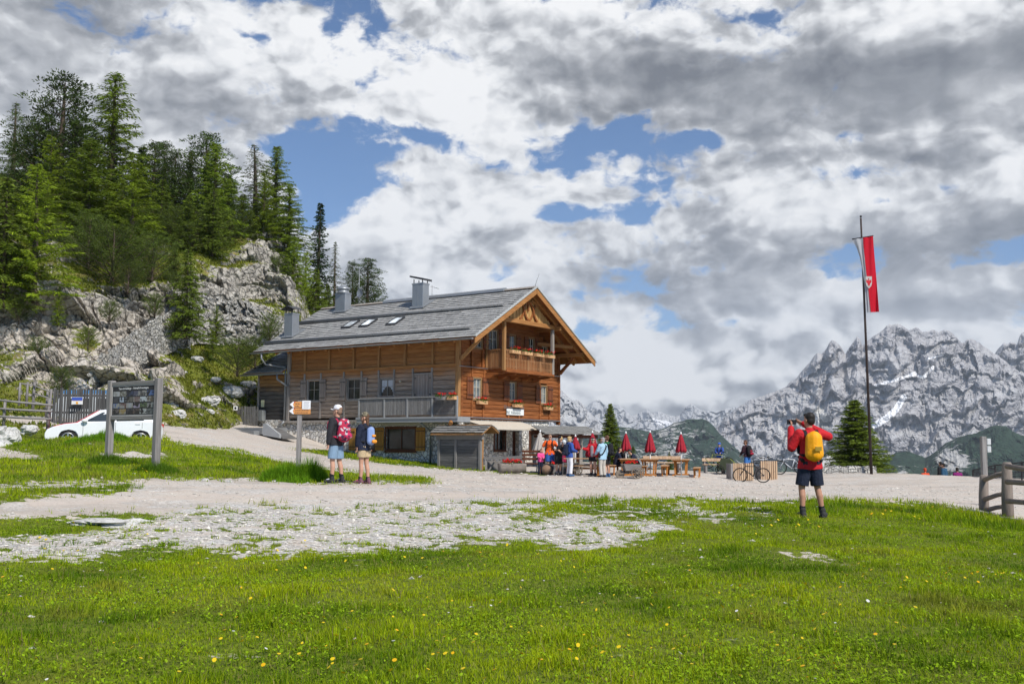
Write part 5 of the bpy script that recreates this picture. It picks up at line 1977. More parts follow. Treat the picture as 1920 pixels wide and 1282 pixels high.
 mb._add([(A, -.02, ZB - .19), (Bc - .3, -.02, ZB - .19), (Bc - .75, -1.7, ZB - .59), (A, -1.7, ZB - .59)], [(0, 1, 2, 3)])
 mb.box(A, Bc - .75, -1.75, -1.69, ZB - .66, ZB - .55, .01)
 mb.build('awning', simple('beige_canvas', (.55, .50, .42), .9, .1, 4), hut)
 # antenna, dish
 x, y, z = on_roof(684, 563)
 mb = MB()
 mb.tube([(RIDX + .2, y, RIDZ - .3), (RIDX + .2, y, RIDZ + 2.3)], .025, 6)
 mast = mb.build('antenna_mast', M_GUTTER, roof)
 mb = MB()
 pr = [(r_, .16 * (r_ / .42) ** 2) for r_ in (0.0, .08, .16, .22, .27, .28)]
 n = 18
 vs, fs = [], []
 for r_, q in pr:
  for k in range(n):
   a = 2 * math.pi * k / n
   vs.append((RIDX - .05 - q * 1.0 + .1, y - .28 + r_ * math.cos(a) * .9, RIDZ + .75 + r_ * math.sin(a)))
 for i in range(len(pr) - 1):
  for k in range(n): fs.append((i * n + k, i * n + (k + 1) % n, (i + 1) * n + (k + 1) % n, (i + 1) * n + k))
 mb._add(vs, fs, True)
 mb.bar((RIDX, y - .28, RIDZ + .72), (RIDX - .45, y - .3, RIDZ + .4), .03, .03)
 mb.bar((RIDX + .2, y, RIDZ + .75), (RIDX + .1, y - .28, RIDZ + .75), .04, .04)
 mb.build('satellite_dish', M_METAL, mast)
 mb = MB()
 mb.tube([(RIDX, y0 + .1, RIDZ + .05), (RIDX + .12, y0 - .1, RIDZ + .75)], .012, 5)
 mb.build('lightning_rod', M_GUTTER, roof)
 xa, ya, za = on_roof(800, 545)
 mb = MB()
 mb.tube([(xa + .5, ya, RIDZ - .1), (xa + .5, ya, RIDZ + 1.1)], .015, 5)
 mb.tube([(xa + .5, ya, RIDZ + 1.0), (xa + .5, ya - .5, RIDZ + .85)], .012, 5)
 for k in range(4): mb.tube([(xa + .3, ya - .12 * k, RIDZ + 1.0 - .035 * k), (xa + .7, ya - .12 * k, RIDZ + 1.0 - .035 * k)], .008, 4)
 mb.build('aerial', M_GUTTER, roof)
 # --- the name board
 q = rg(947, 765.5, 979, 779)
 mb = MB()
 Side(mb, True).box(q[0], q[1], q[2], q[3], .09, .12, .008)
 sg = mb.build('name_board', simple('white_sign_paint', (.72, .74, .73), .6, .08, 3), hut)
 for i, (txt, sz, dz, dx) in enumerate((('Dürrensteinhütte', .27, .33, -.12), ('Rif. Vallandro', .24, .06, -.18))):
  cu = bpy.data.curves.new('lettering', 'FONT')
  cu.body = txt
  cu.size = sz
  cu.align_x = 'CENTER'
  cu.extrude = .004
  tmp = bpy.data.objects.new('lettering', cu)
  COL.objects.link(tmp)
  dg = bpy.context.evaluated_depsgraph_get()
  me = bpy.data.meshes.new_from_object(tmp.evaluated_get(dg))
  bpy.data.objects.remove(tmp)
  me.materials.clear()
  me.materials.append(simple('sign_ink', (.10, .13, .15), .6))
  o = link('lettering', me, sg)
  o.location = ((q[0] + q[1]) / 2 + dx, -.125, q[2] + dz)
  o.rotation_euler = (R(90), 0, 0)
 # --- flower boxes
 loc = ['under the gable window nearest the corner', 'under the middle gable window above the name board', 'under the gable window farthest from the corner']
 for i, (w, (pa_, pb_)) in enumerate(zip(gw, (((893, 757), (909, 757)), ((960, 763), (975, 763)), ((1019, 768), (1032, 768))))):
  a, b = on_gable(*pa_, -.1), on_gable(*pb_, -.1)
  flower_box('flower_box', (a[0], -.1, a[1]), (b[0], -.1, a[1]), (0, -1, 0), 'small wooden flower box with red geraniums ' + loc[i], seed=i)
 lab = ['at the left post', 'second from the left post', 'second from the right post', 'at the right grey post']
 for i, (xa_, xb_) in enumerate(((955, 971), (978.5, 993), (1001, 1015), (1022, 1035))):
  a, b = on_gable(xa_, 668, yb - .06), on_gable(xb_, 668, yb - .06)
  flower_box('flower_box', (a[0], yb - .06, zr - .16), (b[0], yb - .06, zr - .16), (0, -1, 0), 'pale flower box on the gable balcony rail, ' + lab[i], seed=10 + i, red=.3)
 for i, (xa_, xb_) in enumerate(((821, 835), (842, 856))):
  a, b = on_side(xa_, 752, -1.04), on_side(xb_, 752, -1.04)
  flower_box('flower_box', (-1.03, a[0], pz - .15), (-1.03, b[0], pz - .15), (-1, 0, 0), ('grey' if i == 0 else 'pale') + ' flower box with red geraniums on the terrace railing near the corner', seed=20 + i, pale=i == 1, red=.6)


M_BALUSTER = m_timber('baluster_wood', (.28, .13, .055), (.42, .23, .11), (.15, .06, .025), axis=0, spacing=.157)
M_ANNEXE = m_timber('annexe_log', (.24, .13, .05), (.40, .22, .09), (.12, .065, .03), weather=(3.3, 4.55, (.13, .12, .11), (.035, .033, .033)))
m_skylight = m_glass('skylight_glass', (.45, .48, .5))
build_hut()


# ------------------------------------------------------------------ shed, shelter, steps beside the hut
def build_outbuildings():
 # garage: lean shed of dark boards in front of the corner
 xf = -1.35
 pa, pb = on_side(821, 840, xf)[0], on_side(901.5, 840, xf)[0]
 zg = on_side(860, 873, xf)[1]
 ze = on_side(855, 812, xf)[1]
 zr = on_side(870, 795.5, xf + .42)[1]
 lo, hi = min(pa, pb), max(pa, pb)
 e = empty('garage_shed', hut_world(xf, lo, zg), YAW, 'low dark boarded garage shed with shingle roof at the corner of the hut', 'shed')
 O = Vector((xf, lo, zg))
 T_ = Matrix.Translation(-O)
 mb = MB(T_)
 n = 9
 for k in range(n):
  z0, z1 = zg - .2 + (ze - zg - .1) * k / n, zg - .2 + (ze - zg - .1) * (k + 1) / n
  mid = lo + (hi - lo) * .58
  mb.box(xf + .02, xf + .08, lo + .12, mid - .06, z0 + .004, z1 - .004, .006)
  mb.box(xf + .02, xf + .08, mid + .06, hi - .12, z0 + .004, z1 - .004, .006)
 mb.build('garage_door', M_DARKBOARD, e)
 mb = MB(T_)
 mid = lo + (hi - lo) * .58
 for a in (lo + .06, mid, hi - .06): mb.box(xf - .03, xf + .1, a - .07, a + .07, zg - .3, ze - .31, .01)
 mb.box(xf - .04, xf + .1, lo - .1, hi + .1, ze - .30, ze - .02, .01)
 mb.build('frame', simple('weathered_frame_wood', (.20, .19, .18), .85, .25, 4, stretch=(3, 3, .4)), e)
 mb = MB(T_)
 mb.box(xf + .101, xf + .24, lo + .0, lo + .12, zg - .3, ze - .02, .01)
 mb.build('end_post', M_BEAMV, e)
 MB(T_).box(xf + .12, xf + .36, lo + .16, hi, zg - .3, ze - .1).build('lining', simple('dark_interior', (.03, .022, .016)), e)
 rx = xf + .42
 sl = (zr - ze) / (rx - (xf - .35))
 mb = MB(T_)
 roof_plane(mb, xf - .35, rx, lo - .35, hi + .25, rx, zr, sl, seed=31, course=.22, thick=.06)
 roof_plane(mb, rx + .66, rx, lo - .35, hi + .25, rx, zr, sl, seed=32, course=.22, thick=.06)
 rf = mb.build('roof', M_SHINGLE_SHED, e)
 MB(T_).prism([(xf - .32, ze - .01), (rx, zr - .01), (rx + .62, zr - .62 * sl - .01), (rx + .62, zr - .62 * sl - .09), (rx, zr - .1), (xf - .32, ze - .09)], 'y', lo - .32, hi + .22).build('roof_boarding', M_BEAMV, rf)
 MB(T_).tube([(rx - .2, hi - .6, zr + .03), (rx + .1, lo + 2.2, zr + .22)], .11, 8).build('log', M_BEAM, e)
 # open shelter at the far corner: shingle roof on posts
 c = at(1024, 812, 52.6)
 d = at(1116, 812, 53.4)
 ang = math.atan2(d[1] - c[1], d[0] - c[0])
 L = math.hypot(d[0] - c[0], d[1] - c[1])
 gz = float(ground_z(np.array([c[0]]), np.array([c[1]]))[0])
 e = empty('open_shelter', (c[0], c[1], gz), ang, 'open timber shelter with shingle roof behind the hikers', 'shelter')
 h = c[2] - gz
 mb = MB()
 rows = 5
 for i in range(rows):
  y0_, y1_ = -.35 + i * .42, -.35 + i * .42 + .5
  z0_, z1_ = h + i * .085 - .04, h + i * .085 + .07
  for j in range(12):
   xa, xb = -.2 + (L + .4) * j / 12, -.2 + (L + .4) * (j + 1) / 12
   jz = random.uniform(0, .03)
   mb._add([(xa, y0_, z0_ + jz), (xb, y0_, z0_ + jz), (xb, y1_, z1_ - .03), (xa, y1_, z1_ - .03), (xa, y0_, z0_ + jz + .06), (xb, y0_, z0_ + jz + .06), (xb, y1_, z1_ + .0), (xa, y1_, z1_ + .0)],
     [(0, 1, 5, 4), (4, 5, 6, 7), (0, 4, 7, 3), (1, 2, 6, 5), (0, 3, 2, 1)])
 mb.build('roof', M_SHINGLE_SHED, e)
 for x in (.05, L * .55, L - .05):
  for y in (.0, 2.0): MB().box(x - .09, x + .09, y - .09, y + .09, -.2, h - .02, .01).build('post', simple('grey_post_wood', (.27, .25, .23), .85, .2, 4, stretch=(3, 3, .4)), e)
 mb = MB()
 mb.box(-.1, L + .1, -.11, .11, h - .24, h - .071)
 mb.box(-.1, L + .1, 1.89, 2.11, h - .04, h + .2)
 for x in (.05, L * .55, L - .05): mb.box(x - .08, x + .08, .111, 1.889, h - .2, h - .09)
 mb.build('beam', M_FRAMERED, e)
 mb = MB()
 mb.box(.3, L * .5, 1.95, 2.0, .2, 1.0).box(L * .58, L - .2, 1.9, 1.95, .3, 1.15)
 mb.build('counter', M_FRAMERED, e)
 # entrance steps and ramp at the left end
 p = at(497, 806, 57.0)
 e = empty('entrance_steps', p, YAW, 'grey timber steps and ramp at the left end of the hut', 'steps')
 mb = MB()
 mb.box(-.9, .9, -.8, 1.6, -.25, .12, .01)
 mb.box(-1.3, -.91, -.6, 1.4, -.3, -.06, .01)
 mb.build('step', simple('grey_step_wood', (.20, .205, .21), .85, .2, 4), e)
 mb = MB()
 mb.prism([(-.8, .34), (-1.0, .34), (-2.1, -.25), (-2.1, -.45), (-.8, -.3)], 'x', -.85, -.72)
 mb.build('ramp_cheek', simple('pale_step_board', (.33, .34, .35), .8, .15, 3), e)
 mb = MB()
 mb.prism([(-.8, .12), (-2.2, -.42), (-2.2, -.5), (-.8, -.05)], 'x', -.70, .3)
 mb.build('ramp', M_DARKBOARD, e)
 # kerb board along the foot of the hut
 mb = MB()
 q = [at(545, 842, 52), at(620, 852, 51.5), at(700, 866, 50.9)]


M_SHINGLE_SHED = simple('old_shingles', (.22, .215, .205), .9, .5, 5, bump=.4, stretch=(1, 5, 1))
build_outbuildings()
# ------------------------------------------------------------------ trees
def m_needles(name):
 m, t = new_mat(name)
 c = t.attr('tint', 'Color')
 inf = t.n.new('ShaderNodeObjectInfo')
 r = t.math('MULTIPLY_ADD', inf.outputs['Random'], .5, .75)
 c = t.vec('SCALE', c, scale=r)
 finish(t, c, .6, spec=.2, trans=.25)
 return m


M_NEEDLE = m_needles('needles')
M_BARK = simple('conifer_bark', (.10, .075, .055), .95, .4, 5, bump=.6, stretch=(1, 1, .3))


def cards(c, d, length, width, tint, rng, roll=None):
 """thin leaf cards: centre line from c along d"""
 n = len(c)
 r = rng.normal(size=(n, 3))
 s = np.cross(d, r)
 s /= np.linalg.norm(s, axis=1)[:, None] + 1e-9
 L, W = length[:, None], width[:, None]
 V = np.stack([c - s * W * .5, c + d * L * .45 + s * W * .55, c + d * L, c + d * L * .45 - s * W * .55], 1)
 V[:, 0] = c
 return V.reshape(-1, 3), np.repeat(tint, 4, 0)


def unit(v): return v / (np.linalg.norm(v, axis=-1, keepdims=True) + 1e-9)


def conifer(kind, seed, H=10.0):
 """trunk with limbs, and a crown of many small needle sprays; returns two meshes"""
 rng = np.random.default_rng(seed)
 tr = MB()
 lean = rng.normal(size=2) * .012 * H
 def axis(t): return np.array([lean[0] * t * t, lean[1] * t * t, H * t])
 r0 = .016 * H + .05
 tr.tube([axis(t) for t in np.linspace(0, .985, 9)], [r0 * (1 - t) ** .8 + .012 for t in np.linspace(0, .985, 9)], 8)
 P = dict(larch=(170, .255, .04, 1.0), thinlarch=(115, .22, .08, .9), pine=(150, .215, .07, .75), spruce=(160, .15, .03, 1.0), wide=(170, .34, .02, 1.0), young=(120, .29, .03, 1.0), bush=(70, .5, .02, .6), dense=(300, .34, .0, 1.0))[kind]
 nb, Rr, tmin, pw = P
 VV, TT, o = [], [], 0
 for i in range(nb):
  t = tmin + (.985 - tmin) * ((i + rng.random()) / nb)
  base = axis(t)
  az = i * 2.4 + rng.normal() * .5
  out = np.array([math.cos(az), math.sin(az), 0])
  if kind in ('pine',):
   env = (1 - t) ** .55 * (.55 + .45 * min(1, t / .25)) * 1.15
  elif kind == 'spruce':
   env = (1 - t) ** .85 + .03
  elif kind == 'bush':
   env = (1 - t) ** .4
  else:
   env = (1 - t) ** .8 * (.65 + .35 * min(1, t / .15)) + .02
  L = H * Rr * env * (.62 + .5 * rng.random())
  if kind in ('larch', 'thinlarch') and rng.random() < .12: L *= 1.25
  rise = dict(larch=.25, thinlarch=.15, pine=.55, spruce=-.25, wide=.02, young=.25, bush=.9, dense=.12)[kind] + rng.normal() * .12
  if kind in ('larch', 'young'): rise += .5 * t
  sag = dict(larch=.35, thinlarch=.3, pine=-.35, spruce=.1, wide=.12, young=.25, bush=-.2, dense=.1)[kind]
  m = max(3, int(L / (.16 if kind != 'pine' else .2)))
  s = np.linspace(.06, 1, m)
  pts = base + out * (L * s)[:, None] + np.array([0, 0, 1]) * (L * (rise * s - sag * s * s))[:, None]
  if kind == 'spruce': pts[:, 2] += L * .35 * s ** 3
  tr.tube([base, pts[len(pts) // 2], pts[-1]], [.012 * L + .006, .009 * L + .004, .004], 4, caps=False)
  side = np.array([-out[1], out[0], 0])
  if kind in ('larch', 'thinlarch', 'young'):
   k = {'larch': 11, 'thinlarch': 5, 'young': 12}[kind]
   q = np.repeat(pts, k, 0)
   n = len(q)
   q = q + rng.normal(size=(n, 3)) * np.array([.05, .05, .03]) * H / 10
   sd = rng.choice([-1, 1], n)[:, None]
   d = unit(out * .55 + side * sd * (.5 + .5 * rng.random((n, 1))) + np.array([0, 0, -.45]) * (rng.random((n, 1)) + .3) + rng.normal(size=(n, 3)) * .25)
   ln = (.17 + .20 * rng.random(n)) * (.55 + .6 * env ** .5) * H / 10
   wd = (.032 + .024 * rng.random(n)) * H / 10
   base_t = np.array({'larch': (.155, .22, .017), 'thinlarch': (.10, .13, .05), 'young': (.20, .275, .015)}[kind])
   tint = base_t * (.55 + .75 * rng.random((n, 1))) * (.75 + .5 * rng.random())
  elif kind in ('pine', 'bush'):
   ms = s > (.3 if kind == 'pine' else .25)
   cl = pts[ms]
   k = 26
   q = np.repeat(cl, k, 0)
   n = len(q)
   dd = unit(rng.normal(size=(n, 3)) + out * .5 + np.array([0, 0, .55]))
   rad = .26 * H / 10 * (1 if kind == 'pine' else 1.25)
   q = q + dd * (rad * rng.random((n, 1)) ** .5) * np.array([1, 1, .7]) + np.repeat(rng.normal(size=(len(cl), 3)), k, 0) * .12 * H / 10
   d = unit(dd + np.array([0, 0, .5]))
   ln = (.11 + .09 * rng.random(n)) * H / 10
   wd = (.036 + .022 * rng.random(n)) * H / 10
   tone = np.repeat(.4 + 1.1 * rng.random((len(cl), 1)), k, 0)
   tint = np.array((.062, .10, .018) if kind == 'pine' else (.10, .145, .022)) * tone * (.7 + .6 * rng.random((n, 1)))
  else:
   k = 12 if kind == 'dense' else 10
   q = np.repeat(pts, k, 0)
   n = len(q)
   sd = rng.choice([-1, 1], n)[:, None]
   off = rng.random((n, 1)) * .35 * L * (1 - .6 * np.repeat(s, k)[:, None])
   d = unit(out * .7 + side * sd * .8 + np.array([0, 0, -.25]) + rng.normal(size=(n, 3)) * .22)
   q = q + d * off
   ln = (.15 + .16 * rng.random(n)) * H / 10 * (1.0 if kind == 'spruce' else 1.25)
   wd = (.05 + .03 * rng.random(n)) * H / 10
   base_t = np.array((.030, .058, .018) if kind == 'spruce' else (.105, .145, .016))
   tip = np.repeat(s, k)[:, None] ** 2
   tint = base_t * (.5 + .8 * rng.random((n, 1))) * (1 + .5 * tip)
  v, tt = cards(q, d, ln, wd, tint, rng)
  VV.append(v)
  TT.append(tt)
 V, T = np.concatenate(VV), np.concatenate(TT)
 crown = np_mesh('crown', V, np.arange(len(V)).reshape(-1, 4), M_NEEDLE, attrs={'tint': T})
 trunk = np_mesh('trunk', tr.v, tr.f, M_BARK, smooth=tr.s)
 return trunk, crown


_kinds = {}


def tree(name, kind, variant, pos, h, label, cat='tree', group=None, rz=None, wide=1.0):
 key = (kind, variant)
 if key not in _kinds: _kinds[key] = conifer(kind, 100 + variant * 13 + len(kind))
 rng = random.Random(int(pos[0] * 97 + pos[1] * 31))
 e = empty(name, pos, rng.random() * 6.28 if rz is None else rz, label, cat, group)
 s = h / 10
 e.scale = (s * wide, s * wide, s)
 link('trunk', _kinds[key][0], e)
 link('crown', _kinds[key][1], e)
 return e


def build_trees():
 def on_hill(px, py, top, push=0.0, back=0.0):
  """foot on the hillside; height so that the tip reaches the photographed height"""
  D = float(hill_depth(np.array([px]), np.array([py]))[0]) + push
  p = at(px, py, D)
  h = float((py - top) * np.hypot(p[1], 0) / 1920)
  p[2] -= .25
  return p, h + .25
 n = ['pine_tree', 'larch_tree', 'spruce_tree', 'dwarf_pine']
 L = [
  # px, foot, tip, kind, variant, push, label, width
  (22, 372, 182, 'thinlarch', 0, 6, 'grey green sparse larch at the far left edge of the skyline', 1.0),
  (105, 450, 138, 'pine', 0, 3, 'tall dark stone pine with knobbly crown beside the tallest larch', 1.25),
  (203, 452, 122, 'larch', 0, 4, 'tallest tree, an airy larch with a pointed tip on the skyline', 1.0),
  (160, 460, 250, 'larch', 1, -2, 'dense larch of mid height in front of the tall stone pine', 1.35),
  (90, 425, 244, 'young', 0, -3, 'bright light green young larch with feathery twigs, upper left', 1.0),
  (245, 480, 290, 'young', 1, -3, 'broad bright green larch below the tallest larch', 1.15),
  (62, 560, 300, 'young', 2, -4, 'large feathery yellow green larch at the left cliff edge', 1.0),
  (4, 570, 322, 'wide', 0, -4, 'yellow green spruce cut by the left edge of the photo', .8),
  (283, 440, 262, 'pine', 1, 3, 'dark pine right of the tallest larch', 1.0),
  (262, 430, 270, 'spruce', 1, 4, 'slim dark spruce hidden behind the bright larches', 1.2),
  (325, 440, 280, 'pine', 2, 2, 'narrow dark pine with a rounded tip in the middle of the row', .85),
  (300, 452, 330, 'wide', 1, -1, 'dark bushy spruce at the foot of the narrow pine', .8),
  (385, 460, 246, 'pine', 3, 2, 'big full stone pine in the middle of the hill', 1.2),
  (400, 465, 258, 'larch', 2, 0, 'light green larch grown into the big full stone pine', 1.0),
  (398, 475, 345, 'wide', 2, -3, 'low bright spruce in front of the big full stone pine', .7),
  (352, 465, 360, 'wide', 0, -2, 'dark young spruce between two pines', .75),
  (478, 452, 262, 'thinlarch', 1, 2, 'left of the twin sparse larches at the right of the hill', 1.2),
  (513, 460, 266, 'larch', 3, 2, 'right of the twin sparse larches at the right of the hill', .95),
  (494, 455, 318, 'young', 0, -1, 'bright green larch in front of the twin larches', .8),
  (540, 490, 340, 'larch', 1, 0, 'leaning larch at the right end of the wooded ridge', 1.0),
  (455, 448, 360, 'wide', 1, 0, 'dark low conifer left of the twin larches', .9),
  (58, 440, 225, 'pine', 2, 5, 'dark pine between the sparse grey larch and the tall stone pine', 1.1),
  (135, 440, 215, 'larch', 3, 2, 'mid green larch between the tall stone pine and the tallest larch', 1.1),
  (305, 432, 262, 'pine', 0, 4, 'dark pine with a pointed tip left of the narrow pine', .8),
  (352, 448, 275, 'larch', 1, 3, 'slim larch left of the big full stone pine', .9),
  (425, 452, 320, 'wide', 2, 1, 'green spruce right of the big full stone pine', .8),
  (225, 470, 330, 'wide', 0, -1, 'dark green spruce inside the clump of bright larches', .8),
  (548, 560, 440, 'larch', 0, 0, 'slender green larch on the slope right of the rock head', .9),
 ]
 for (px, py, top, kind, var, push, lab, wd) in L:
  p, h = on_hill(px, py, top, push)
  if lab is None: continue
  nm = {'pine': 'pine_tree', 'larch': 'larch_tree', 'thinlarch': 'larch_tree', 'young': 'larch_tree', 'spruce': 'spruce_tree', 'wide': 'spruce_tree'}[kind]
  tree(nm, kind, var, p, h, lab, group='trees on the rocky hill', wide=wd * 1.32)
 def free(px, py, top, D, kind, var, lab, wd=1.0, nm='spruce_tree', grp='trees on the rocky hill'):
  p = at(px, py, D)
  tree(nm, kind, var, p, (py - top) * D / 1920, lab, group=grp, wide=wd)
 free(594, 600, 372, 90, 'spruce', 0, 'slim dark spire of a spruce standing alone against the blue sky', 1.0)
 free(626, 600, 448, 92, 'thinlarch', 2, 'thin bare larch right of the spruce spire', .9, 'larch_tree')
 free(570, 610, 470, 84, 'young', 1, 'green larch left of the spruce spire', .9, 'larch_tree')
 free(590, 620, 500, 82, 'wide', 2, 'low green conifer below the spruce spire', .8)
 free(556, 640, 520, 79, 'young', 2, 'bright larch beside the leftmost chimney', .9, 'larch_tree')
 free(612, 610, 530, 86, 'wide', 1, 'dark spruce between spruce spire and domed chimney', .9)
 free(660, 610, 490, 86, 'pine', 2, 'dark green pine behind the antenna mast', .9, 'pine_tree')
 free(688, 615, 485, 88, 'pine', 3, 'round crowned stone pine right of the antenna mast', 1.5, 'pine_tree')
 free(640, 600, 540, 88, 'young', 0, 'small light green tree behind the domed chimney', 1.0, 'larch_tree')
 # trees among the ruin and on the ledges
 for (px, py, top, kind, var, push, lab, nm, wd) in [
  (348, 628, 462, 'wide', 0, -5.0, 'bright green spruce standing in front of the ruined wall', 'spruce_tree', .85),
  (405, 636, 572, 'young', 1, -5.0, 'low bushy larch at the foot of the ruined wall', 'larch_tree', 1.25),
  (398, 660, 618, 'young', 0, -4.6, 'tiny light green larch below the ruined wall', 'larch_tree', 1.3),
  (325, 520, 458, 'wide', 1, -1.5, 'small olive spruce on the ledge above the ruined wall', 'spruce_tree', 1.0),
  (108, 605, 535, 'young', 2, -2, 'small bright larch on the cliff edge at the left', 'larch_tree', .9)]:
  p, h = on_hill(px, py, top, push)
  tree(nm, kind, var, p, h, lab, group='trees on the rocky hill', wide=wd)
 bl = ['low shrub on the beige rock at the left', 'shrub under the cliff edge at the left', 'dark shrub in the cleft beside the parapet', 'shrub on the grey rock left of the parapet', 'small shrub on the rock face above the parapet', 'shrub at the foot of the beige rock', 'broad dark dwarf pine thicket in the middle of the ledge', 'dark dwarf pine under the big larches', 'dwarf pine bush left of the small ledge spruce', 'dwarf pine behind the annexe roof', 'rounded dwarf pine close to the annexe roof',
  'dwarf pine below the full stone pine', 'dwarf pine in the dip of the ridge', 'small dwarf pine on the rock head', 'dwarf pine at the foot of the bright larches', 'dwarf pine on the left cliff edge', 'dwarf pine right of the narrow pine',
  'dark dwarf pine under the twin larches', 'low dwarf pine beneath the left spruce', 'dwarf pine at the right end of the ledge', 'dwarf pine hanging over the cliff', 'shrub over the grey rock face', 'dwarf pine at the top of the slope', 'dwarf pine near the middle rocks']
 for i, (px, py, top, wd, push) in enumerate([(70, 668, 640, 1.3, -3), (35, 600, 565, 1.3, -3), (165, 650, 622, 1.2, -3), (205, 600, 572, 1.3, -3), (290, 590, 560, 1.2, -3), (115, 735, 700, 1.2, -3), (210, 530, 440, 1.7, -2), (165, 500, 420, 1.4, -1), (285, 525, 455, 1.3, -1.5), (445, 698, 648, 1.7, -4), (478, 692, 645, 1.4, -4.5), (400, 470, 410, 1.5, -1), (345, 468, 400, 1.6, -1), (522, 525, 488, 1.2, -1),
          (250, 470, 400, 1.6, 0), (30, 560, 500, 1.3, -2), (318, 462, 410, 1.4, 0), (480, 450, 405, 1.6, 0), (10, 590, 540, 1.4, -2), (330, 560, 520, 1.2, -2), (240, 545, 500, 1.3, -2.5), (505, 640, 600, 1.0, -3), (430, 455, 400, 1.5, 0), (370, 480, 430, 1.5, -1)]):
  p, h = on_hill(px, py, top, push)
  tree('dwarf_pine', 'bush', i % 3, p, h * 1.15, bl[i], 'shrub', 'dwarf pines on the rocky hill', wide=wd * 1.05)
 # trees on the terrace edge
 free(1145, 880, 756, 55.5, 'dense', 3, 'dense conical spruce behind the hikers on the terrace', .72, grp='trees at the terrace edge')
 free(1608, 896, 749, 54.5, 'dense', 4, 'broad spruce behind the low stone wall beside the flagpole', 1.38, grp='trees at the terrace edge')
 free(1125, 880, 838, 54.5, 'young', 2, 'small light tree left of the dense spruce', 1.0, 'larch_tree', 'trees at the terrace edge')
 free(1187, 885, 836, 55, 'wide', 1, 'small spruce between two closed umbrellas', .9, grp='trees at the terrace edge')
 free(1255, 885, 846, 56, 'wide', 2, 'tiny spruce top between the two right umbrellas', .9, grp='trees at the terrace edge')


build_trees()


# ------------------------------------------------------------------ the ruined wall on the hillside
def build_ruin():
 M_RUIN = m_masonry('ruin_masonry', 3.6, .85)
 def ribbon(name, pts, holes, label, thick=.9, push=1.2, seed=1):
  """a dry masonry wall; pts = (px, top, bottom) with its depth taken from the slope below it"""
  rng = np.random.default_rng(seed)
  us, tp, bt = [np.array([p[k] for p in pts], float) for k in range(3)]
  n = int((us[-1] - us[0]) / 2.2)
  U = np.linspace(us[0], us[-1], n)
  B = np.interp(U, us, bt)
  Tp = np.interp(U, us, tp) + np.repeat(rng.normal(size=n // 3 + 1), 3)[:n] * 2.6
  D = hill_depth(U, B) - push
  D = np.convolve(np.pad(D, 8, 'edge'), np.ones(17) / 17, 'valid')
  m = 26
  S = np.linspace(0, 1, m)
  UU = np.repeat(U[:, None], m, 1)
  PY = Tp[:, None] + (B + 12 - Tp)[:, None] * S
  P = at(UU, PY, D[:, None] + .0 * PY)
  w1, w2, cid = worley(P * np.array([2.2, 2.2, 2.9]))
  P[..., 1] -= .2 * _g[cid][..., 0] + .22 * sstep(0, .25, w2 - w1)
  for (cx, cy, rx, ry) in holes:
   hole = (np.abs(UU - cx) < rx) & (np.abs(PY - cy) < ry)
   P[..., 1] += hole * .75
  back = P.copy()[:, :1]
  back[..., 1] += thick
  Pall = np.concatenate([back + np.array([0, 0, -2.5]), back, P], 1)
  f = grid_faces(n, m + 2)
  e = np_obj(name, Pall.reshape(-1, 3), f, M_RUIN)
  prop(e, label, 'wall')
  return e
 ribbon('ruined_stone_wall', [(168, 688, 712), (200, 662, 700), (240, 630, 683), (280, 606, 668), (320, 582, 650), (352, 572, 640)], [], 'rough stone parapet climbing the slope to the ruin', seed=2, push=2.2)
 ribbon('ruined_stone_wall', [(352, 564, 640), (372, 556, 632), (400, 560, 634), (430, 562, 636), (470, 572, 640), (505, 592, 644), (545, 606, 650), (590, 622, 660)], [(418, 580, 6, 8), (455, 580, 8, 11), (372, 590, 3, 5)], 'ruined dry stone wall with two square window holes under the cliff', seed=4, push=1.6)


build_ruin()
# ------------------------------------------------------------------ things standing about
M_OLDWOOD = m_timber('silver_grey_wood', (.20, .185, .18), (.33, .31, .30), (.11, .10, .10), axis=0, spacing=9)
M_OLDWOODH = m_timber('silver_grey_rail', (.22, .205, .195), (.36, .34, .32), (.12, .11, .105), axis=2, spacing=9)
M_PINEWOOD = m_timber('orange_pine', (.44, .165, .035), (.58, .25, .07), (.28, .10, .02), axis=2, spacing=.9)
M_PALEWOOD = m_timber('pale_larch_slat', (.48, .33, .21), (.62, .46, .32), (.36, .22, .13), axis=0, spacing=.1)
M_RUBBER = simple('tyre_rubber', (.018, .018, .018), .8, .2)
M_SPOKE = simple('steel_spoke', (.45, .45, .46), .35, .1, metal=.8)
M_LIME = None


def gz(x, y): return float(ground_z(np.array([x]), np.array([y]))[0])


def on_ground(px, py_guess, Y):
 """a ground point at distance Y under a column of the photograph"""
 p = at(px, py_guess, Y)
 return np.array([p[0], p[1], gz(p[0], p[1])])


def m_limestone():
 m, t = new_mat('limestone_rock')
 v = objco(t)
 n = t.noise(v, 2.6, 7, .65)
 n2 = t.noise(v, 13, 5, .65)
 c = t.ramp(t.math('ADD', t.math('MULTIPLY', n, .6), t.math('MULTIPLY', n2, .4)), [(.3, (.22, .215, .20)), (.5, (.52, .51, .49)), (.7, (.70, .69, .67))])
 finish(t, c, .92, t.bump(t.math('ADD', n, t.math('MULTIPLY', n2, .5)), .8, .05), spec=.15)
 return m


M_LIME = m_limestone()


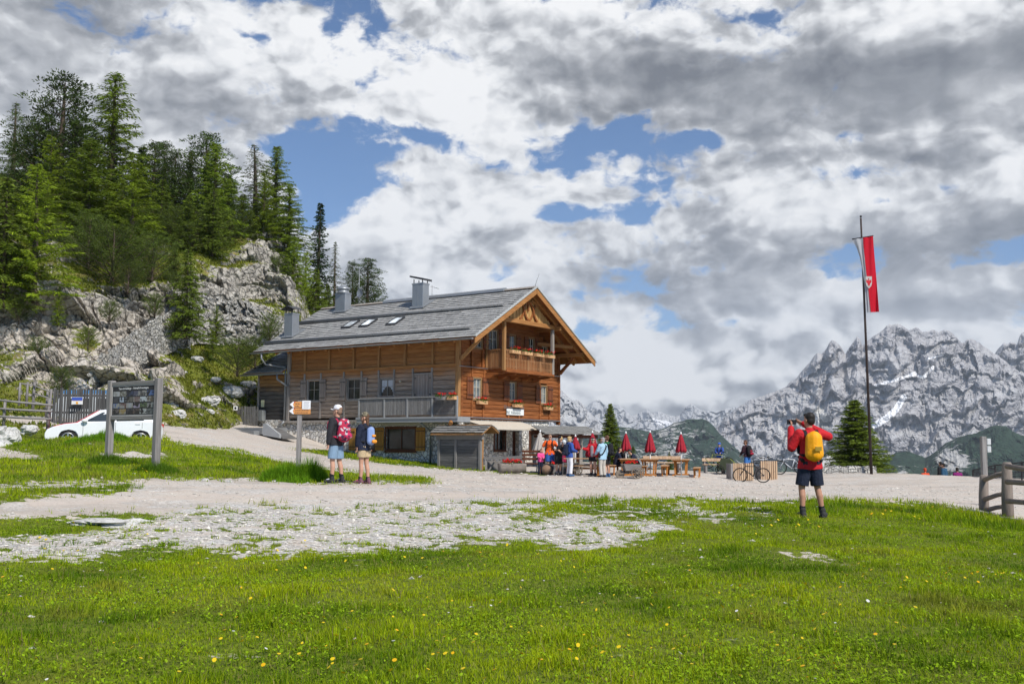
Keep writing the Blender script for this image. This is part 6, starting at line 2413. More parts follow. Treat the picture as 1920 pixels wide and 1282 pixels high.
def rock(name, pos, size, label, seed, cat='rock', group=None, rough=1.0):
 rng = np.random.default_rng(seed)
 n, m = 40, 24
 u = np.linspace(0, 2 * np.pi, n, endpoint=False)
 v = np.linspace(-.5, .5, m) * np.pi
 d = np.stack([np.cos(v)[None] * np.cos(u)[:, None], np.cos(v)[None] * np.sin(u)[:, None], np.broadcast_to(np.sin(v), (n, m))], -1)
 w1, w2, cid = worley(d * 1.6 + seed)
 r = 1 + rough * .22 * _g[cid][..., 0] + rough * .12 * fbm(d * 2.2 + seed, 3) + .06 * fbm(d * 7 + seed, 3)
 P = d * r[..., None] * np.array(size)
 if rough == 1: P[..., 2] = np.where(P[..., 2] > size[2] * .75, size[2] * .75 + (P[..., 2] - size[2] * .75) * .4, P[..., 2])
 V = P.reshape(-1, 3)
 f = []
 for i in range(n):
  for j in range(m - 1): f.append((i * m + j, ((i + 1) % n) * m + j, ((i + 1) % n) * m + j + 1, i * m + j + 1))
 o = np_obj(name, V, np.array(f), M_LIME, smooth=False)
 o.location = pos
 return prop(o, label, cat, group)


def build_left_side():
 # --- information board
 p0, p1 = on_ground(203, 874, 28.2), on_ground(291.5, 880, 26.9)
 mid = (p0 + p1) / 2
 ang = math.atan2(p1[1] - p0[1], p1[0] - p0[0])
 e = empty('information_board', mid, ang, 'tall grey wooden information board with rows of animal pictures', 'board')
 L = math.hypot(*(p1 - p0)[:2])
 za, zb_ = p0[2] - mid[2], p1[2] - mid[2]
 top = at(250, 711, 27.5)[2] - mid[2]
 b0 = at(250, 722, 27.5)[2] - mid[2]
 b1 = at(250, 778.5, 27.5)[2] - mid[2]
 for sx, z in ((-1, za), (1, zb_)): MB().box(sx * L / 2 - .085, sx * L / 2 + .085, -.085, .085, z - .3, top, .015).build('post', M_OLDWOOD, e)
 MB().box(-L / 2 + .086, L / 2 - .086, -.055, .055, b0 + .01, b0 + .11, .01).build('crossbar', M_OLDWOODH, e)
 MB().box(-L / 2 + .086, L / 2 - .086, -.055, .055, b1 - .12, b1 - .01, .01).build('crossbar', M_OLDWOODH, e)
 pn = MB().box(-L / 2 + .088, L / 2 - .088, -.03, .03, b1 - .009, b0 + .009).build('panel', simple('dark_panel_print', (.022, .022, .024), .5, .2), e)
 mb = MB()
 a, c_ = L / 2 - .09, .036
 mb.box(-a, a, -.045, -.031, b0 - .015, b0 + .008).box(-a, a, -.045, -.031, b1 - .008, b1 + .015).box(-a, -a + .02, -.045, -.031, b1 + .016, b0 - .016).box(a - .02, a, -.045, -.031, b1 + .016, b0 - .016)
 mb.build('panel_edging', simple('pale_edging', (.42, .41, .40), .5, .1), pn)
 cols = [[(.45, .45, .46), (.14, .13, .08), (.03, .05, .12), (.08, .08, .14), (.07, .07, .07), (.03, .13, .42)],
   [(.07, .07, .08), (.42, .52, .66), (.16, .14, .11), (.22, .13, .11), (.50, .55, .58), (.14, .10, .05)],
   [(.03, .10, .36), (.17, .07, .05), (.34, .36, .40), (.42, .34, .50), (.12, .20, .06), (.28, .29, .26)],
   [(.17, .13, .12), (.36, .24, .03), (.07, .06, .07), (.12, .08, .06), (.42, .44, .42), (.15, .17, .16)]]
 w = (2 * a - .10) / 6
 hh = (b0 - b1 - .17) / 4
 rng = random.Random(4)
 for r_ in range(4):
  for k in range(6):
   x0, z0 = -a + .05 + k * w, b1 + .03 + (3 - r_) * hh
   nm = 'picture_%d%d' % (r_, k)
   m, t = new_mat(nm)
   v = objco(t)
   n = t.noise(t.vec('ADD', v, (r_ * 3.1, k * 1.7, 0)), 9, 4, .6)
   c = cols[r_][k]
   g_ = sum(c) / 3
   lum = .28 if rng.random() < .3 else .02
   col = t.mix(t.ss(n, .47, .56), tuple(.55 * q + .3 * g_ for q in c), (lum, lum * .97, lum * .9))
   finish(t, col, .45)
   MB().box(x0 + .012, x0 + w - .012, -.036, -.0305, z0 + .012, z0 + hh - .012).build('picture', m, pn)
 text_obj('lettering', 'Tiere im Gebirge – Animali di montagna', .085, simple('white_print', (.8, .8, .8), .5), pn, (0, -.038, b0 - .105))
 # --- direction sign
 p = on_ground(559, 893, 25.2)
 e = empty('signpost', p, 0, 'grey signpost with two orange arrow boards and a white notice', 'signpost')
 T = at(559, 751, 25.2)[2] - p[2]
 MB().box(-.055, .055, -.05, .05, -.3, T, .01).build('post', M_OLDWOOD, e)
 k = 25.2 / 1920
 orange = simple('orange_sign_board', (.62, .27, .085), .55, .12, 4)
 wt = simple('white_sign_board', (.78, .78, .80), .6, .05)
 ink = simple('dark_print', (.10, .07, .05), .6)
 for i, (x0, x1, x2, ya, yb) in enumerate(((541, 547, 563, 753, 763.5), (540, 547, 580, 765, 776))):
  za, zb2 = T - (ya - 751) * k, T - (yb - 751) * k
  A, Bx, Cx = (x0 - 559) * k, (x1 - 559) * k, (x2 - 559) * k
  o = MB().prism([(Bx, za), (Cx, za), (Cx, zb2), (Bx, zb2)], 'y', -.075, -.052).build('arrow_board', orange, e)
  MB().prism([(A, (za + zb2) / 2), (Bx + .001, za), (Bx + .03, za), (Bx + .001, (za + zb2) / 2), (Bx + .03, zb2), (Bx + .001, zb2)], 'y', -.078, -.0755).build('arrow_tip', wt, o)
  MB().prism([(A, (za + zb2) / 2), (Bx, za), (Bx, zb2)], 'y', -.075, -.052).build('arrow_point', simple('black_arrow_mark', (.03, .03, .03), .6), o)
  MB().box(Bx + .03, Bx + .05, -.079, -.0755, za - .03, za).build('waymark', simple('red_waymark', (.6, .03, .03), .6), o)
  for row in range(2):
   zz = za - .045 - .055 * row
   x = Bx + .06
   rr = random.Random(i * 7 + row)
   mb = MB()
   while x < Cx - .06:
    wl = rr.uniform(.02, .05)
    mb.box(x, x + wl, -.0775, -.0755, zz - .017, zz)
    x += wl + .012
   mb.build('lettering', ink, o)
 n = MB().box((564.5 - 559) * k, (580 - 559) * k, -.085, -.079, T - (767 - 751) * k, T).build('notice', wt, e)
 for r_ in range(6):
  zz = T - .03 - .028 * r_
  MB().box((567 - 559) * k, (578 - r_ % 3 - 559) * k, -.0865, -.0852, zz - .01, zz).build('lettering', simple('grey_print', (.35, .35, .38), .7), n)
 # --- grass tufts
 s = on_ground(559, 893, 25.0)
 clump('tall_grass', [(s[0] - .25, s[1] + .0, .42, .95), (s[0] + .28, s[1] + .1, .30, 1.2), (s[0] - .55, s[1] - .05, .36, .75), (s[0] + .48, s[1] - .05, .28, .75), (s[0], s[1] - .25, .5, .5), (s[0] - .05, s[1] - .1, .35, .8)], .68, 'lush clump of tall grass round the signpost foot', n=1500, w=.016)
 for q, lab in ((p0, 'dark grass tuft at the left post of the information board'), (p1, 'dark grass tuft at the right post of the information board')):
  clump('grass_tuft', [(q[0], q[1] - .1, .42, 1), (q[0] + .3, q[1] - .25, .4, .7), (q[0] - .3, q[1] - .2, .3, .6)], .42, lab, tint=(.10, .19, .014), n=1100, w=.016)
 s = at(196, 822, 34.3)
 clump('grass_tuft', [(s[0] - .55, s[1], .5, .9), (s[0] + .1, s[1], .5, 1.1), (s[0] + .5, s[1], .4, .8), (s[0] - 1.0, s[1] + .2, .4, .6)], .36, 'long grass on the bank in front of the white car', n=1100, w=.02)
 # --- fences on the left
 def board_fence(name, pa, pb, ha, hb, n, label, mat, bw=.10, jit=.05, railz=(.3, .8), cat='fence', group=None):
  pa, pb = np.array(pa), np.array(pb)
  e = empty(name, pa, math.atan2(pb[1] - pa[1], pb[0] - pa[0]), label, cat, group)
  L = math.hypot(*(pb - pa)[:2])
  dz = pb[2] - pa[2]
  rr = random.Random(len(label))
  for k in range(n):
   t = (k + .5) / n
   x = L * t
   z = dz * t
   h = ha + (hb - ha) * t + rr.uniform(-jit, jit)
   tl = rr.uniform(-.03, .03)
   w = bw * rr.uniform(.8, 1.15)
   MB()._add([(x - w / 2, -.015, z - .1), (x + w / 2, -.015, z - .1), (x + w / 2 + tl, -.015, z + h), (x - w / 2 + tl, -.015, z + h + rr.uniform(-.02, .02)),
     (x - w / 2, .012, z - .1), (x + w / 2, .012, z - .1), (x + w / 2 + tl, .012, z + h), (x - w / 2 + tl, .012, z + h)],
     [(0, 1, 2, 3), (7, 6, 5, 4), (0, 4, 5, 1), (1, 5, 6, 2), (2, 6, 7, 3), (3, 7, 4, 0)]).build('board', mat, e)
  for q in railz:
   MB().bar((0, .05, ha * q), (L, .05, dz + hb * q), .05, .09).build('rail', mat, e)
  return e
 a, b = at(99, 792, 46.5), at(201, 792, 45.8)
 sc = 46 / 1920
 board_fence('board_gate', a, b, 64 * sc, 62 * sc, 22, 'tall gate of dark grey upright boards behind the white car', M_GREYGATE, bw=.098)
 q = at(146, 751, 46.0)
 e = empty('notice_board', q, 0, 'small white and blue notice on the grey board gate', 'notice')
 MB().box(-.25, .25, -.08, -.05, -.17, .16, .005).build('board', simple('white_notice', (.75, .74, .72), .5, .06), e)
 MB().box(-.24, .24, -.084, -.0805, .0, .15).build('blue_field', simple('blue_notice', (.05, .10, .42), .5, .1), e)
 MB().box(-.24, .24, -.084, -.0805, -.008, -.001).box(-.05, .05, -.084, -.0805, -.15, -.05).build('orange_mark', simple('orange_notice', (.75, .35, .03), .5, .1), e)
 a, b = at(404, 795, 60.5), at(483, 794, 60.0)
 board_fence('picket_fence', a, b, 34 * 60 / 1920, 32 * 60 / 1920, 26, 'grey picket fence between the slope and the hut annexe', M_GREYGATE, bw=.075, jit=.02)
 q = at(442, 765, 60.0)
 e = empty('small_sign', q, 0, 'small black and white square sign on the grey picket fence', 'sign')
 MB().box(-.12, .12, -.07, -.04, -.12, .12).build('plate', simple('white_plate', (.7, .7, .7), .5), e)
 MB().ball((0, -.07, .0), (.07, .012, .08), 10, 6).build('emblem', M_BLACK, e)
 # post and rail fences
 def rail_fence(name, posts, rails, label, r=.05, group=None):
  o = np.array(posts[0][0])
  e = empty(name, o, 0, label, 'fence', group)
  for (p, h, rr) in posts:
   p = np.array(p) - o
   MB().tube([p - np.array([0, 0, .25]), p + np.array([.0, 0, h * .5]), p + np.array([.02, 0, h])], [rr * 1.08, rr, rr * .92], 9).build('post', M_OLDWOOD, e)
  for (a, b, rr) in rails:
   a, b = np.array(a) - o, np.array(b) - o
   m = (a + b) / 2 + np.array([0, 0, -.015])
   MB().tube([a, m, b], [rr, rr * 1.05, rr * .9], 9).build('rail', M_OLDWOODH, e)
  return e
 D = 42.0
 rail_fence('rail_fence', [(at(7, 792, D + .4), 44 * D / 1920, .06), (at(90, 796, D + .3), 50 * D / 1920, .07)],
   [(at(-30, 747, D), at(99, 759.5, D), .045), (at(-30, 764, D), at(97, 771, D), .045), (at(-30, 778.5, D), at(96, 785.5, D), .045)], 'grey rail fence with three long poles at the left edge')
 D = 47.5
 rail_fence('rail_fence', [(at(36, 750, D), 33 * D / 1920, .055), (at(50, 752, D), 36 * D / 1920, .055), (at(62, 762, D), 46 * D / 1920, .06), (at(87, 775, D), 44 * D / 1920, .06), (at(93, 780, D - .4), 50 * D / 1920, .06), (at(100, 780, D - .6), 52 * D / 1920, .06)],
   [(at(36, 718, D), at(62, 722, D), .035), (at(62, 722, D - .1), at(104, 737, D - .3), .035), (at(62, 737, D - .1), at(104, 749, D - .3), .035), (at(60, 752, D - .1), at(104, 762, D - .3), .03)], 'old crooked rail fence climbing behind the grey gate')
 # rocks
 k = on_ground(212, 992, 16.4)
 rock('limestone_slab', k + np.array([0, 0, -.03]), (.62, .42, .10), 'flat white limestone slab lying in the near grass', 5, rough=1.3)
 k = at(10, 815, 36)
 rock('limestone_boulder', k + np.array([0, 0, -.2]), (.45, .5, .55), 'pale boulder at the left edge beside the lawn', 8)
 k = at(-8, 832, 34)
 rock('limestone_boulder', k + np.array([0, 0, -.2]), (.6, .5, .35), 'low cracked boulder in the lower left corner of the lawn', 12)
 k = at(55, 800, 41)
 rock('limestone_boulder', k + np.array([0, 0, -.1]), (.3, .3, .22), 'small boulder between the rail fence and the white car', 15)
 for i, (px, py, D, s, lab) in enumerate([(386, 893, 24.6, .07, 'pale stone on the lawn edge right of the information board'), (430, 903, 24.0, .05, 'pale stone on the gravel road right of the board'), (516, 899, 24.6, .06, 'flat stone in front of the tall grass at the signpost'),
          (335, 858, 30, .06, 'white stone on the lawn behind the information board'), (305, 862, 29, .09, 'round white stone near the right post of the board'), (60, 1208, 7.5, .02, 'small white stone in the grass at the lower left'), (190, 1160, 8.4, .018, 'small white stone in the near grass left of centre')]):
  k = on_ground(px, py, D)
  rock('stone', k, (s * 1.3, s, s * .7), lab, 30 + i)
 # pale blocks on the grass slope
 rr = random.Random(9)
 bl = ['white block high on the grass slope', 'pale block beside the dwarf pine at the annexe', 'pale rock in the earth bank right of the board', 'yellowish rock low in the earth bank', 'pale rock at the foot of the slope', 'grey rock left of the picket fence', 'long pale rock above the picket fence', 'small pale rock in the middle of the slope', 'small white rock under the ruined wall', 'pale rock at the top of the footpath', 'grey block under the annexe roof', 'flat pale rock half way up the slope']
 for i, (px, py, s) in enumerate([(372, 674, .35), (468, 722, .5), (318, 760, .5), (335, 778, .45), (392, 772, .4), (398, 752, .55), (440, 735, .6), (345, 700, .28), (352, 655, .3), (300, 652, .5), (462, 650, .8), (408, 712, .3)]):
  rock('limestone_block', hill_point(px, py) + np.array([0, -.35, 0]), (s, s * .8, s * rr.uniform(.45, .75)), bl[i], 60 + i, group='pale limestone blocks on the slope')
 # pale gravel heap beside the car
 k = at(292, 830, 37)
 rock('gravel_heap', k + np.array([0, 0, -.42]), (1.3, .8, .5), 'pale gravel heap beside the rear wheel of the white car', 55, 'heap')


M_GREYGATE = m_timber('dark_grey_paling', (.085, .082, .08), (.17, .165, .16), (.045, .043, .042), axis=0, spacing=.1)


def text_obj(name, txt, size, mat, parent, loc, rot=(R(90), 0, 0), extr=.0015, align='CENTER'):
 cu = bpy.data.curves.new(name, 'FONT')
 cu.body = txt
 cu.size = size
 cu.align_x = align
 cu.extrude = extr
 tmp = bpy.data.objects.new(name, cu)
 COL.objects.link(tmp)
 dg = bpy.context.evaluated_depsgraph_get()
 me = bpy.data.meshes.new_from_object(tmp.evaluated_get(dg))
 bpy.data.objects.remove(tmp)
 me.materials.clear()
 me.materials.append(mat)
 o = link(name, me, parent)
 o.location = loc
 o.rotation_euler = rot
 return o


def car(pos, rz, paint, label):
 """a five door hatchback, nose to -x; origin under the middle"""
 e = empty('parked_car', pos, rz, label, 'car', 'parked cars')
 mp, t = new_mat('car_paint_' + label.split()[0])
 n = t.noise(objco(t), 3, 3, .5)
 finish(t, t.mix(n, tuple(.93 * q for q in paint), paint), .22, spec=.5, **{'Coat Weight': .6, 'Coat Roughness': .05})
 xf, xr, rw = -1.30, 1.33, .315
 L0, L1 = -2.12, 2.13
 def arch(cx, n=9): return [(cx + (rw + .055) * math.cos(a), .31 + (rw + .055) * math.sin(a)) for a in np.linspace(math.pi, 0, n)]
 low = [(L0 + .04, .26)] + [(xf - rw - .055, .2)] + arch(xf) + [(xf + rw + .055, .2), (xr - rw - .055, .2)] + arch(xr) + [(xr + rw + .055, .22), (L1 - .05, .30), (L1, .52), (L1 - .02, .80), (L1 - .07, .98),
  (1.2, 1.0), (.0, .97), (-.95, .93), (-1.45, .87), (-1.85, .76), (-2.05, .66), (L0, .52), (L0 - .01, .38)]
 mb = MB()
 ys = [(-.89, .0), (-.86, .0)]
 lay = [(-.895, .018), (-.865, 0), (.865, 0), (.895, .018)]
 n = len(low)
 cx, cz = 0.0, .58
 vs = []
 for y, ins in lay:
  for (x, z) in low: vs.append((x - math.copysign(min(ins, abs(x)), x) * 1.2, y, z + (ins if z < cz else -ins)))
 fs = []
 for k in range(len(lay) - 1):
  for i in range(n): fs.append((k * n + i, k * n + (i + 1) % n, (k + 1) * n + (i + 1) % n, (k + 1) * n + i))
 fs += [tuple(range(n))[::-1], tuple(range((len(lay) - 1) * n, len(lay) * n))]
 fs = [f[::-1] for f in fs]
 mb._add(vs, fs)
 # greenhouse
 base = [(-.98, .925), (1.88, .97)]
 top = [(-.22, 1.40), (.45, 1.455), (1.15, 1.425), (1.62, 1.36)]
 def cabin(y, sc, grow=0): return [(-1.0 - grow, .92), (-.22, 1.395 + grow), (.45, 1.45 + grow), (1.15, 1.42 + grow), (1.70 + grow, 1.345 + grow), (1.96 + grow, .97)]
 vs, m = [], 6
 for y, zs in ((-.84, 0), (-.60, 1), (.60, 1), (.84, 0)):
  for (x, z) in cabin(y, 1): vs.append((x, y if zs == 0 and z < 1.0 else (y if zs else math.copysign(.66, y)), z + (.03 if zs and z > 1.2 else 0)))
 fs = []
 for k in range(3):
  for i in range(m): fs.append((k * m + i, k * m + (i + 1) % m, (k + 1) * m + (i + 1) % m, (k + 1) * m + i))
 fs += [tuple(range(m))[::-1], tuple(range(3 * m, 4 * m))]
 mb._add(vs, fs)
 mb.build('body', mp, e)
 gl = m_glass('car_glass', (.02, .025, .03)) if 'car_glass' not in bpy.data.materials else bpy.data.materials['car_glass']
 def side_y(z): return .84 - (z - .95) * .18 / .45
 for sg in (-1, 1):
  for nm, poly in (('side_window', [(-.72, .985), (-.12, 1.335), (.36, 1.375), (.36, 1.0)]), ('side_window', [(.42, 1.0), (.42, 1.378), (1.05, 1.355), (1.38, 1.20), (1.42, 1.03)])):
   vs = [(x, sg * (side_y(z) + .008), z) for x, z in poly]
   f = list(range(len(vs)))
   MB()._add(vs, [f if sg < 0 else f[::-1]]).build(nm, gl, e)
 MB()._add([(-.985, -.72, .945), (-.985, .72, .945), (-.26, .58, 1.405), (-.26, -.58, 1.405)], [(0, 3, 2, 1)]).build('windscreen', gl, e)
 MB()._add([(1.955, -.7, 1.0), (1.955, .7, 1.0), (1.735, .58, 1.33), (1.735, -.58, 1.33)], [(0, 1, 2, 3)]).build('rear_window', gl, e)
 for x in (xf, xr):
  for sg in (-1, 1):
   MB().cyl((x, sg * .55, .312), (x, sg * .84, .312), rw + .04, n=22).build('wheel_arch', M_BLACK, e)
   ty = MB().ring((x, sg * .80, .315), (0, 1, 0), .255, .062, 26, 8).cyl((x, sg * .70, .315), (x, sg * .85, .315), .255, n=24).build('wheel', M_RUBBER, e)
   mb = MB()
   mb.ring((x, sg * .872, .315), (0, 1, 0), .215, .022, 24, 6)
   for k in range(5):
    a = k * 2 * math.pi / 5 + .3
    for da in (-.12, .12): mb.bar((x + .03 * math.cos(a), sg * .875, .315 + .03 * math.sin(a)), (x + .21 * math.cos(a + da), sg * .872, .315 + .21 * math.sin(a + da)), .03, .022, up=(0, 1, 0))
   mb.cyl((x, sg * .86, .315), (x, sg * .885, .315), .045, n=12)
   mb.build('rim', M_SPOKE, ty)
 for sg in (-1, 1):
  MB()._add([(-2.07, sg * .52, .63), (-2.00, sg * .80, .64), (-1.72, sg * .885, .71), (-1.70, sg * .872, .79), (-1.95, sg * .72, .765), (-2.03, sg * .52, .71)], [tuple(range(6)) if sg > 0 else tuple(range(6))[::-1]]).build('headlight', m_glass('lamp_glass', (.10, .11, .12)) if 'lamp_glass' not in bpy.data.materials else bpy.data.materials['lamp_glass'], e)
  for x in (-.78, .39, 1.36):
   MB().box(x, x + .012, sg * .884, sg * .899, .34 if x < 1 else .72, .95).build('door_seam', M_BLACK, e)
  MB().box(-.9, .93, sg * .87, sg * .902, .2, .27, .006).build('sill', M_BLACK, e)
  MB().ball((-.72, sg * .97, 1.0), (.12, .10, .075), 12, 8).bar((-.72, sg * .84, .96), (-.72, sg * .93, .97), .05, .04).build('mirror', mp, e)
  MB().box(2.0, 2.12, sg * .60, sg * .87, .78, .92, .02).build('tail_light', simple('red_lens', (.45, .02, .02), .2), e)
  MB().box(.16, .36, sg * .90, sg * .925, .86, .885, .008).build('door_handle', mp, e)
  MB().box(1.10, 1.30, sg * .90, sg * .925, .88, .905, .008).build('door_handle', mp, e)
 MB().box(L0 - .025, L0 + .1, -.55, .55, .30, .46, .02).build('grille', M_BLACK, e)
 MB().box(L0 - .03, L0 + .02, -.26, .26, .47, .58, .01).build('number_plate', simple('plate_white', (.7, .7, .7), .5), e)
 return e


def build_vehicles():
 p = at(198, 842, 40.6)
 p[2] = at(198, 767.5, 40.6)[2] - 1.47
 car(p, R(17), (.80, .81, .83), 'white hatchback parked behind the lawn with its nose to the left')
 p = at(193, 840, 43.2)
 p[2] = at(193, 768.3, 43.2)[2] - 1.47
 car(p, R(17), (.62, .03, .035), 'red hatchback almost hidden behind the white car')
 # camper van behind the gate
 p = at(176, 800, 50)
 z1 = at(176, 733, 50)[2]
 p[2] = z1 - 2.2
 e = empty('camper_van', p, R(-3), 'white camper van with a blue roof band behind the grey gate', 'van')
 mb = MB()
 mb.prism([(-1.9, .35), (-2.0, .9), (-1.75, 1.15), (-1.2, 2.0), (1.9, 2.02), (1.95, .35)], 'y', -.95, .95)
 mb.build('body', simple('van_white', (.62, .66, .68), .35, .05), e)
 mb = MB()
 mb.prism([(-1.18, 2.021), (-1.1, 2.2), (1.85, 2.2), (1.9, 2.021)], 'y', -.93, .93)
 mb.build('roof', simple('van_blue', (.08, .30, .62), .4, .1), e)
 MB().box(-.9, .2, -.962, -.951, 1.3, 1.8).build('window', M_GLASS, e)
 MB().box(.5, 1.5, -.962, -.951, 1.3, 1.8).build('window', M_GLASS, e)
 for x in (-1.2, 1.2):
  w = MB().ring((x, -.86, .33), (0, 1, 0), .25, .08).cyl((x, -.95, .33), (x, -.75, .33), .24, n=16).build('wheel', M_RUBBER, e)


def umbrella(px, ytip, yhem, Y, label, cloth, tilt=0.0, group='closed umbrellas on the terrace', rad=.20):
 p = on_ground(px, 890, Y)
 zt = at(px, ytip, Y)[2] - p[2]
 zh = at(px, yhem, Y)[2] - p[2]
 e = empty('closed_umbrella', p, 0, label, 'umbrella', group)
 e.rotation_euler = (0, tilt, 0)
 n, m = 32, 14
 vs, fs = [], []
 for i in range(m + 1):
  t = i / m
  z = zh + (zt - .08 - zh) * t
  r = rad * (1 - t) ** .75 * (.86 + .14 * (t > .05)) + .02
  if i == 0: r *= .86
  for k in range(n):
   a = 2 * math.pi * k / n
   f = 1 + .28 * math.cos(8 * a + .6 * t) * (1 - .5 * t)
   vs.append((r * f * math.cos(a), r * f * math.sin(a), z - (.05 * math.cos(8 * a) if i == 0 else 0)))
 for i in range(m):
  for k in range(n): fs.append((i * n + k, i * n + (k + 1) % n, (i + 1) * n + (k + 1) % n, (i + 1) * n + k))
 fs += [tuple(range(n))[::-1], tuple(range(m * n, (m + 1) * n))]
 MB()._add(vs, fs, True).build('canopy', cloth, e)
 MB().cyl((0, 0, 0), (0, 0, zh + .1), .028, n=8).build('pole', simple('pale_pole', (.55, .55, .54), .4, .1), e)
 MB().lathe((0, 0, zt - .09), [(.045, 0), (.04, .05), (.02, .09), (.008, .12)], 10).build('finial', simple('white_finial', (.75, .75, .75), .5), e)
 MB().box(-.3, .3, -.3, .3, -.02, .06, .02).build('base', simple('concrete_base', (.3, .3, .29), .9), e)
 return e


def build_terrace():
 red = simple('dark_red_canvas', (.30, .012, .025), .75, .25, 9)
 red2 = simple('dark_red_canvas_plain', (.30, .012, .025), .75)  # same base red as the other canvas, assigned to nothing
 umbrella(1174, 809, 845, 47, 'closed dark red umbrella right of the dense spruce', red)
 umbrella(1219.5, 807, 847, 46.5, 'closed dark red umbrella in the middle of the terrace', red)
 umbrella(1277.5, 810, 847, 46.5, 'closed dark red umbrella farthest to the right', red)
 umbrella(1111, 808, 856, 46.5, 'closed dark red umbrella directly behind the woman in the red jacket', red, rad=.26)
 umbrella(1079, 815, 842, 48.5, 'closed dark red umbrella half hidden by the shelter post', red, rad=.2)
 umbrella(1006, 806, 852, 48.5, 'closed beige umbrella leaning by the stone wall', simple('beige_canvas_folded', (.42, .38, .35), .85, .15, 8), tilt=R(5), group='closed umbrellas on the terrace', rad=.26)

 def table_set(px, Y, rz, labs, bench_l=True, bench_r=True, lng=1.9):
  p = on_ground(px, 890, Y)
  t = empty('picnic_table', p, rz, labs[0], 'table', 'orange wooden picnic tables')
  for k in range(4): MB().box(-.40 + .2 * k + .004, -.40 + .2 * (k + 1) - .004, -lng / 2, lng / 2, .70, .745, .006).build('top_plank', M_PALETOP, t)
  for y in (-lng / 2 + .3, lng / 2 - .3):
   MB().bar((-.22, y, 0), (-.26, y, .70), .07, .09).bar((.22, y, 0), (.26, y, .70), .07, .09).box(-.34, .34, y - .04, y + .04, .62, .699).box(-.36, .36, y - .06, y + .06, -.01, .06).build('trestle', M_PINEWOOD, t)
  MB().box(-.05, .05, -lng / 2 + .34, lng / 2 - .34, .25, .33).build('stretcher', M_PINEWOOD, t)
  for i, (ok, dx) in enumerate(((bench_l, -.72), (bench_r, .72))):
   if not ok: continue
   c, s = math.cos(rz), math.sin(rz)
   bx, by = p[0] + dx * c, p[1] + dx * s
   b = empty('picnic_bench', (bx, by, gz(bx, by)), rz, labs[1 + i], 'bench', 'orange wooden benches on the terrace')
   for k in range(2): MB().box(-.16 + .16 * k + .004, .16 * k - .004, -lng / 2, lng / 2, .42, .46, .006).build('seat_plank', M_PALETOP, b)
   for y in (-lng / 2 + .28, lng / 2 - .28): MB().bar((-.10, y, 0), (-.12, y, .42), .05, .08).bar((.10, y, 0), (.12, y, .42), .05, .08).box(-.14, .14, y - .03, y + .03, .35, .419).build('leg', M_PINEWOOD, b)
 table_set(1099, 46.0, R(75), ['orange picnic table behind the woman in the red jacket', 'bench in front of the table behind the red jacket woman', 'bench at the back of the table behind the red jacket woman'])
 table_set(1172, 46.5, R(6), ['orange picnic table with two seated guests', 'bench under the guests in dark clothes', 'bench right of the table with the seated guests'], lng=1.6)
 table_set(1218, 46.6, R(-12), ['orange picnic table under the middle umbrella', 'bench left of the middle umbrella table', 'bench right of the middle umbrella table'])
 table_set(1277, 47.2, R(-12), ['orange picnic table under the rightmost umbrella', 'bench left of the rightmost umbrella table', 'outermost bench at the right end of the terrace'])
 # pale back rest bench along the edge
 for i, (px, Y, lab) in enumerate(((1243, 50.5, 'pale backrest bench along the terrace edge behind the tables'), (1340, 52.5, 'pale backrest bench at the edge left of the bicycles'))):
  p = on_ground(px, 885, Y)
  b = empty('edge_bench', p, R(2), lab, 'bench')
  w = .95 if i == 0 else .6
  MB().box(-w, w, -.2, .2, .40, .45, .01).build('seat', M_PALEWOOD, b)
  MB().box(-w, w, .2, .24, .58, .74, .01).build('backrest', M_PALEWOOD, b)
  for x in (-w + .15, w - .15): MB().box(x - .05, x + .05, -.15, .24, -.1, .399).box(x - .04, x + .04, .241, .28, .3, .8).build('leg', M_OLDWOOD, b)
 # log planter with geraniums
 p = on_ground(960, 886, 47.0)
 e = empty('log_planter', p, R(12), 'hollowed log planter full of red geraniums beside the stone wall', 'planter')
 mb = MB()
 n, m = 18, 12
 rr = random.Random(3)
 vs, fs = [], []
 for i in range(m + 1):
  x = -.62 + 1.24 * i / m
  r = .29 * (1 + .06 * math.sin(i * 1.7)) - (.05 if i in (0, m) else 0)
  for k in range(n):
   a = 2 * math.pi * k / n
   q = r * (1 + rr.uniform(-.05, .05))
   z = .27 + q * math.sin(a)
   vs.append((x + rr.uniform(-.02, .02), q * math.cos(a), min(z, .45)))
 for i in range(m):
  for k in range(n): fs.append((i * n + k, i * n + (k + 1) % n, (i + 1) * n + (k + 1) % n, (i + 1) * n + k))
 fs += [tuple(range(n))[::-1], tuple(range(m * n, (m + 1) * n))]
 mb._add(vs, fs, True).build('log', simple('rough_log_bark', (.22, .19, .165), .95, .45, 6, bump=.9, stretch=(.5, 2, 2)), e)
 plant_mass('foliage', 'blossom', e, (-.45, -.1, .42), (.45, -.1, .42), (0, 1, 0), .0, 1.3, .9, 5, spread=.17, high=.26)
 # long trough with geraniums behind the walkers, its barrel
 p = on_ground(1051, 889, 46.3)
 e = empty('flower_trough', p, R(4), 'wooden trough with red geraniums behind the bending walker', 'planter')
 for y in (-.22, .19): MB().box(-.5, .5, y, y + .03, .08, .46, .006).build('side_board', M_OLDWOODH, e)
 for x in (-.5, .47): MB().box(x, x + .03, -.189, .189, .08, .45, .006).build('end_board', M_OLDWOODH, e)
 MB().box(-.46, .46, -.185, .185, .3, .40).build('soil', M_SOIL, e)
 for x in (-.4, .4): MB().box(x - .06, x + .06, -.2, .2, -.03, .079).build('foot', M_FRAMERED, e)
 plant_mass('foliage', 'blossom', e, (-.4, -.1, .40), (.4, -.1, .40), (0, 1, 0), .0, 1.1, .9, 8, spread=.15, high=.26)
 p = on_ground(1026, 889, 45.9)
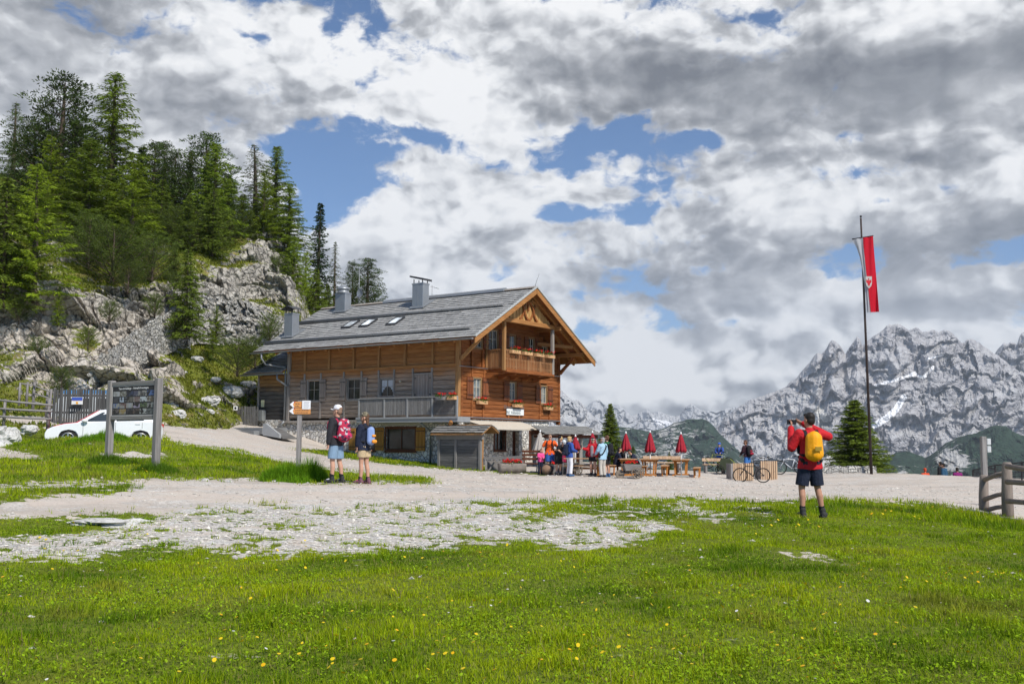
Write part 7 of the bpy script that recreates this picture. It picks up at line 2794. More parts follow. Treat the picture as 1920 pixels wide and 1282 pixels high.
 e = empty('barrel', p, R(-8), 'old wooden barrel lying on its side before the orange shirt', 'barrel')
 mb = MB()
 prof = [(.20, -.30), (.235, -.15), (.245, 0), (.235, .15), (.20, .30)]
 vs, fs, n = [], [], 18
 for r, y in prof:
  for k in range(n):
   a = 2 * math.pi * k / n
   vs.append((r * math.cos(a), y, .25 + r * math.sin(a)))
 for i in range(4):
  for k in range(n): fs.append((i * n + k, (i + 1) * n + k, (i + 1) * n + (k + 1) % n, i * n + (k + 1) % n))
 fs += [tuple(range(n)), tuple(range(4 * n, 5 * n))[::-1]]
 mb._add(vs, fs, True).build('staves', simple('barrel_oak', (.24, .15, .10), .8, .3, 5, stretch=(2, .4, 2)), e)
 for y, r in ((-.22, .222), (.22, .222), (-.08, .243), (.08, .243)): MB().ring((0, y, .25), (0, 1, 0), r, .014, 22, 5).build('hoop', M_DARKMETAL, e)
 # dark bench and hand rail along the wall
 p = on_ground(998, 884, 47.6)
 e = empty('wall_bench', p, R(-6), 'dark brown bench standing by the stone wall', 'bench')
 MB().box(-.5, .5, -.2, .2, .42, .46, .01).build('seat', M_FRAMERED, e)
 for z in (.6, .78, .95): MB().box(-.5, .5, .22, .25, z, z + .11, .01).build('back_slat', M_FRAMERED, e)
 for x in (-.4, .4): MB().bar((x, -.18, 0), (x, -.05, .42), .05, .06).bar((x, .3, 0), (x, .24, 1.05), .05, .06).build('leg', M_FRAMERED, e)
 a, b = at(908, 859, 49.6), at(984, 856.5, 48.6)
 g0 = gz(a[0], a[1])
 e = empty('hand_rail', (a[0], a[1], g0), 0, 'grey timber hand rail in front of the stone basement', 'rail')
 q0, q1 = a - np.array([a[0], a[1], g0]), b - np.array([a[0], a[1], g0])
 MB().bar(q0, q1, .12, .13).build('beam', M_OLDWOODH, e)
 for t in (.05, .45, .95):
  q = q0 + (q1 - q0) * t
  MB().bar((q[0], q[1], -.3), (q[0], q[1], q[2] - .05), .10, .10).build('post', M_OLDWOOD, e)
 MB().bar((q0[0] + .1, q0[1], -.2), (q0[0] + .55, q0[1], q0[2] - .06), .07, .07).build('brace', M_OLDWOOD, e)
 c_ = q0 + (q1 - q0) * .35
 MB().box(q0[0] + .05, q0[0] + 1.0, q0[1] + .1, q0[1] + .2, -.3, q0[2] - .12).build('skirting_board', M_OLDWOOD, e)

 def spoked(mb_parent, c, r, ax=(0, 1, 0), n=8):
  w = MB().ring(c, ax, r - .02, .024, 26, 6).build('wheel', M_CART, mb_parent)
  mb = MB().cyl(Vector(c) - Vector(ax) * .06, Vector(c) + Vector(ax) * .06, .045, n=10)
  x, y, d = frame_from(ax)
  for k in range(n):
   a = 2 * math.pi * k / n
   mb.tube([Vector(c), Vector(c) + (x * math.cos(a) + y * math.sin(a)) * (r - .02)], .014, 5)
  mb.build('spokes', M_CART, w)
 p = on_ground(1184, 896, 44.0)
 e = empty('hand_cart', p, R(8), 'old wooden hand cart with spoked wheels and red flowers', 'cart')
 mb = MB()
 mb._add([(-.30, -.25, .33), (.28, -.25, .33), (.28, .25, .33), (-.30, .25, .33), (-.40, -.32, .62), (.42, -.32, .60), (.42, .32, .60), (-.40, .32, .62)], [(0, 3, 2, 1), (0, 1, 5, 4), (1, 2, 6, 5), (2, 3, 7, 6), (3, 0, 4, 7), (4, 5, 6, 7)])
 mb.build('cart_box', M_OLDWOODH, e)
 spoked(e, (.14, -.36, .24), .24)
 spoked(e, (.42, .34, .24), .24)
 MB().cyl((-.50, -.05, .19), (-.50, .05, .19), .19, n=20).build('front_wheel', M_CART, e)
 for y in (-.12, .12): MB().bar((-.55, y * .6, .2), (.5, y * 2, .33), .05, .05).build('shaft', M_CART, e)
 MB().bar((-.28, -.14, .3), (-.44, -.08, .62), .04, .04).bar((.14, -.34, .24), (.42, .34, .24), .05, .05).build('axle', M_CART, e)
 plant_mass('foliage', 'blossom', e, (-.25, -.1, .56), (.3, -.1, .56), (0, 1, 0), .0, .7, .8, 15, spread=.14, high=.22)
 p = on_ground(1081, 891, 45.6)
 e = empty('hand_cart', p, R(-20), 'second old hand cart, only its wheel showing behind the walkers', 'cart')
 spoked(e, (.0, -.3, .24), .24)
 spoked(e, (-.05, .3, .24), .24)
 MB().bar((-.1, -.3, .24), (-.1, .3, .24), .05, .05).build('axle', M_CART, e)
 MB()._add([(-.6, -.24, .33), (-.05, -.24, .33), (-.05, .24, .33), (-.6, .24, .33), (-.7, -.3, .55), (.05, -.3, .55), (.05, .3, .55), (-.7, .3, .55)], [(0, 3, 2, 1), (0, 1, 5, 4), (1, 2, 6, 5), (2, 3, 7, 6), (3, 0, 4, 7), (4, 5, 6, 7)]).build('cart_box', M_OLDWOODH, e)


M_PALETOP = m_timber('worn_table_top', (.40, .24, .13), (.54, .36, .22), (.28, .14, .06), axis=2, spacing=.9)
M_CART = simple('weathered_cart_wood', (.20, .165, .13), .85, .3, 6)


def bicycle(pos, rz, frame_mat, label, r=.345, lean=0.0, group='bicycles by the wooden screens'):
 """nose to -x"""
 e = empty('bicycle', pos, 0, label, 'bicycle', group)
 e.rotation_euler = (lean, 0, rz)
 wb = 1.06
 A, Bc = Vector((-wb * .54, 0, r)), Vector((wb * .46, 0, r))
 for c in (A, Bc):
  w = MB().ring(c, (0, 1, 0), r - .026, .027, 34, 7).build('wheel', M_RUBBER, e)
  mb = MB().ring(c, (0, 1, 0), r - .042, .009, 30, 5)
  mb.build('rim', M_SPOKE, w)
  mb = MB()
  for k in range(14):
   a = 2 * math.pi * k / 14
   mb.tube([c + Vector((0, .02 * (-1) ** k, 0)), c + Vector((math.cos(a) * (r - .04), 0, math.sin(a) * (r - .04)))], .0022, 4, caps=False)
  mb.cyl(c - Vector((0, .04, 0)), c + Vector((0, .04, 0)), .022, n=10)
  mb.build('spokes', M_SPOKE, w)
 bb = Vector((.03, 0, r - .05))
 hd0, hd1 = Vector((-.40, 0, r + .27)), Vector((-.36, 0, r + .43))
 hd0, hd1 = Vector((-.385, 0, r + .28)), Vector((-.345, 0, r + .44))
 st = Vector((.17, 0, r + .40))
 mb = MB()
 for a, b, q in ((hd0, bb, .021), (hd1 + Vector((0, 0, -.02)), st, .018), (bb, st, .018), (bb, Bc + Vector((0, .05, 0)), .011), (bb, Bc + Vector((0, -.05, 0)), .011), (st, Bc + Vector((0, .05, 0)), .010), (st, Bc + Vector((0, -.05, 0)), .010), (hd0, hd1, .022)):
  mb.tube([a, b], q, 8)
 mb.build('frame', frame_mat, e)
 MB().tube([hd0, hd0 + Vector((-.02, .05, -.04)), A + Vector((0, .055, 0))], .014, 7).tube([hd0, hd0 + Vector((-.02, -.05, -.04)), A + Vector((0, -.055, 0))], .014, 7).build('fork', frame_mat, e)
 MB().tube([hd1, hd1 + Vector((-.05, 0, .10))], .014, 7).tube([hd1 + Vector((-.03, -.30, .11)), hd1 + Vector((-.08, -.08, .10)), hd1 + Vector((-.08, .08, .10)), hd1 + Vector((-.03, .30, .11))], .013, 7).build('handlebar', M_BLACK, e)
 MB().tube([st, st + Vector((.04, 0, .15))], .013, 7).build('seat_post', M_SPOKE, e)
 MB().ball((st.x + .05, 0, st.z + .17), (.13, .065, .03), 12, 6).build('saddle', M_BLACK, e)
 mb = MB().ring(bb + Vector((0, -.045, 0)), (0, 1, 0), .085, .006, 20, 4)
 mb.bar(bb + Vector((0, -.06, 0)), bb + Vector((.10, -.06, -.13)), .02, .015).bar(bb + Vector((0, .06, 0)), bb + Vector((-.10, .06, .13)), .02, .015)
 mb.box(bb.x + .06, bb.x + .15, -.14, -.06, bb.z - .145, bb.z - .12).box(bb.x - .15, bb.x - .06, .06, .14, bb.z + .12, bb.z + .145)
 mb.build('crank', M_DARKMETAL, e)
 MB().bar(bb + Vector((0, -.045, .085)), Bc + Vector((0, -.045, .035)), .006, .01).bar(bb + Vector((0, -.045, -.085)), Bc + Vector((0, -.045, -.035)), .006, .01).cyl(Bc + Vector((0, -.05, 0)), Bc + Vector((0, -.03, 0)), .045, n=14).build('chain', M_DARKMETAL, e)
 return e


def build_right_side():
 black = simple('black_bike_paint', (.012, .012, .013), .35, .1)
 white = simple('white_bike_paint', (.62, .63, .66), .3, .05)
 green = simple('olive_bike_paint', (.22, .25, .06), .4, .1)
 def gp(px, Y): return on_ground(px, 900, Y)
 bicycle(gp(1411, 48.0), R(-3), black, 'black bicycle parked across the gravel in front of the slatted screens', lean=R(3))
 bicycle(gp(1484, 52.5), R(-8), white, 'white electric bicycle half hidden behind the man in red', r=.36)
 bicycle(gp(1424, 51.5), R(35), black, 'dark bicycle behind the slatted screens, with bags', lean=R(-4))
 bicycle(gp(1436, 52.3), R(60), black, 'dark bicycle turned away behind the right slatted screen', lean=R(4))
 p = gp(1349, 54)
 p[2] += .18
 bicycle(p, R(-25), green, 'olive green bicycle hitched to the child trailer', r=.30)
 # child trailer
 p = gp(1364, 52.0)
 e = empty('child_trailer', p, R(-15), 'dark green bicycle child trailer with two small wheels', 'trailer', None)
 mb = MB()
 mb._add([(-.45, -.3, .22), (.45, -.3, .22), (.45, .3, .22), (-.45, .3, .22), (-.30, -.28, .80), (.15, -.28, .78), (.15, .28, .78), (-.30, .28, .80)], [(0, 3, 2, 1), (4, 5, 6, 7), (0, 1, 5, 4), (1, 2, 6, 5), (2, 3, 7, 6), (3, 0, 4, 7)])
 mb.build('cabin', simple('dark_green_fabric', (.045, .055, .03), .8, .2), e)
 for x, y in ((-.35, -.36), (.30, .36)): MB().ring((x, y, .235), (0, 1, 0), .205, .022, 24, 6).cyl((x, y - .03, .235), (x, y + .03, .235), .03, n=8).build('wheel', M_RUBBER, e)
 MB().tube([(-.45, 0, .3), (-.9, 0, .55), (-1.1, 0, .8)], .016, 6).tube([(.15, -.26, .78), (.55, -.26, .40)], .014, 6).tube([(.15, .26, .78), (.55, .26, .40)], .014, 6).build('drawbar', green, e)
 # slatted screens
 for i, (xa, xb, Ya, Yb, yt, lab) in enumerate(((1374, 1413, 48.8, 49.1, 868, 'slatted larch screen behind the black bicycle'), (1426, 1458, 50.0, 50.3, 864, 'slatted larch screen in the gap between the two bicycles'))):
  a, b = gp(xa, Ya), gp(xb, Yb)
  e = empty('slatted_screen', a, math.atan2(b[1] - a[1], b[0] - a[0]), lab, 'screen', 'slatted larch screens')
  L = math.hypot(*(b - a)[:2])
  h = at(xa, yt, Ya)[2] - a[2]
  n = 10 if i == 0 else 8
  for k in range(n):
   x = L * (k + .5) / n
   MB().box(x - L / n * .36, x + L / n * .36, -.03, .015, -.02, h, .006).build('slat', M_PALEWOOD, e)
  for z in (.15, h - .2): MB().box(0, L, .016, .06, z, z + .09).build('rail', M_PALEWOOD, e)
  MB().box(.0, L, .061, .5, -.05, h * .72, .01).build('trough', M_OLDWOOD, e)
  if i == 0: MB().box(-.13, -.01, -.06, .40, -.02, h - .02, .01).build('end_board', M_OLDWOOD, e)
 # low stone wall under the spruce
 M_LOWWALL = m_masonry('low_wall_masonry', 3.6, 1.0)
 a, b = gp(1543, 52.6), gp(1641, 52.8)
 e0 = a
 L = b[0] - a[0]
 n = 60
 vs, fs = [], []
 for k in range(n + 1):
  x = L * k / n
  z0 = gz(a[0] + x, a[1]) - a[2] - .2
  h = .33 + .03 * math.sin(k * 1.9) + .02 * math.sin(k * 4.1)
  vs += [(x, 0, z0), (x, -.02 + .02 * math.sin(k * 2.3), z0 + .2 + h * .5), (x, .03, z0 + .2 + h), (x, .45, z0 + .2 + h), (x, .5, z0)]
 for k in range(n):
  for j in range(4): fs.append((k * 5 + j, (k + 1) * 5 + j, (k + 1) * 5 + j + 1, k * 5 + j + 1))
 fs += [(0, 1, 2, 3, 4), tuple(n * 5 + j for j in range(5))[::-1]]
 o = MB()._add(vs, fs).build('low_stone_wall', M_LOWWALL)
 o.location = a
 prop(o, 'low rubble wall under the broad spruce by the flagpole', 'wall')
 # flagpole and flag
 D = 52.2
 f0, f1 = on_ground(1634, 886, D), at(1614, 409, D)
 e = empty('flagpole', f0, 0, 'tall dark slightly leaning flagpole at the edge of the forecourt', 'flagpole')
 d = f1 - f0
 MB().tube([(0, 0, -.3), tuple(d * .5), tuple(d)], [.075, .06, .045], 10).build('pole', simple('dark_brown_pole', (.045, .03, .026), .5, .2, 3), e)
 q = at(1614, 406, D) - f0
 MB().ball(q, .06, 10, 6).build('pole_cap', M_BLACK, e)
 a, b = at(1597.5, 448.5, D - .12) - f0, at(1637.5, 442, D - .12) - f0
 MB().tube([a, b], .028, 7).build('crossbar', M_BLACK, e)
 q0, q1 = at(1614.5, 432, D - .07) - f0, at(1615, 445, D - .1) - f0
 MB().tube([q0, q1], .012, 5).tube([at(1616, 470, D - .1) - f0, at(1632, 800, D - .12) - f0], .006, 4).build('halyard', M_BLACK, e)
 # the flag hangs from the crossbar
 ts = [0, .12, .25, .45, .7, 1.0]
 Lx, Mx, Rx = [1598, 1606, 1612, 1617.5, 1621.5, 1625], [1618, 1619, 1621, 1624, 1628.5, 1633], [1637, 1638, 1639.5, 1642, 1645, 1648.3]
 rows = 40
 org = at(1618, 446, D - .15)
 def sheet(xa, xb, cols, ph):
  vs, fs = [], []
  for i in range(rows + 1):
   t = i / rows
   y0 = 446 - (np.interp(t, ts, xa) * 0)
   for j in range(cols + 1):
    s = j / cols
    px = np.interp(t, ts, xa) * (1 - s) + np.interp(t, ts, xb) * s
    py = 449 - (px - 1598) * 6.5 / 40 * (1 - t) + t * 137 - t * (px - 1620) * .05
    dep = D - .15 + .10 * math.sin(s * 4 + ph + 2.5 * t) * t + .05 * math.sin(9 * s + 5 * t + ph)
    vs.append(tuple(at(px, py, dep) - org))
  for i in range(rows):
   for j in range(cols):
    fs.append((i * (cols + 1) + j, (i + 1) * (cols + 1) + j, (i + 1) * (cols + 1) + j + 1, i * (cols + 1) + j + 1))
  return MB()._add(vs, fs, True)
 fl = empty('flag', org, 0, 'long red and white banner with a shield hanging from the flagpole crossbar', 'flag')
 sheet(Lx, Mx, 8, 1.0).build('white_stripe', m_cloth('white_flag_cloth', (.50, .51, .55)), fl)
 sheet(Mx, Rx, 8, 3.0).build('red_stripe', m_cloth('red_flag_cloth', (.62, .015, .035)), fl)
 k = D / 1920
 c = at(1629, 530, D - .34) - org
 mb = MB()
 pts = [(-6, 12), (6, 12), (6, 0), (4.5, -6), (0, -11), (-4.5, -6), (-6, 0)]
 sh = MB().prism([(c[0] + x * k, c[2] + y * k) for x, y in pts], 'y', c[1] - .005, c[1] + .005).build('shield', m_cloth('shield_white', (.66, .64, .62)), fl)
 eag = [(0, 9), (1.2, 7), (.8, 4), (4.8, 6), (5, 1), (3.4, -1), (2, -2), (2.6, -5), (1, -4.5), (0, -8), (-1, -4.5), (-2.6, -5), (-2, -2), (-3.4, -1), (-5, 1), (-4.8, 6), (-.8, 4), (-1.2, 7)]
 MB().prism([(c[0] + x * k, c[2] + y * k) for x, y in eag], 'y', c[1] - .008, c[1] - .0055).build('eagle', simple('eagle_red', (.5, .02, .03), .7), sh)
 # rustic fence at the right edge
 def post_rail():
  p1, p2, p3 = on_ground(1845.5, 958, 23.2), on_ground(1890, 967, 22.2), on_ground(1985, 985, 20.5)
  o = p1.copy()
  e = empty('log_fence', o, 0, 'rustic fence of thick grey logs at the right edge', 'fence')
  def hgt(px, py, Y, p): return at(px, py, Y)[2] - p[2]
  for p, h, r in ((p1, hgt(1846, 890, 23.2, p1), .105), (p2, hgt(1893, 866, 22.2, p2), .115), (p3, 1.2, .115)):
   q = p - o
   MB().tube([q + np.array([0, 0, -.3]), q + np.array([.0, 0, h * .4]), q + np.array([.025, 0, h * .97]), q + np.array([.025, 0, h])], [r * 1.12, r, r * .86, r * .6], 12).build('post', M_LOGGREY, e)
  def rl(pa, Ya, pb, Yb, r):
   a, b = at(*pa, Ya) - o, at(*pb, Yb) - o
   MB().tube([a, (a + b) / 2 + np.array([0, 0, .02]), b], [r * 1.05, r, r * .95], 10).build('rail', M_LOGGREY, e)
  for (ya, yb, yc, yd) in ((899, 884, 874, 893), (936, 923, 903, 914), (957, 948, 939, 950)):
   rl((1846, ya), 23.1, (1893, yb), 22.35, .05)
   rl((1888, yc), 22.0, (1990, yd), 20.4, .055)
 post_rail()
 p = on_ground(1847.5, 930, 25.0)
 e = empty('sign_post', p, 0, 'square grey post with a small white and black sign box behind the log fence', 'post')
 h = at(1847, 818, 25)[2] - p[2]
 MB().box(-.062, .062, -.06, .06, -.2, h, .01).build('post', M_OLDWOOD, e)
 for za, zb2 in ((822, 834), (836, 848)):
  MB().box(.063, .16, -.07, .05, at(0, zb2, 25)[2] - at(0, 818, 25)[2] + h, at(0, za, 25)[2] - at(0, 818, 25)[2] + h, .01).build('sign_box', simple('white_box_paint', (.55, .56, .57), .5, .2, 20), e)
  MB().box(.161, .175, -.05, .03, at(0, zb2 - 2, 25)[2] - at(0, 818, 25)[2] + h, at(0, za + 6, 25)[2] - at(0, 818, 25)[2] + h).build('sign_face', M_BLACK, e)
 # lookout railing
 pts = [at(1824, 897, 53), at(1866, 897, 51), at(1916, 899, 49), at(1975, 900, 47)]
 tops = [881, 872, 866.5, 862]
 o = pts[0]
 e = empty('lookout_railing', o, 0, 'dark metal lookout railing with mesh infill beyond the log fence', 'railing')
 M_RAIL = simple('dark_rail_metal', (.05, .042, .045), .6, .2)
 Yt = [53, 51, 49, 47]
 pxs = [1824, 1866, 1916, 1975]
 tp = [at(pxs[k], tops[k], Yt[k]) - o for k in range(4)]
 bt = [pts[k] - o - np.array([0, 0, .15]) for k in range(4)]
 for k in range(4): MB().bar(bt[k], tp[k], .05, .05).build('post', M_RAIL, e)
 for k in range(3):
  MB().bar(tp[k], tp[k + 1], .05, .05).build('top_rail', M_RAIL, e)
  mb = MB()
  for j in range(1, 22):
   t = j / 22
   a, b = bt[k] + (bt[k + 1] - bt[k]) * t, tp[k] + (tp[k + 1] - tp[k]) * t
   mb.bar(a, b, .014, .014)
  for j in range(1, 9):
   t = j / 9
   mb.bar(bt[k] + (tp[k] - bt[k]) * t, bt[k + 1] + (tp[k + 1] - bt[k + 1]) * t, .013, .013)
  mb.build('mesh_panel', M_RAIL, e)


def m_cloth(name, col):
 m, t = new_mat(name)
 n = t.noise(objco(t), 5, 4, .6)
 finish(t, t.mix(n, tuple(.88 * q for q in col), col), .75, spec=.15, trans=.35)
 return m


M_LOGGREY = simple('weathered_round_log', (.23, .19, .165), .85, .38, 7, bump=.6, stretch=(1.6, 1.6, .35))
build_left_side()
build_vehicles()
build_terrace()
build_right_side()
# ------------------------------------------------------------------ people
def capsule(mb, p0, p1, r0, r1=None, flat=None, n=12, cut=False):
 """rounded cone; flat = (direction, factor) squeezes it across its axis"""
 p0, p1 = Vector(p0), Vector(p1)
 r1 = r0 if r1 is None else r1
 d = p1 - p0
 L = d.length
 if L < 1e-6: d = Vector((0, 0, 1))
 x, y, d = frame_from(d)
 prof = [(-math.cos(a) * r0, math.sin(a) * r0) for a in np.linspace(0.02, math.pi / 2, 5)] + [(L + math.sin(a) * r1, math.cos(a) * r1) for a in np.linspace(0, math.pi / 2 - .02, 5)]
 if cut: prof = prof[:5] + [(L * .99, r1), (L, r1 * .97)]
 vs, fs = [], []
 for h, r in prof:
  for k in range(n):
   a = 2 * math.pi * k / n
   q = (x * math.cos(a) + y * math.sin(a)) * r
   if flat is not None:
    f = Vector(flat[0]).normalized()
    q = q - f * (q.dot(f) * (1 - flat[1]))
   vs.append(p0 + d * h + q)
 m = len(prof)
 for i in range(m - 1):
  for k in range(n): fs.append((i * n + k, i * n + (k + 1) % n, (i + 1) * n + (k + 1) % n, (i + 1) * n + k))
 fs += [tuple(range(n))[::-1], tuple(range((m - 1) * n, m * n))]
 mb._add(vs, fs, True)


def fuse(name, mb, mat, parent, voxel, it=4, fac=.5):
 """melt the collected shapes into one continuous skin"""
 me = np_mesh(name, mb.v, mb.f, mat, smooth=True)
 o = bpy.data.objects.new(name, me)
 COL.objects.link(o)
 m = o.modifiers.new('r', 'REMESH')
 m.mode = 'VOXEL'
 m.voxel_size = voxel
 m.use_smooth_shade = True
 s = o.modifiers.new('s', 'SMOOTH')
 s.iterations = it
 s.factor = fac
 dg = bpy.context.evaluated_depsgraph_get()
 me2 = bpy.data.meshes.new_from_object(o.evaluated_get(dg))
 bpy.data.objects.remove(o)
 bpy.data.meshes.remove(me)
 me2.name = name
 me2.materials.clear()
 me2.materials.append(mat)
 return link(name, me2, parent)


SKIN = simple('skin', (.52, .29, .20), .55, .12, 9, spec=.35)
SKIN2 = simple('tanned_skin', (.42, .215, .14), .55, .12, 9, spec=.35)


def V3(*a): return np.array(a, float)


def person(px, py, Y, face, h, label, pose=None, wear=None, vox=.014, skin=None, group=None, pos=None):
 """face: degrees, 0 looks away from the camera, 90 to the left, -90 to the right, 180 to the camera. wear: clothing colours"""
 pose, wear = pose or {}, wear or {}
 skin = skin or SKIN
 p = on_ground(px, py, Y) if pos is None else np.array(pos, float)
 e = empty('person', p, R(face), label, 'person', group)
 k = h / 1.75
 e.scale = (k, k, k)
 sit = pose.get('sit', 0)
 lean = R(pose.get('lean', 0))
 hipz = .50 if sit else pose.get('hip', .93)
 pel = V3(0, 0, hipz)
 def up(z, fwd=0.0, x=0.0):
  """a point of the trunk, z above the pelvis along the leaning spine"""
  return pel + V3(x, z * math.sin(lean) + fwd * math.cos(lean), z * math.cos(lean) - fwd * math.sin(lean))
 waist, chest, neck = up(.14), up(.36, .0), up(.53, -.01)
 hl = R(pose.get('nod', 0)) + lean
 head = up(.53, -.01) + V3(0, .19 * math.sin(hl * .8) + .02, .17 * math.cos(hl * .8))
 yaw = R(pose.get('turn', 0))
 def hd(x, y, z):
  """point on the head; y forward"""
  X, Y_ = x * math.cos(yaw) - y * math.sin(yaw), x * math.sin(yaw) + y * math.cos(yaw)
  c, s = math.cos(hl * .7), math.sin(hl * .7)
  return head + V3(X, Y_ * c + z * s, -Y_ * s + z * c)
 w = pose.get('w', 1.0)
 SL, SR = up(.475, 0, -.175 * w), up(.475, 0, .175 * w)
 arms = pose.get('arms', {})
 def arm(side, S):
  a = arms.get('L' if side < 0 else 'R')
  if a is None: return S + V3(side * .05, -.03, -.27), S + V3(side * .06, .06, -.51)
  return up(*a[0][:1], a[0][1], a[0][2]) if False else (pel + np.array(a[0]) if True else None), pel + np.array(a[1])
 legs = pose.get('legs', {})
 def leg(side):
  a = legs.get('L' if side < 0 else 'R')
  if a is not None: return np.array(a[0]), np.array(a[1])
  if sit: return V3(side * .10, .44, .50), V3(side * .10, .40, .09)
  return V3(side * .10, .03, .50), V3(side * .105, -.015, .085)
 M = MB()
 # trunk
 fl = ((0, math.cos(lean), -math.sin(lean)), .68)
 wide = pose.get('build', 1.0)
 capsule(M, pel + V3(-.05, 0, 0), pel + V3(.05, 0, 0), .125 * wide, flat=fl)
 capsule(M, pel, waist, .135 * wide, .13 * wide, flat=fl)
 capsule(M, waist, chest, .13 * wide, .155 * wide, flat=fl)
 capsule(M, up(.43, 0, -.10 * w), up(.43, 0, .10 * w), .085)
 capsule(M, up(.46, -.01), head + V3(0, -.01, -.06), .058, .052)
 # head
 def ell(c, r):
  M2 = MB()
  M2.ball((0, 0, 0), r, 16, 12)
  rot = Matrix.Rotation(yaw, 3, 'Z')
  rx = Matrix.Rotation(-hl * .7, 3, 'X')
  M._add([tuple(np.array(rx @ (rot @ Vector(q))) + c) for q in M2.v], M2.f, True)
 ell(hd(0, -.012, .035), (.076, .094, .088))
 ell(hd(0, .012, -.02), (.066, .078, .095))
 ell(hd(0, .045, -.085), (.042, .04, .032))
 capsule(M, hd(0, .088, .012), hd(0, .108, -.022), .011, .015)
 for sx in (-1, 1): ell(hd(sx * .077, -.01, -.005), (.012, .024, .034))
 ell(hd(0, .083, -.062), (.026, .014, .010))
 # arms and hands
 hands = {}
 for side, S in ((-1, SL), (1, SR)):
  E, W = arm(side, S)
  capsule(M, S, E, .052, .042)
  capsule(M, E, E + (W - E) * .35, .044, .043)
  capsule(M, E + (W - E) * .35, W, .043, .029)
  f = unit(W - E)
  grip = arms.get('grip')
  d = unit(f + np.array(arms.get('hand' + ('L' if side < 0 else 'R'), (0, 0, 0))))
  lat = unit(np.cross(d, V3(side, .3, .2)))
  nrm = unit(np.cross(lat, d))
  pc = W + d * .055
  capsule(M, W, W + d * .085, .027, .036, flat=(nrm, .5))
  for q in range(4):
   o = lat * (.027 - .018 * q)
   ln = (.066, .075, .070, .056)[q]
   b0 = W + d * .095 + o
   cu = pose.get('curl', .45)
   b1 = b0 + unit(d + nrm * cu * .6) * ln * .5
   b2 = b1 + unit(d + nrm * cu * 2.2) * ln * .5
   capsule(M, b0 - d * .02, b1, .0095, .009, n=6)
   capsule(M, b1, b2, .009, .0075, n=6)
  t0 = W + d * .03 + lat * .03
  t1 = t0 + unit(d * .7 + lat * .8 + nrm * .35) * .04
  capsule(M, t0, t1, .013, .011, n=6)
  capsule(M, t1, t1 + unit(d + nrm * .5) * .03, .011, .008, n=6)
  hands[side] = (E, W, d)
 # legs and feet
 LG = {}
 for side in (-1, 1):
  H_ = pel + V3(side * .085, 0, -.02)
  K, A = leg(side)
  LG[side] = (H_, K, A)
  capsule(M, H_, K, .085 * wide, .056)
  f = unit(K - H_) * .0
  cm = K + (A - K) * .32 + V3(0, -.018, 0)
  capsule(M, K, cm, .054, .056)
  capsule(M, cm, A, .056, .036)
  ft = pose.get('foot' + ('L' if side < 0 else 'R'), (side * .03, .15))
  capsule(M, A + V3(0, -.03, -.05), A + V3(ft[0], ft[1], -.055), .034, .03)
 body = fuse('body', M, skin, e, vox * .75)
 g = .012
 # lower clothing
 def trousers(name, upto, mat, ease=.018, flare=0.0):
  M = MB()
  capsule(M, pel + V3(-.05, 0, .0), pel + V3(.05, 0, .0), .125 * wide + ease, flat=fl)
  capsule(M, pel, up(.10), .137 * wide + ease, .135 * wide + ease, flat=fl)
  for side in (-1, 1):
   H_, K, A = LG[side]
   if upto <= 1:
    q = H_ + (K - H_) * upto
    capsule(M, H_, q, .09 * wide + ease, .072 + ease + flare, cut=True)
   else:
    q = K + (A - K) * (upto - 1)
    capsule(M, H_, K, .088 * wide + ease, .064 + ease)
    capsule(M, K, q, .064 + ease, .05 + ease + flare, cut=True)
  return fuse(name, M, mat, e, vox, 3)
 def sleeve(M, t, ease):
  for side, S in ((-1, SL), (1, SR)):
   E, W, _ = hands[side]
   if t <= 1: capsule(M, S, S + (E - S) * t, .058 + ease, .054 + ease)
   else:
    capsule(M, S, E, .058 + ease, .050 + ease)
    capsule(M, E, E + (W - E) * (t - 1), .050 + ease, .036 + ease)
 def top(name, t, mat, ease=.018, hem=-.02, collar=True):
  M = MB()
  b = up(hem)
  for q in (-.045, 0, .045): capsule(M, waist + V3(q * .6, 0, .03), b + V3(q * 1.2, 0, -.03), .12 * wide + ease, .15 * wide + ease, flat=fl, cut=True)
  capsule(M, waist, chest, .135 * wide + ease, .158 * wide + ease, flat=fl)
  capsule(M, up(.43, 0, -.11 * w), up(.43, 0, .11 * w), .088 + ease)
  if collar: capsule(M, up(.47, -.01), up(.53, -.005), .066 + ease * .6, .060 + ease * .5)
  sleeve(M, t, ease)
  return fuse(name, M, mat, e, vox, 3)
 if 'trousers' in wear: trousers('trousers', 1.97, wear['trousers'], .016, .012)
 if 'shorts' in wear: trousers('shorts', wear.get('shorts_to', .82), wear['shorts'], .02, .022)
 if 'skirt' in wear:
  M = MB()
  capsule(M, up(.1), pel + V3(0, .02, -.28), .15, .20, flat=fl)
  fuse('skirt', M, wear['skirt'], e, vox, 3)
 if 'shirt' in wear: top('shirt', wear.get('sleeve', .55), wear['shirt'], .022, wear.get('hem', -.02))
 if 'jacket' in wear: top('jacket', wear.get('sleeve', 1.95), wear['jacket'], .026, wear.get('hem', -.04))
 for side in (-1, 1):
  H_, K, A = LG[side]
  if 'socks' in wear:
   M = MB()
   capsule(M, A + (K - A) * wear.get('sock_h', .18), A + V3(0, 0, -.03), .052, .046)
   fuse('sock', M, wear['socks'], e, vox, 2)
  ft = pose.get('foot' + ('L' if side < 0 else 'R'), (side * .03, .15))
  M = MB()
  capsule(M, A + V3(0, -.045, -.035), A + V3(ft[0], ft[1], -.045), .046, .042)
  capsule(M, A + V3(0, -.01, -.03), A + V3(0, -.012, .035), .048, .052)
  M.box(A[0] - .043, A[0] + .043, A[1] - .085, A[1] + .06, A[2] - .088, A[2] - .05)
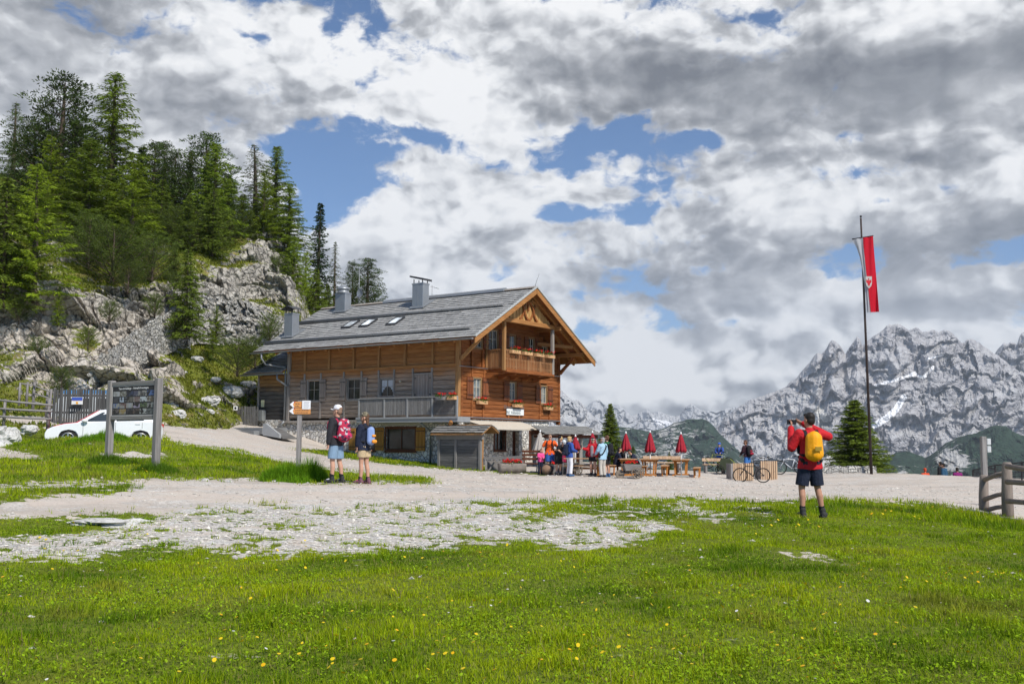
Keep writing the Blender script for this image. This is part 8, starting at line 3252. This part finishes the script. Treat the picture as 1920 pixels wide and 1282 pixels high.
  fuse('shoe', M, wear.get('shoes', M_BLACK), e, vox * .8, 2)
  if 'shoe_trim' in wear:
   M = MB()
   capsule(M, A + V3(ft[0] * .3, ft[1] * .35, .002), A + V3(ft[0] * .8, ft[1] * .75, -.012), .022, .02)
   fuse('shoe_lace_panel', M, wear['shoe_trim'], e, vox * .7, 1)
 # hair, hats
 if 'hair' in wear:
  M = MB()
  def el2(c, r):
   M2 = MB()
   M2.ball((0, 0, 0), r, 14, 10)
   rot = Matrix.Rotation(yaw, 3, 'Z')
   rx = Matrix.Rotation(-hl * .7, 3, 'X')
   M._add([tuple(np.array(rx @ (rot @ Vector(q))) + c) for q in M2.v], M2.f, True)
  st = wear.get('hairstyle', 'short')
  el2(hd(0, -.03, .058), (.083, .09, .082))
  el2(hd(0, -.055, .0), (.077, .06, .085))
  el2(hd(0, .045, .092), (.06, .045, .032))
  if st == 'long':
   el2(hd(0, -.075, -.10), (.068, .04, .12))
   for sx in (-1, 1): capsule(M, hd(sx * .065, .0, -.02), hd(sx * .062, .04, -.20), .024, .018)
  if st == 'tail':
   el2(hd(0, -.12, .0), (.03, .045, .04))
   capsule(M, hd(0, -.13, -.02), hd(0, -.12, -.15), .026, .012)
  if st == 'bob':
   el2(hd(0, -.04, -.04), (.088, .07, .09))
  fuse('hair', M, wear['hair'], e, vox * .7, 2)
 if 'cap' in wear:
  M = MB()
  M2 = MB()
  M2.lathe((0, 0, 0), [(.091, 0), (.092, .03), (.084, .07), (.06, .10), (.03, .113), (.0, .116)], 18)
  rot = Matrix.Rotation(yaw, 3, 'Z')
  rx = Matrix.Rotation(-hl * .7, 3, 'X')
  cc = hd(0, -.008, .042)
  def place(vs): return [tuple(np.array(rx @ (rot @ Vector(q))) + cc) for q in vs]
  M._add(place([(q[0], q[1] * 1.12, q[2]) for q in M2.v]), M2.f, True)
  br = [(-.075, .06), (-.06, .125), (-.03, .165), (0, .175), (.03, .165), (.06, .125), (.075, .06)]
  vs = [(x, y, .012 - abs(x) * .25) for x, y in br] + [(x, y, .002 - abs(x) * .25) for x, y in br]
  M._add(place(vs), [tuple(range(7))[::-1], tuple(range(7, 14))] + [(k, (k + 1) % 7, 7 + (k + 1) % 7, 7 + k) for k in range(7)])
  M.build('cap', wear['cap'], e)
 if 'band' in wear:
  M = MB()
  M2 = MB()
  M2.ring((0, -.005, .06), (0, 0, 1), .084, .014, 22, 6)
  M._add([tuple(hd(*q)) for q in M2.v], M2.f, True)
  M.build('headband', wear['band'], e)
 if 'helmet' in wear:
  M = MB()
  M2 = MB()
  M2.ball((0, -.01, .06), (.105, .13, .085), 16, 8)
  M._add([tuple(hd(*q)) for q in M2.v], M2.f, True)
  M.build('helmet', wear['helmet'], e)
 if 'glasses' in wear:
  M = MB()
  for sx in (-1, 1):
   M2 = MB()
   M2.ball((sx * .035, .088, .012), (.03, .012, .02), 10, 6)
   M._add([tuple(hd(*q)) for q in M2.v], M2.f, True)
  M.bar(hd(-.07, .0, .018), hd(-.06, .085, .016), .008, .006).bar(hd(.07, .0, .018), hd(.06, .085, .016), .008, .006).bar(hd(-.02, .098, .016), hd(.02, .098, .016), .008, .006)
  M.build('sunglasses', M_BLACK, e)
 elif wear.get('eyes'):
  for sx in (-1, 1): MB().ball(tuple(hd(sx * .031, .083, .012)), (.011, .008, .007), 8, 6).build('eye', simple('dark_eye', (.03, .02, .015), .2), e)
 if 'print' in wear:
  c = up(.38, .142)
  MB().box(c[0] - .07, c[0] + .07, c[1] - .012, c[1] + .012, c[2] - .02, c[2] + .02).build('chest_print', wear['print'], e)
 e['_k'] = k
 return e, dict(up=up, hands=hands, hd=hd, pel=pel, k=k, SL=SL, SR=SR)


def held(name, e, mb, mat, label, cat, extra=()):
 """a thing worn or held: top-level, placed with its bearer's position and turn"""
 o = empty(name, e.location, e.rotation_euler.z, label, cat)
 o.scale = e.scale
 return o


def backpack(e, I, mats, label, kind='day', lower=.02, size=1.0):
 o = empty('backpack', e.location, e.rotation_euler.z, label, 'backpack')
 o.scale = e.scale
 up = I['up']
 M = MB()
 s = size
 fl = ((0, 1, 0), .62)
 capsule(M, up(lower + .06, -.215), up(.40, -.205), .145 * s, .135 * s, flat=((1, 0, 0), 1.0))
 capsule(M, up(lower + .06, -.20, -.06 * s), up(.40, -.19, -.06 * s), .12 * s, .10 * s)
 capsule(M, up(lower + .06, -.20, .06 * s), up(.40, -.19, .06 * s), .12 * s, .10 * s)
 fuse('pack_body', M, mats[0], o, .012, 4)
 if kind == 'day':
  M = MB()
  capsule(M, up(lower + .06, -.315, -.05 * s), up(lower + .06, -.315, .05 * s), .075 * s)
  capsule(M, up(lower + .20, -.30, -.05 * s), up(lower + .20, -.30, .05 * s), .05 * s)
  fuse('front_pocket', M, mats[1], o, .012, 3)
 for sx in (-1, 1):
  mb = MB()
  pts = [up(.43, -.13, sx * .10), up(.525, -.06, sx * .105), up(.535, .03, sx * .11), up(.45, .145, sx * .115), up(.30, .155, sx * .13), up(.16, .06, sx * .172), up(.10, -.12, sx * .14)]
  for a, b in zip(pts[:-1], pts[1:]): mb.bar(a, b, .055, .018, up=(0, b[1] * 0 + .4, 1) if abs(b[2] - a[2]) < .05 else (0, 1, 0))
  mb.build('strap', mats[2], o)
 if kind == 'cover':
  for sx in (-1, 1):
   M = MB()
   capsule(M, up(.02, -.08, sx * .16), up(.08, .06, sx * .165), .035, .03)
   fuse('hip_pad', M, mats[2], o, .012, 2)
  MB().bar(up(.22, -.36, -.05), up(.22, -.362, .06), .07, .012, up=(0, 1, 0)).build('emblem', simple('faded_mark', (.30, .20, .03), .8, .3, 40), o)
 return o


def m_pattern(name, a, b, c, scale=16):
 m, t = new_mat(name)
 v = objco(t)
 q = t.voro(v, scale, 'F1', 1)
 r = t.sep(q)[0]
 col = t.ramp(r, [(.0, a), (.4, b), (.7, c), (.85, a)], 'CONSTANT')
 finish(t, col, .7)
 return m


def build_people():
 hair_d = simple('dark_hair', (.018, .014, .012), .6, .3, 30)
 hair_b = simple('brown_hair', (.11, .055, .03), .6, .3, 30)
 hair_y = simple('blond_hair', (.45, .31, .14), .6, .3, 30)
 hair_g = simple('grey_hair', (.30, .29, .29), .7, .3, 30)
 navy = simple('navy_cloth', (.012, .017, .038), .8, .25, 7, bump=1.0)
 black = simple('black_cloth', (.012, .012, .015), .8, .25, 7, bump=1.0)
 char = simple('charcoal_cloth', (.022, .022, .027), .8, .25, 7, bump=1.0)
 redj = simple('red_cloth', (.50, .012, .02), .75, .22, 7, bump=1.0)
 blue = simple('blue_cloth', (.035, .085, .33), .75, .2, 7, bump=1.0)
 lblue = simple('light_blue_cloth', (.34, .52, .66), .75, .12, 7, bump=1.0)
 denim = simple('denim', (.20, .30, .42), .8, .2, 18, bump=.3)
 khaki = simple('khaki_cloth', (.50, .38, .23), .8, .15, 7, bump=.9)
 cream = simple('cream_cloth', (.50, .46, .41), .8, .12, 7, bump=.9)
 white = simple('white_cloth', (.72, .71, .74), .8, .1, 7, bump=.9)
 oran = simple('orange_cloth', (.85, .12, .015), .75, .12, 7, bump=.9)
 pink = simple('pink_cloth', (.80, .08, .28), .75, .12, 7, bump=.9)
 green = simple('green_cloth', (.02, .14, .05), .75, .15, 7, bump=.9)
 grey = simple('grey_cloth', (.25, .24, .26), .8, .15, 7, bump=.9)
 maroon = simple('maroon_cloth', (.32, .01, .06), .8, .2, 7, bump=.9)
 camo = m_pattern('camouflage_cloth', (.20, .17, .11), (.10, .09, .06), (.30, .27, .20), 26)
 boot = simple('grey_boot', (.035, .035, .036), .8, .3, 14, bump=.4)
 # --- man photographing at the right
 e, I = person(1521, 965, 17.9, 6, 1.79, 'man in a red jacket and dark shorts photographing the mountains with a phone',
    pose=dict(turn=22, curl=.9, w=1.05, arms={'L': ((-.29, .06, .24), (-.20, .31, .58)), 'R': ((.36, .06, .43), (.03, .35, .66)), 'handL': (.2, .1, .4), 'handR': (-.7, .2, .1)},
       legs={'L': (V3(-.145, .03, .49), V3(-.155, -.02, .085)), 'R': (V3(.13, .02, .49), V3(.19, -.02, .085))}, footL=(-.01, .15), footR=(.10, .12)),
    wear=dict(jacket=redj, sleeve=1.93, hem=-.10, shorts=navy, shorts_to=.90, socks=black, sock_h=.22, shoes=boot, hair=hair_d), vox=.010, skin=SKIN2)
 backpack(e, I, [m_cover, m_cover, black], 'backpack under a bright yellow rain cover on the back of the man in red', 'cover', lower=.07, size=.88)
 up = I['up']
 ph = empty('phone', e.location, e.rotation_euler.z, 'black phone held up in both hands by the man in red', 'phone')
 ph.scale = e.scale
 WL, WR = I['hands'][-1][1], I['hands'][1][1]
 c = (WL + WR) / 2 + np.array([-.07, .06, .06])
 MB().box(c[0] - .085, c[0] + .085, c[1] - .006, c[1] + .006, c[2] - .042, c[2] + .042, .004).build('case', M_BLACK, ph)
 MB().box(c[0] - .078, c[0] + .078, c[1] - .0085, c[1] - .0062, c[2] - .037, c[2] + .037).build('screen', m_glass('phone_glass', (.015, .016, .02)), ph)
 # --- the couple by the signpost
 e, I = person(629, 907, 24.2, 64, 1.80, 'man in a white cap, charcoal top and denim shorts looking towards the hill',
    pose=dict(turn=10, nod=-6, arms={'L': ((-.25, .0, .22), (-.26, .03, -.03)), 'R': ((.25, -.02, .22), (.26, .03, -.03))}, legs={'L': (V3(-.10, .03, .50), V3(-.11, .03, .085)), 'R': (V3(.11, -.01, .50), V3(.14, -.07, .085))}),
    wear=dict(jacket=char, sleeve=1.92, hem=-.06, shorts=denim, shorts_to=.88, socks=black, sock_h=.25, shoes=boot, shoe_trim=white, cap=white, hair=simple('cropped_hair', (.25, .16, .11), .7), eyes=True), vox=.011)
 backpack(e, I, [m_pattern('patterned_pack', (.42, .02, .06), (.06, .02, .06), (.55, .50, .52)), m_pattern('patterned_pocket', (.50, .03, .10), (.10, .03, .07), (.45, .42, .45), 22), simple('crimson_strap', (.45, .02, .07), .7)], 'red patterned backpack of the man in the white cap', 'day', lower=.08, size=1.05)
 e, I = person(682, 905, 24.4, 58, 1.66, 'woman in a camouflage cap, navy hoodie and khaki shorts beside the white cap',
    pose=dict(turn=26, w=.9, arms={'L': ((-.22, .02, .24), (-.20, .06, .0)), 'R': ((.24, -.01, .22), (.25, .04, -.04))}, legs={'L': (V3(-.08, .03, .50), V3(-.085, .04, .085)), 'R': (V3(.09, .0, .50), V3(.11, -.04, .085))}),
    wear=dict(jacket=navy, sleeve=1.85, hem=-.08, shorts=khaki, shorts_to=.62, socks=black, sock_h=.16, shoes=simple('mauve_shoe', (.16, .07, .10), .7, .3, 14), shoe_trim=simple('magenta_lace', (.5, .03, .2), .7), cap=camo, hair=hair_b, hairstyle='long', eyes=True, print=white), vox=.011)
 backpack(e, I, [simple('pale_blue_pack', (.22, .31, .55), .6, .12, 8), simple('orange_pack_pocket', (.80, .30, .03), .6, .12, 8), black], 'small pale blue and orange backpack of the woman in the camouflage cap', 'day', lower=.06, size=.66)
 # --- on the terrace
 G_ = 'walkers gathered on the terrace'
 v = .017
 person(1013, 886, 46.2, 200, 1.15, 'child in a pink jacket leaning on the barrel', pose=dict(lean=12, arms={'L': ((-.2, .1, .3), (-.12, .28, .2)), 'R': ((.2, .1, .3), (.1, .3, .22))}), wear=dict(jacket=pink, hem=-.02, trousers=navy, hair=hair_b, hairstyle='tail'), vox=v, group=G_)
 e, I = person(1031, 888, 47.4, 172, 1.80, 'man in a bright orange shirt and sunglasses facing the camera', pose=dict(build=1.12, w=1.12, arms={'L': ((-.34, -.02, .24), (-.32, .12, .02)), 'R': ((.34, -.02, .24), (.30, .12, .02))}), wear=dict(shirt=oran, sleeve=.62, hem=-.06, shorts=simple('royal_blue_cloth', (.03, .10, .34), .8, .15), shorts_to=.9, hair=simple('cropped_hair', (.25, .16, .11), .7), glasses=True), vox=v, group=G_)
 o = empty('backpack', e.location, e.rotation_euler.z, 'black backpack worn by the man in orange, only its straps showing', 'backpack')
 o.scale = e.scale
 up = I['up']
 for sx in (-1, 1):
  mb = MB()
  pts = [up(.43, -.13, sx * .10), up(.54, -.05, sx * .11), up(.54, .05, sx * .115), up(.45, .165, sx * .12), up(.2, .17, sx * .16), up(.1, .0, sx * .20)]
  for a, b in zip(pts[:-1], pts[1:]): mb.bar(a, b, .05, .018, up=(0, 1, .2))
  mb.build('strap', black, o)
 MB().bar(up(.36, .18, -.12), up(.36, .18, .12), .03, .015, up=(0, 1, 0)).build('chest_strap', black, o)
 M = MB()
 capsule(M, up(.08, -.2), up(.42, -.2), .14, .13)
 fuse('pack_body', M, black, o, .02, 2)
 e, I = person(1047, 889, 45.4, 215, 1.62, 'person in black with a grey white cap bending over a walking pole', pose=dict(lean=30, nod=25, arms={'L': ((-.22, .22, .28), (-.05, .36, .12)), 'R': ((.22, .22, .28), (.05, .36, .12))}), wear=dict(shirt=black, sleeve=.7, shorts=black, shorts_to=.95, cap=simple('pale_grey_cap', (.62, .63, .65), .8), hair=hair_d, socks=grey, shoes=boot), vox=v, group=G_)
 wp = empty('walking_pole', e.location, e.rotation_euler.z, 'thin walking pole in the hands of the bending walker', 'walking pole')
 wp.scale = e.scale
 q = I['hands'][1][1] + np.array([-.02, .06, -.02])
 MB().tube([tuple(q + np.array([0, 0, .05])), (q[0] + .25, q[1] + .28, .0)], .009, 6).build('shaft', M_SPOKE, wp)
 MB().tube([tuple(q + np.array([0, 0, .10])), tuple(q + np.array([0.01, 0.01, .0]))], .018, 8).build('grip', M_BLACK, wp)
 e, I = person(1057, 888, 46.9, 75, 1.70, 'walker with a dark cap and maroon shorts behind the bending walker', pose=dict(nod=20, lean=8, arms={'L': ((-.2, .15, .26), (-.05, .32, .2)), 'R': ((.2, .15, .26), (.05, .32, .2))}), wear=dict(jacket=grey, sleeve=1.2, shorts=maroon, shorts_to=1.0, cap=black, hair=hair_y), vox=v, group=G_)
 backpack(e, I, [black, grey, black], 'black backpack of the walker with the dark cap', 'day')
 e, I = person(1068, 892, 44.7, -62, 1.70, 'blonde woman in a blue jacket and white trousers seen from the side', pose=dict(arms={'L': ((-.2, .08, .25), (-.08, .30, .16)), 'R': ((.23, .02, .24), (.1, .30, .16))}), wear=dict(jacket=blue, hem=-.08, trousers=white, hair=hair_y, hairstyle='bob', shoes=simple('blue_shoe', (.04, .10, .22), .7)), vox=.014, group=G_)
 backpack(e, I, [navy, navy, black], 'navy backpack of the blonde woman in the blue jacket', 'day', size=.8)
 e, I = person(1112, 892, 44.8, 150, 1.68, 'woman in a red jacket and black shorts holding out a phone', pose=dict(turn=40, arms={'L': ((-.22, .0, .22), (-.20, .06, -.02)), 'R': ((.24, .08, .28), (.34, .33, .34))}, curl=.8), wear=dict(jacket=redj, sleeve=1.9, hem=0.0, shorts=black, shorts_to=.55, hair=hair_d, hairstyle='tail', band=simple('pale_band', (.5, .48, .44), .8), glasses=True, socks=black, shoes=boot), vox=.014, group=G_)
 M = MB()
 up = I['up']
 capsule(M, up(.04, .098), up(.40, .115), .085, .08, flat=((0, 1, 0), .45))
 fuse('shirt_front', M, simple('grey_pink_shirt', (.30, .26, .28), .8, .2, 25), e, .014, 2)
 q = I['hands'][1][1] + I['hands'][1][2] * .12
 ph = empty('phone', e.location, e.rotation_euler.z, 'black phone in the outstretched hand of the woman in red', 'phone')
 ph.scale = e.scale
 MB().box(q[0] - .035, q[0] + .035, q[1] - .006, q[1] + .006, q[2] - .02, q[2] + .13, .004).build('case', M_BLACK, ph)
 e, I = person(1130, 894, 44.4, 40, 1.70, 'grey haired woman in a light blue jacket and beige trousers', pose=dict(turn=20, arms={'L': ((-.21, .1, .24), (-.15, .28, .1)), 'R': ((.25, .0, .22), (.24, .06, -.03))}), wear=dict(jacket=lblue, hem=-.12, trousers=cream, hair=hair_g, hairstyle='bob', shoes=boot), vox=.014, group=G_)
 mb_ = empty('shoulder_bag', e.location, e.rotation_euler.z, 'dark shoulder strap and bag across the light blue jacket', 'bag')
 mb_.scale = e.scale
 up = I['up']
 mb = MB()
 pts = [up(.53, -.02, .12), up(.45, -.17, .08), up(.3, -.18, .0), up(.12, -.16, -.12), up(.04, -.06, -.19)]
 for a, b in zip(pts[:-1], pts[1:]): mb.bar(a, b, .05, .016, up=(0, 1, 0))
 mb.build('strap', black, mb_)
 M = MB()
 capsule(M, up(-.02, -.02, -.22), up(.10, -.02, -.22), .06, .05)
 fuse('bag', M, black, mb_, .02, 2)
 e, I = person(1138, 892, 45.3, 48, 1.80, 'man in a green shirt standing behind the light blue jacket', pose=dict(), wear=dict(shirt=green, sleeve=.65, shorts=black, shorts_to=.9, hair=hair_b, shoes=simple('blue_shoe', (.04, .10, .22), .7)), vox=.014, group=G_)
 backpack(e, I, [black, black, black], 'dark backpack of the man in the green shirt', 'day', size=.85)
 # seated guests
 def seat_at(px, Y): 
  p = on_ground(px, 890, Y)
  return p
 person(1155, 890, 46.4, -80, 1.68, 'guest in a dark coat sitting at the table, reading', pose=dict(sit=1, lean=14, nod=15, arms={'L': ((-.18, .2, .22), (-.08, .42, .22)), 'R': ((.18, .2, .22), (.08, .42, .22))}), wear=dict(jacket=navy, hem=-.05, trousers=simple('dark_brown_cloth', (.03, .018, .018), .8), hair=hair_d, hairstyle='bob'), vox=v, pos=seat_at(1154, 46.3), group='guests seated on the terrace')
 person(1165, 890, 47.0, -150, 1.70, 'guest with dark hair sitting bowed behind the table', pose=dict(sit=1, lean=16, nod=20, arms={'L': ((-.2, .2, .2), (-.06, .36, .18)), 'R': ((.2, .2, .2), (.06, .36, .18))}), wear=dict(jacket=black, trousers=black, hair=hair_d), vox=v, pos=seat_at(1164, 47.7), group='guests seated on the terrace')
 person(1195, 890, 46.4, 75, 1.68, 'guest in a dark hooded jacket bent over the table end', pose=dict(sit=1, lean=30, nod=20, arms={'L': ((-.2, .25, .2), (-.1, .4, .1)), 'R': ((.2, .25, .2), (.1, .4, .1))}), wear=dict(jacket=navy, hem=-.04, trousers=black, hair=hair_d), vox=v, pos=seat_at(1197, 46.5), group='guests seated on the terrace')
 # riders
 e, I = person(1350, 885, 54.5, 160, 1.55, 'rider with a blue helmet and blue jacket behind the child trailer', pose=dict(lean=10, arms={'L': ((-.22, .15, .25), (-.12, .36, .2)), 'R': ((.22, .15, .25), (.12, .36, .2))}), wear=dict(jacket=blue, trousers=black, helmet=simple('blue_helmet', (.04, .12, .45), .4), hair=hair_d), vox=v, group='riders by the bicycles')
 backpack(e, I, [simple('yellow_pack', (.70, .50, .03), .7), simple('yellow_pack', (.70, .50, .03), .7), black], 'yellow backpack of the rider in the blue helmet', 'day', size=.75)
 e, I = person(1402, 886, 52.5, 35, 1.72, 'rider in a dark jacket and blue shorts standing among the bicycles', pose=dict(lean=10, turn=30, arms={'L': ((-.22, .12, .24), (-.15, .32, .08)), 'R': ((.22, .12, .24), (.15, .32, .08))}), wear=dict(jacket=simple('dark_plum_cloth', (.035, .012, .02), .8, .2), sleeve=1.9, shorts=simple('bright_blue_cloth', (.05, .17, .45), .8), shorts_to=.85, hair=hair_b), vox=v, group='riders by the bicycles', skin=SKIN2)
 backpack(e, I, [black, simple('dark_red_pocket', (.30, .01, .03), .7), black], 'black backpack of the rider in the dark jacket', 'day', size=.95)
 # figures half hidden below the edge at the right
 def low(px, ytop, Y, face, lab, wear, **kw):
  p = at(px, ytop, Y)
  p[2] -= .5 + .62
  person(0, 0, 0, face, 1.7, lab, pose=dict(sit=1, lean=8, **kw), wear=wear, vox=v, pos=p, group='people sitting below the forecourt edge')
 low(1736, 883, 55.5, 10, 'person in an orange red jacket sitting low at the forecourt edge', dict(jacket=simple('orange_red_cloth', (.62, .07, .02), .8), trousers=black, hair=simple('orange_red_hood', (.55, .07, .03), .8)))
 low(1766, 871, 55, 30, 'dark haired person in black sitting close beside the blue jacket', dict(jacket=black, trousers=black, hair=hair_d))
 low(1772, 874, 54.2, 40, 'person in a petrol blue jacket sitting at the forecourt edge', dict(jacket=simple('petrol_cloth', (.02, .07, .13), .8), trousers=black, hair=hair_d))
 low(1796, 882, 55, 0, 'person in a purple jacket sitting at the forecourt edge', dict(jacket=simple('purple_cloth', (.20, .01, .13), .8), trousers=black, hair=hair_d))


m_cover = simple('yellow_rain_cover', (.86, .36, .006), .55, .14, 5, bump=.8)
build_people()
# ------------------------------------------------------------------ air
def build_haze():
 b = MB().box(-9000, 9000, -300, 11500, -900, 1500)
 m, t = new_mat('mountain_air')
 pv = t.node('ShaderNodeVolumePrincipled', {'Color': (.72, .82, .97), 'Density': HAZE})
 pv.inputs['Anisotropy'].default_value = 0.2
 out = t.n.new('ShaderNodeOutputMaterial')
 t.l.new(pv.outputs[0], out.inputs['Volume'])
 o = b.build('haze', m)
 prop(o, 'thin blue mountain air', kind='stuff')


HAZE = 6.2e-5
build_haze()
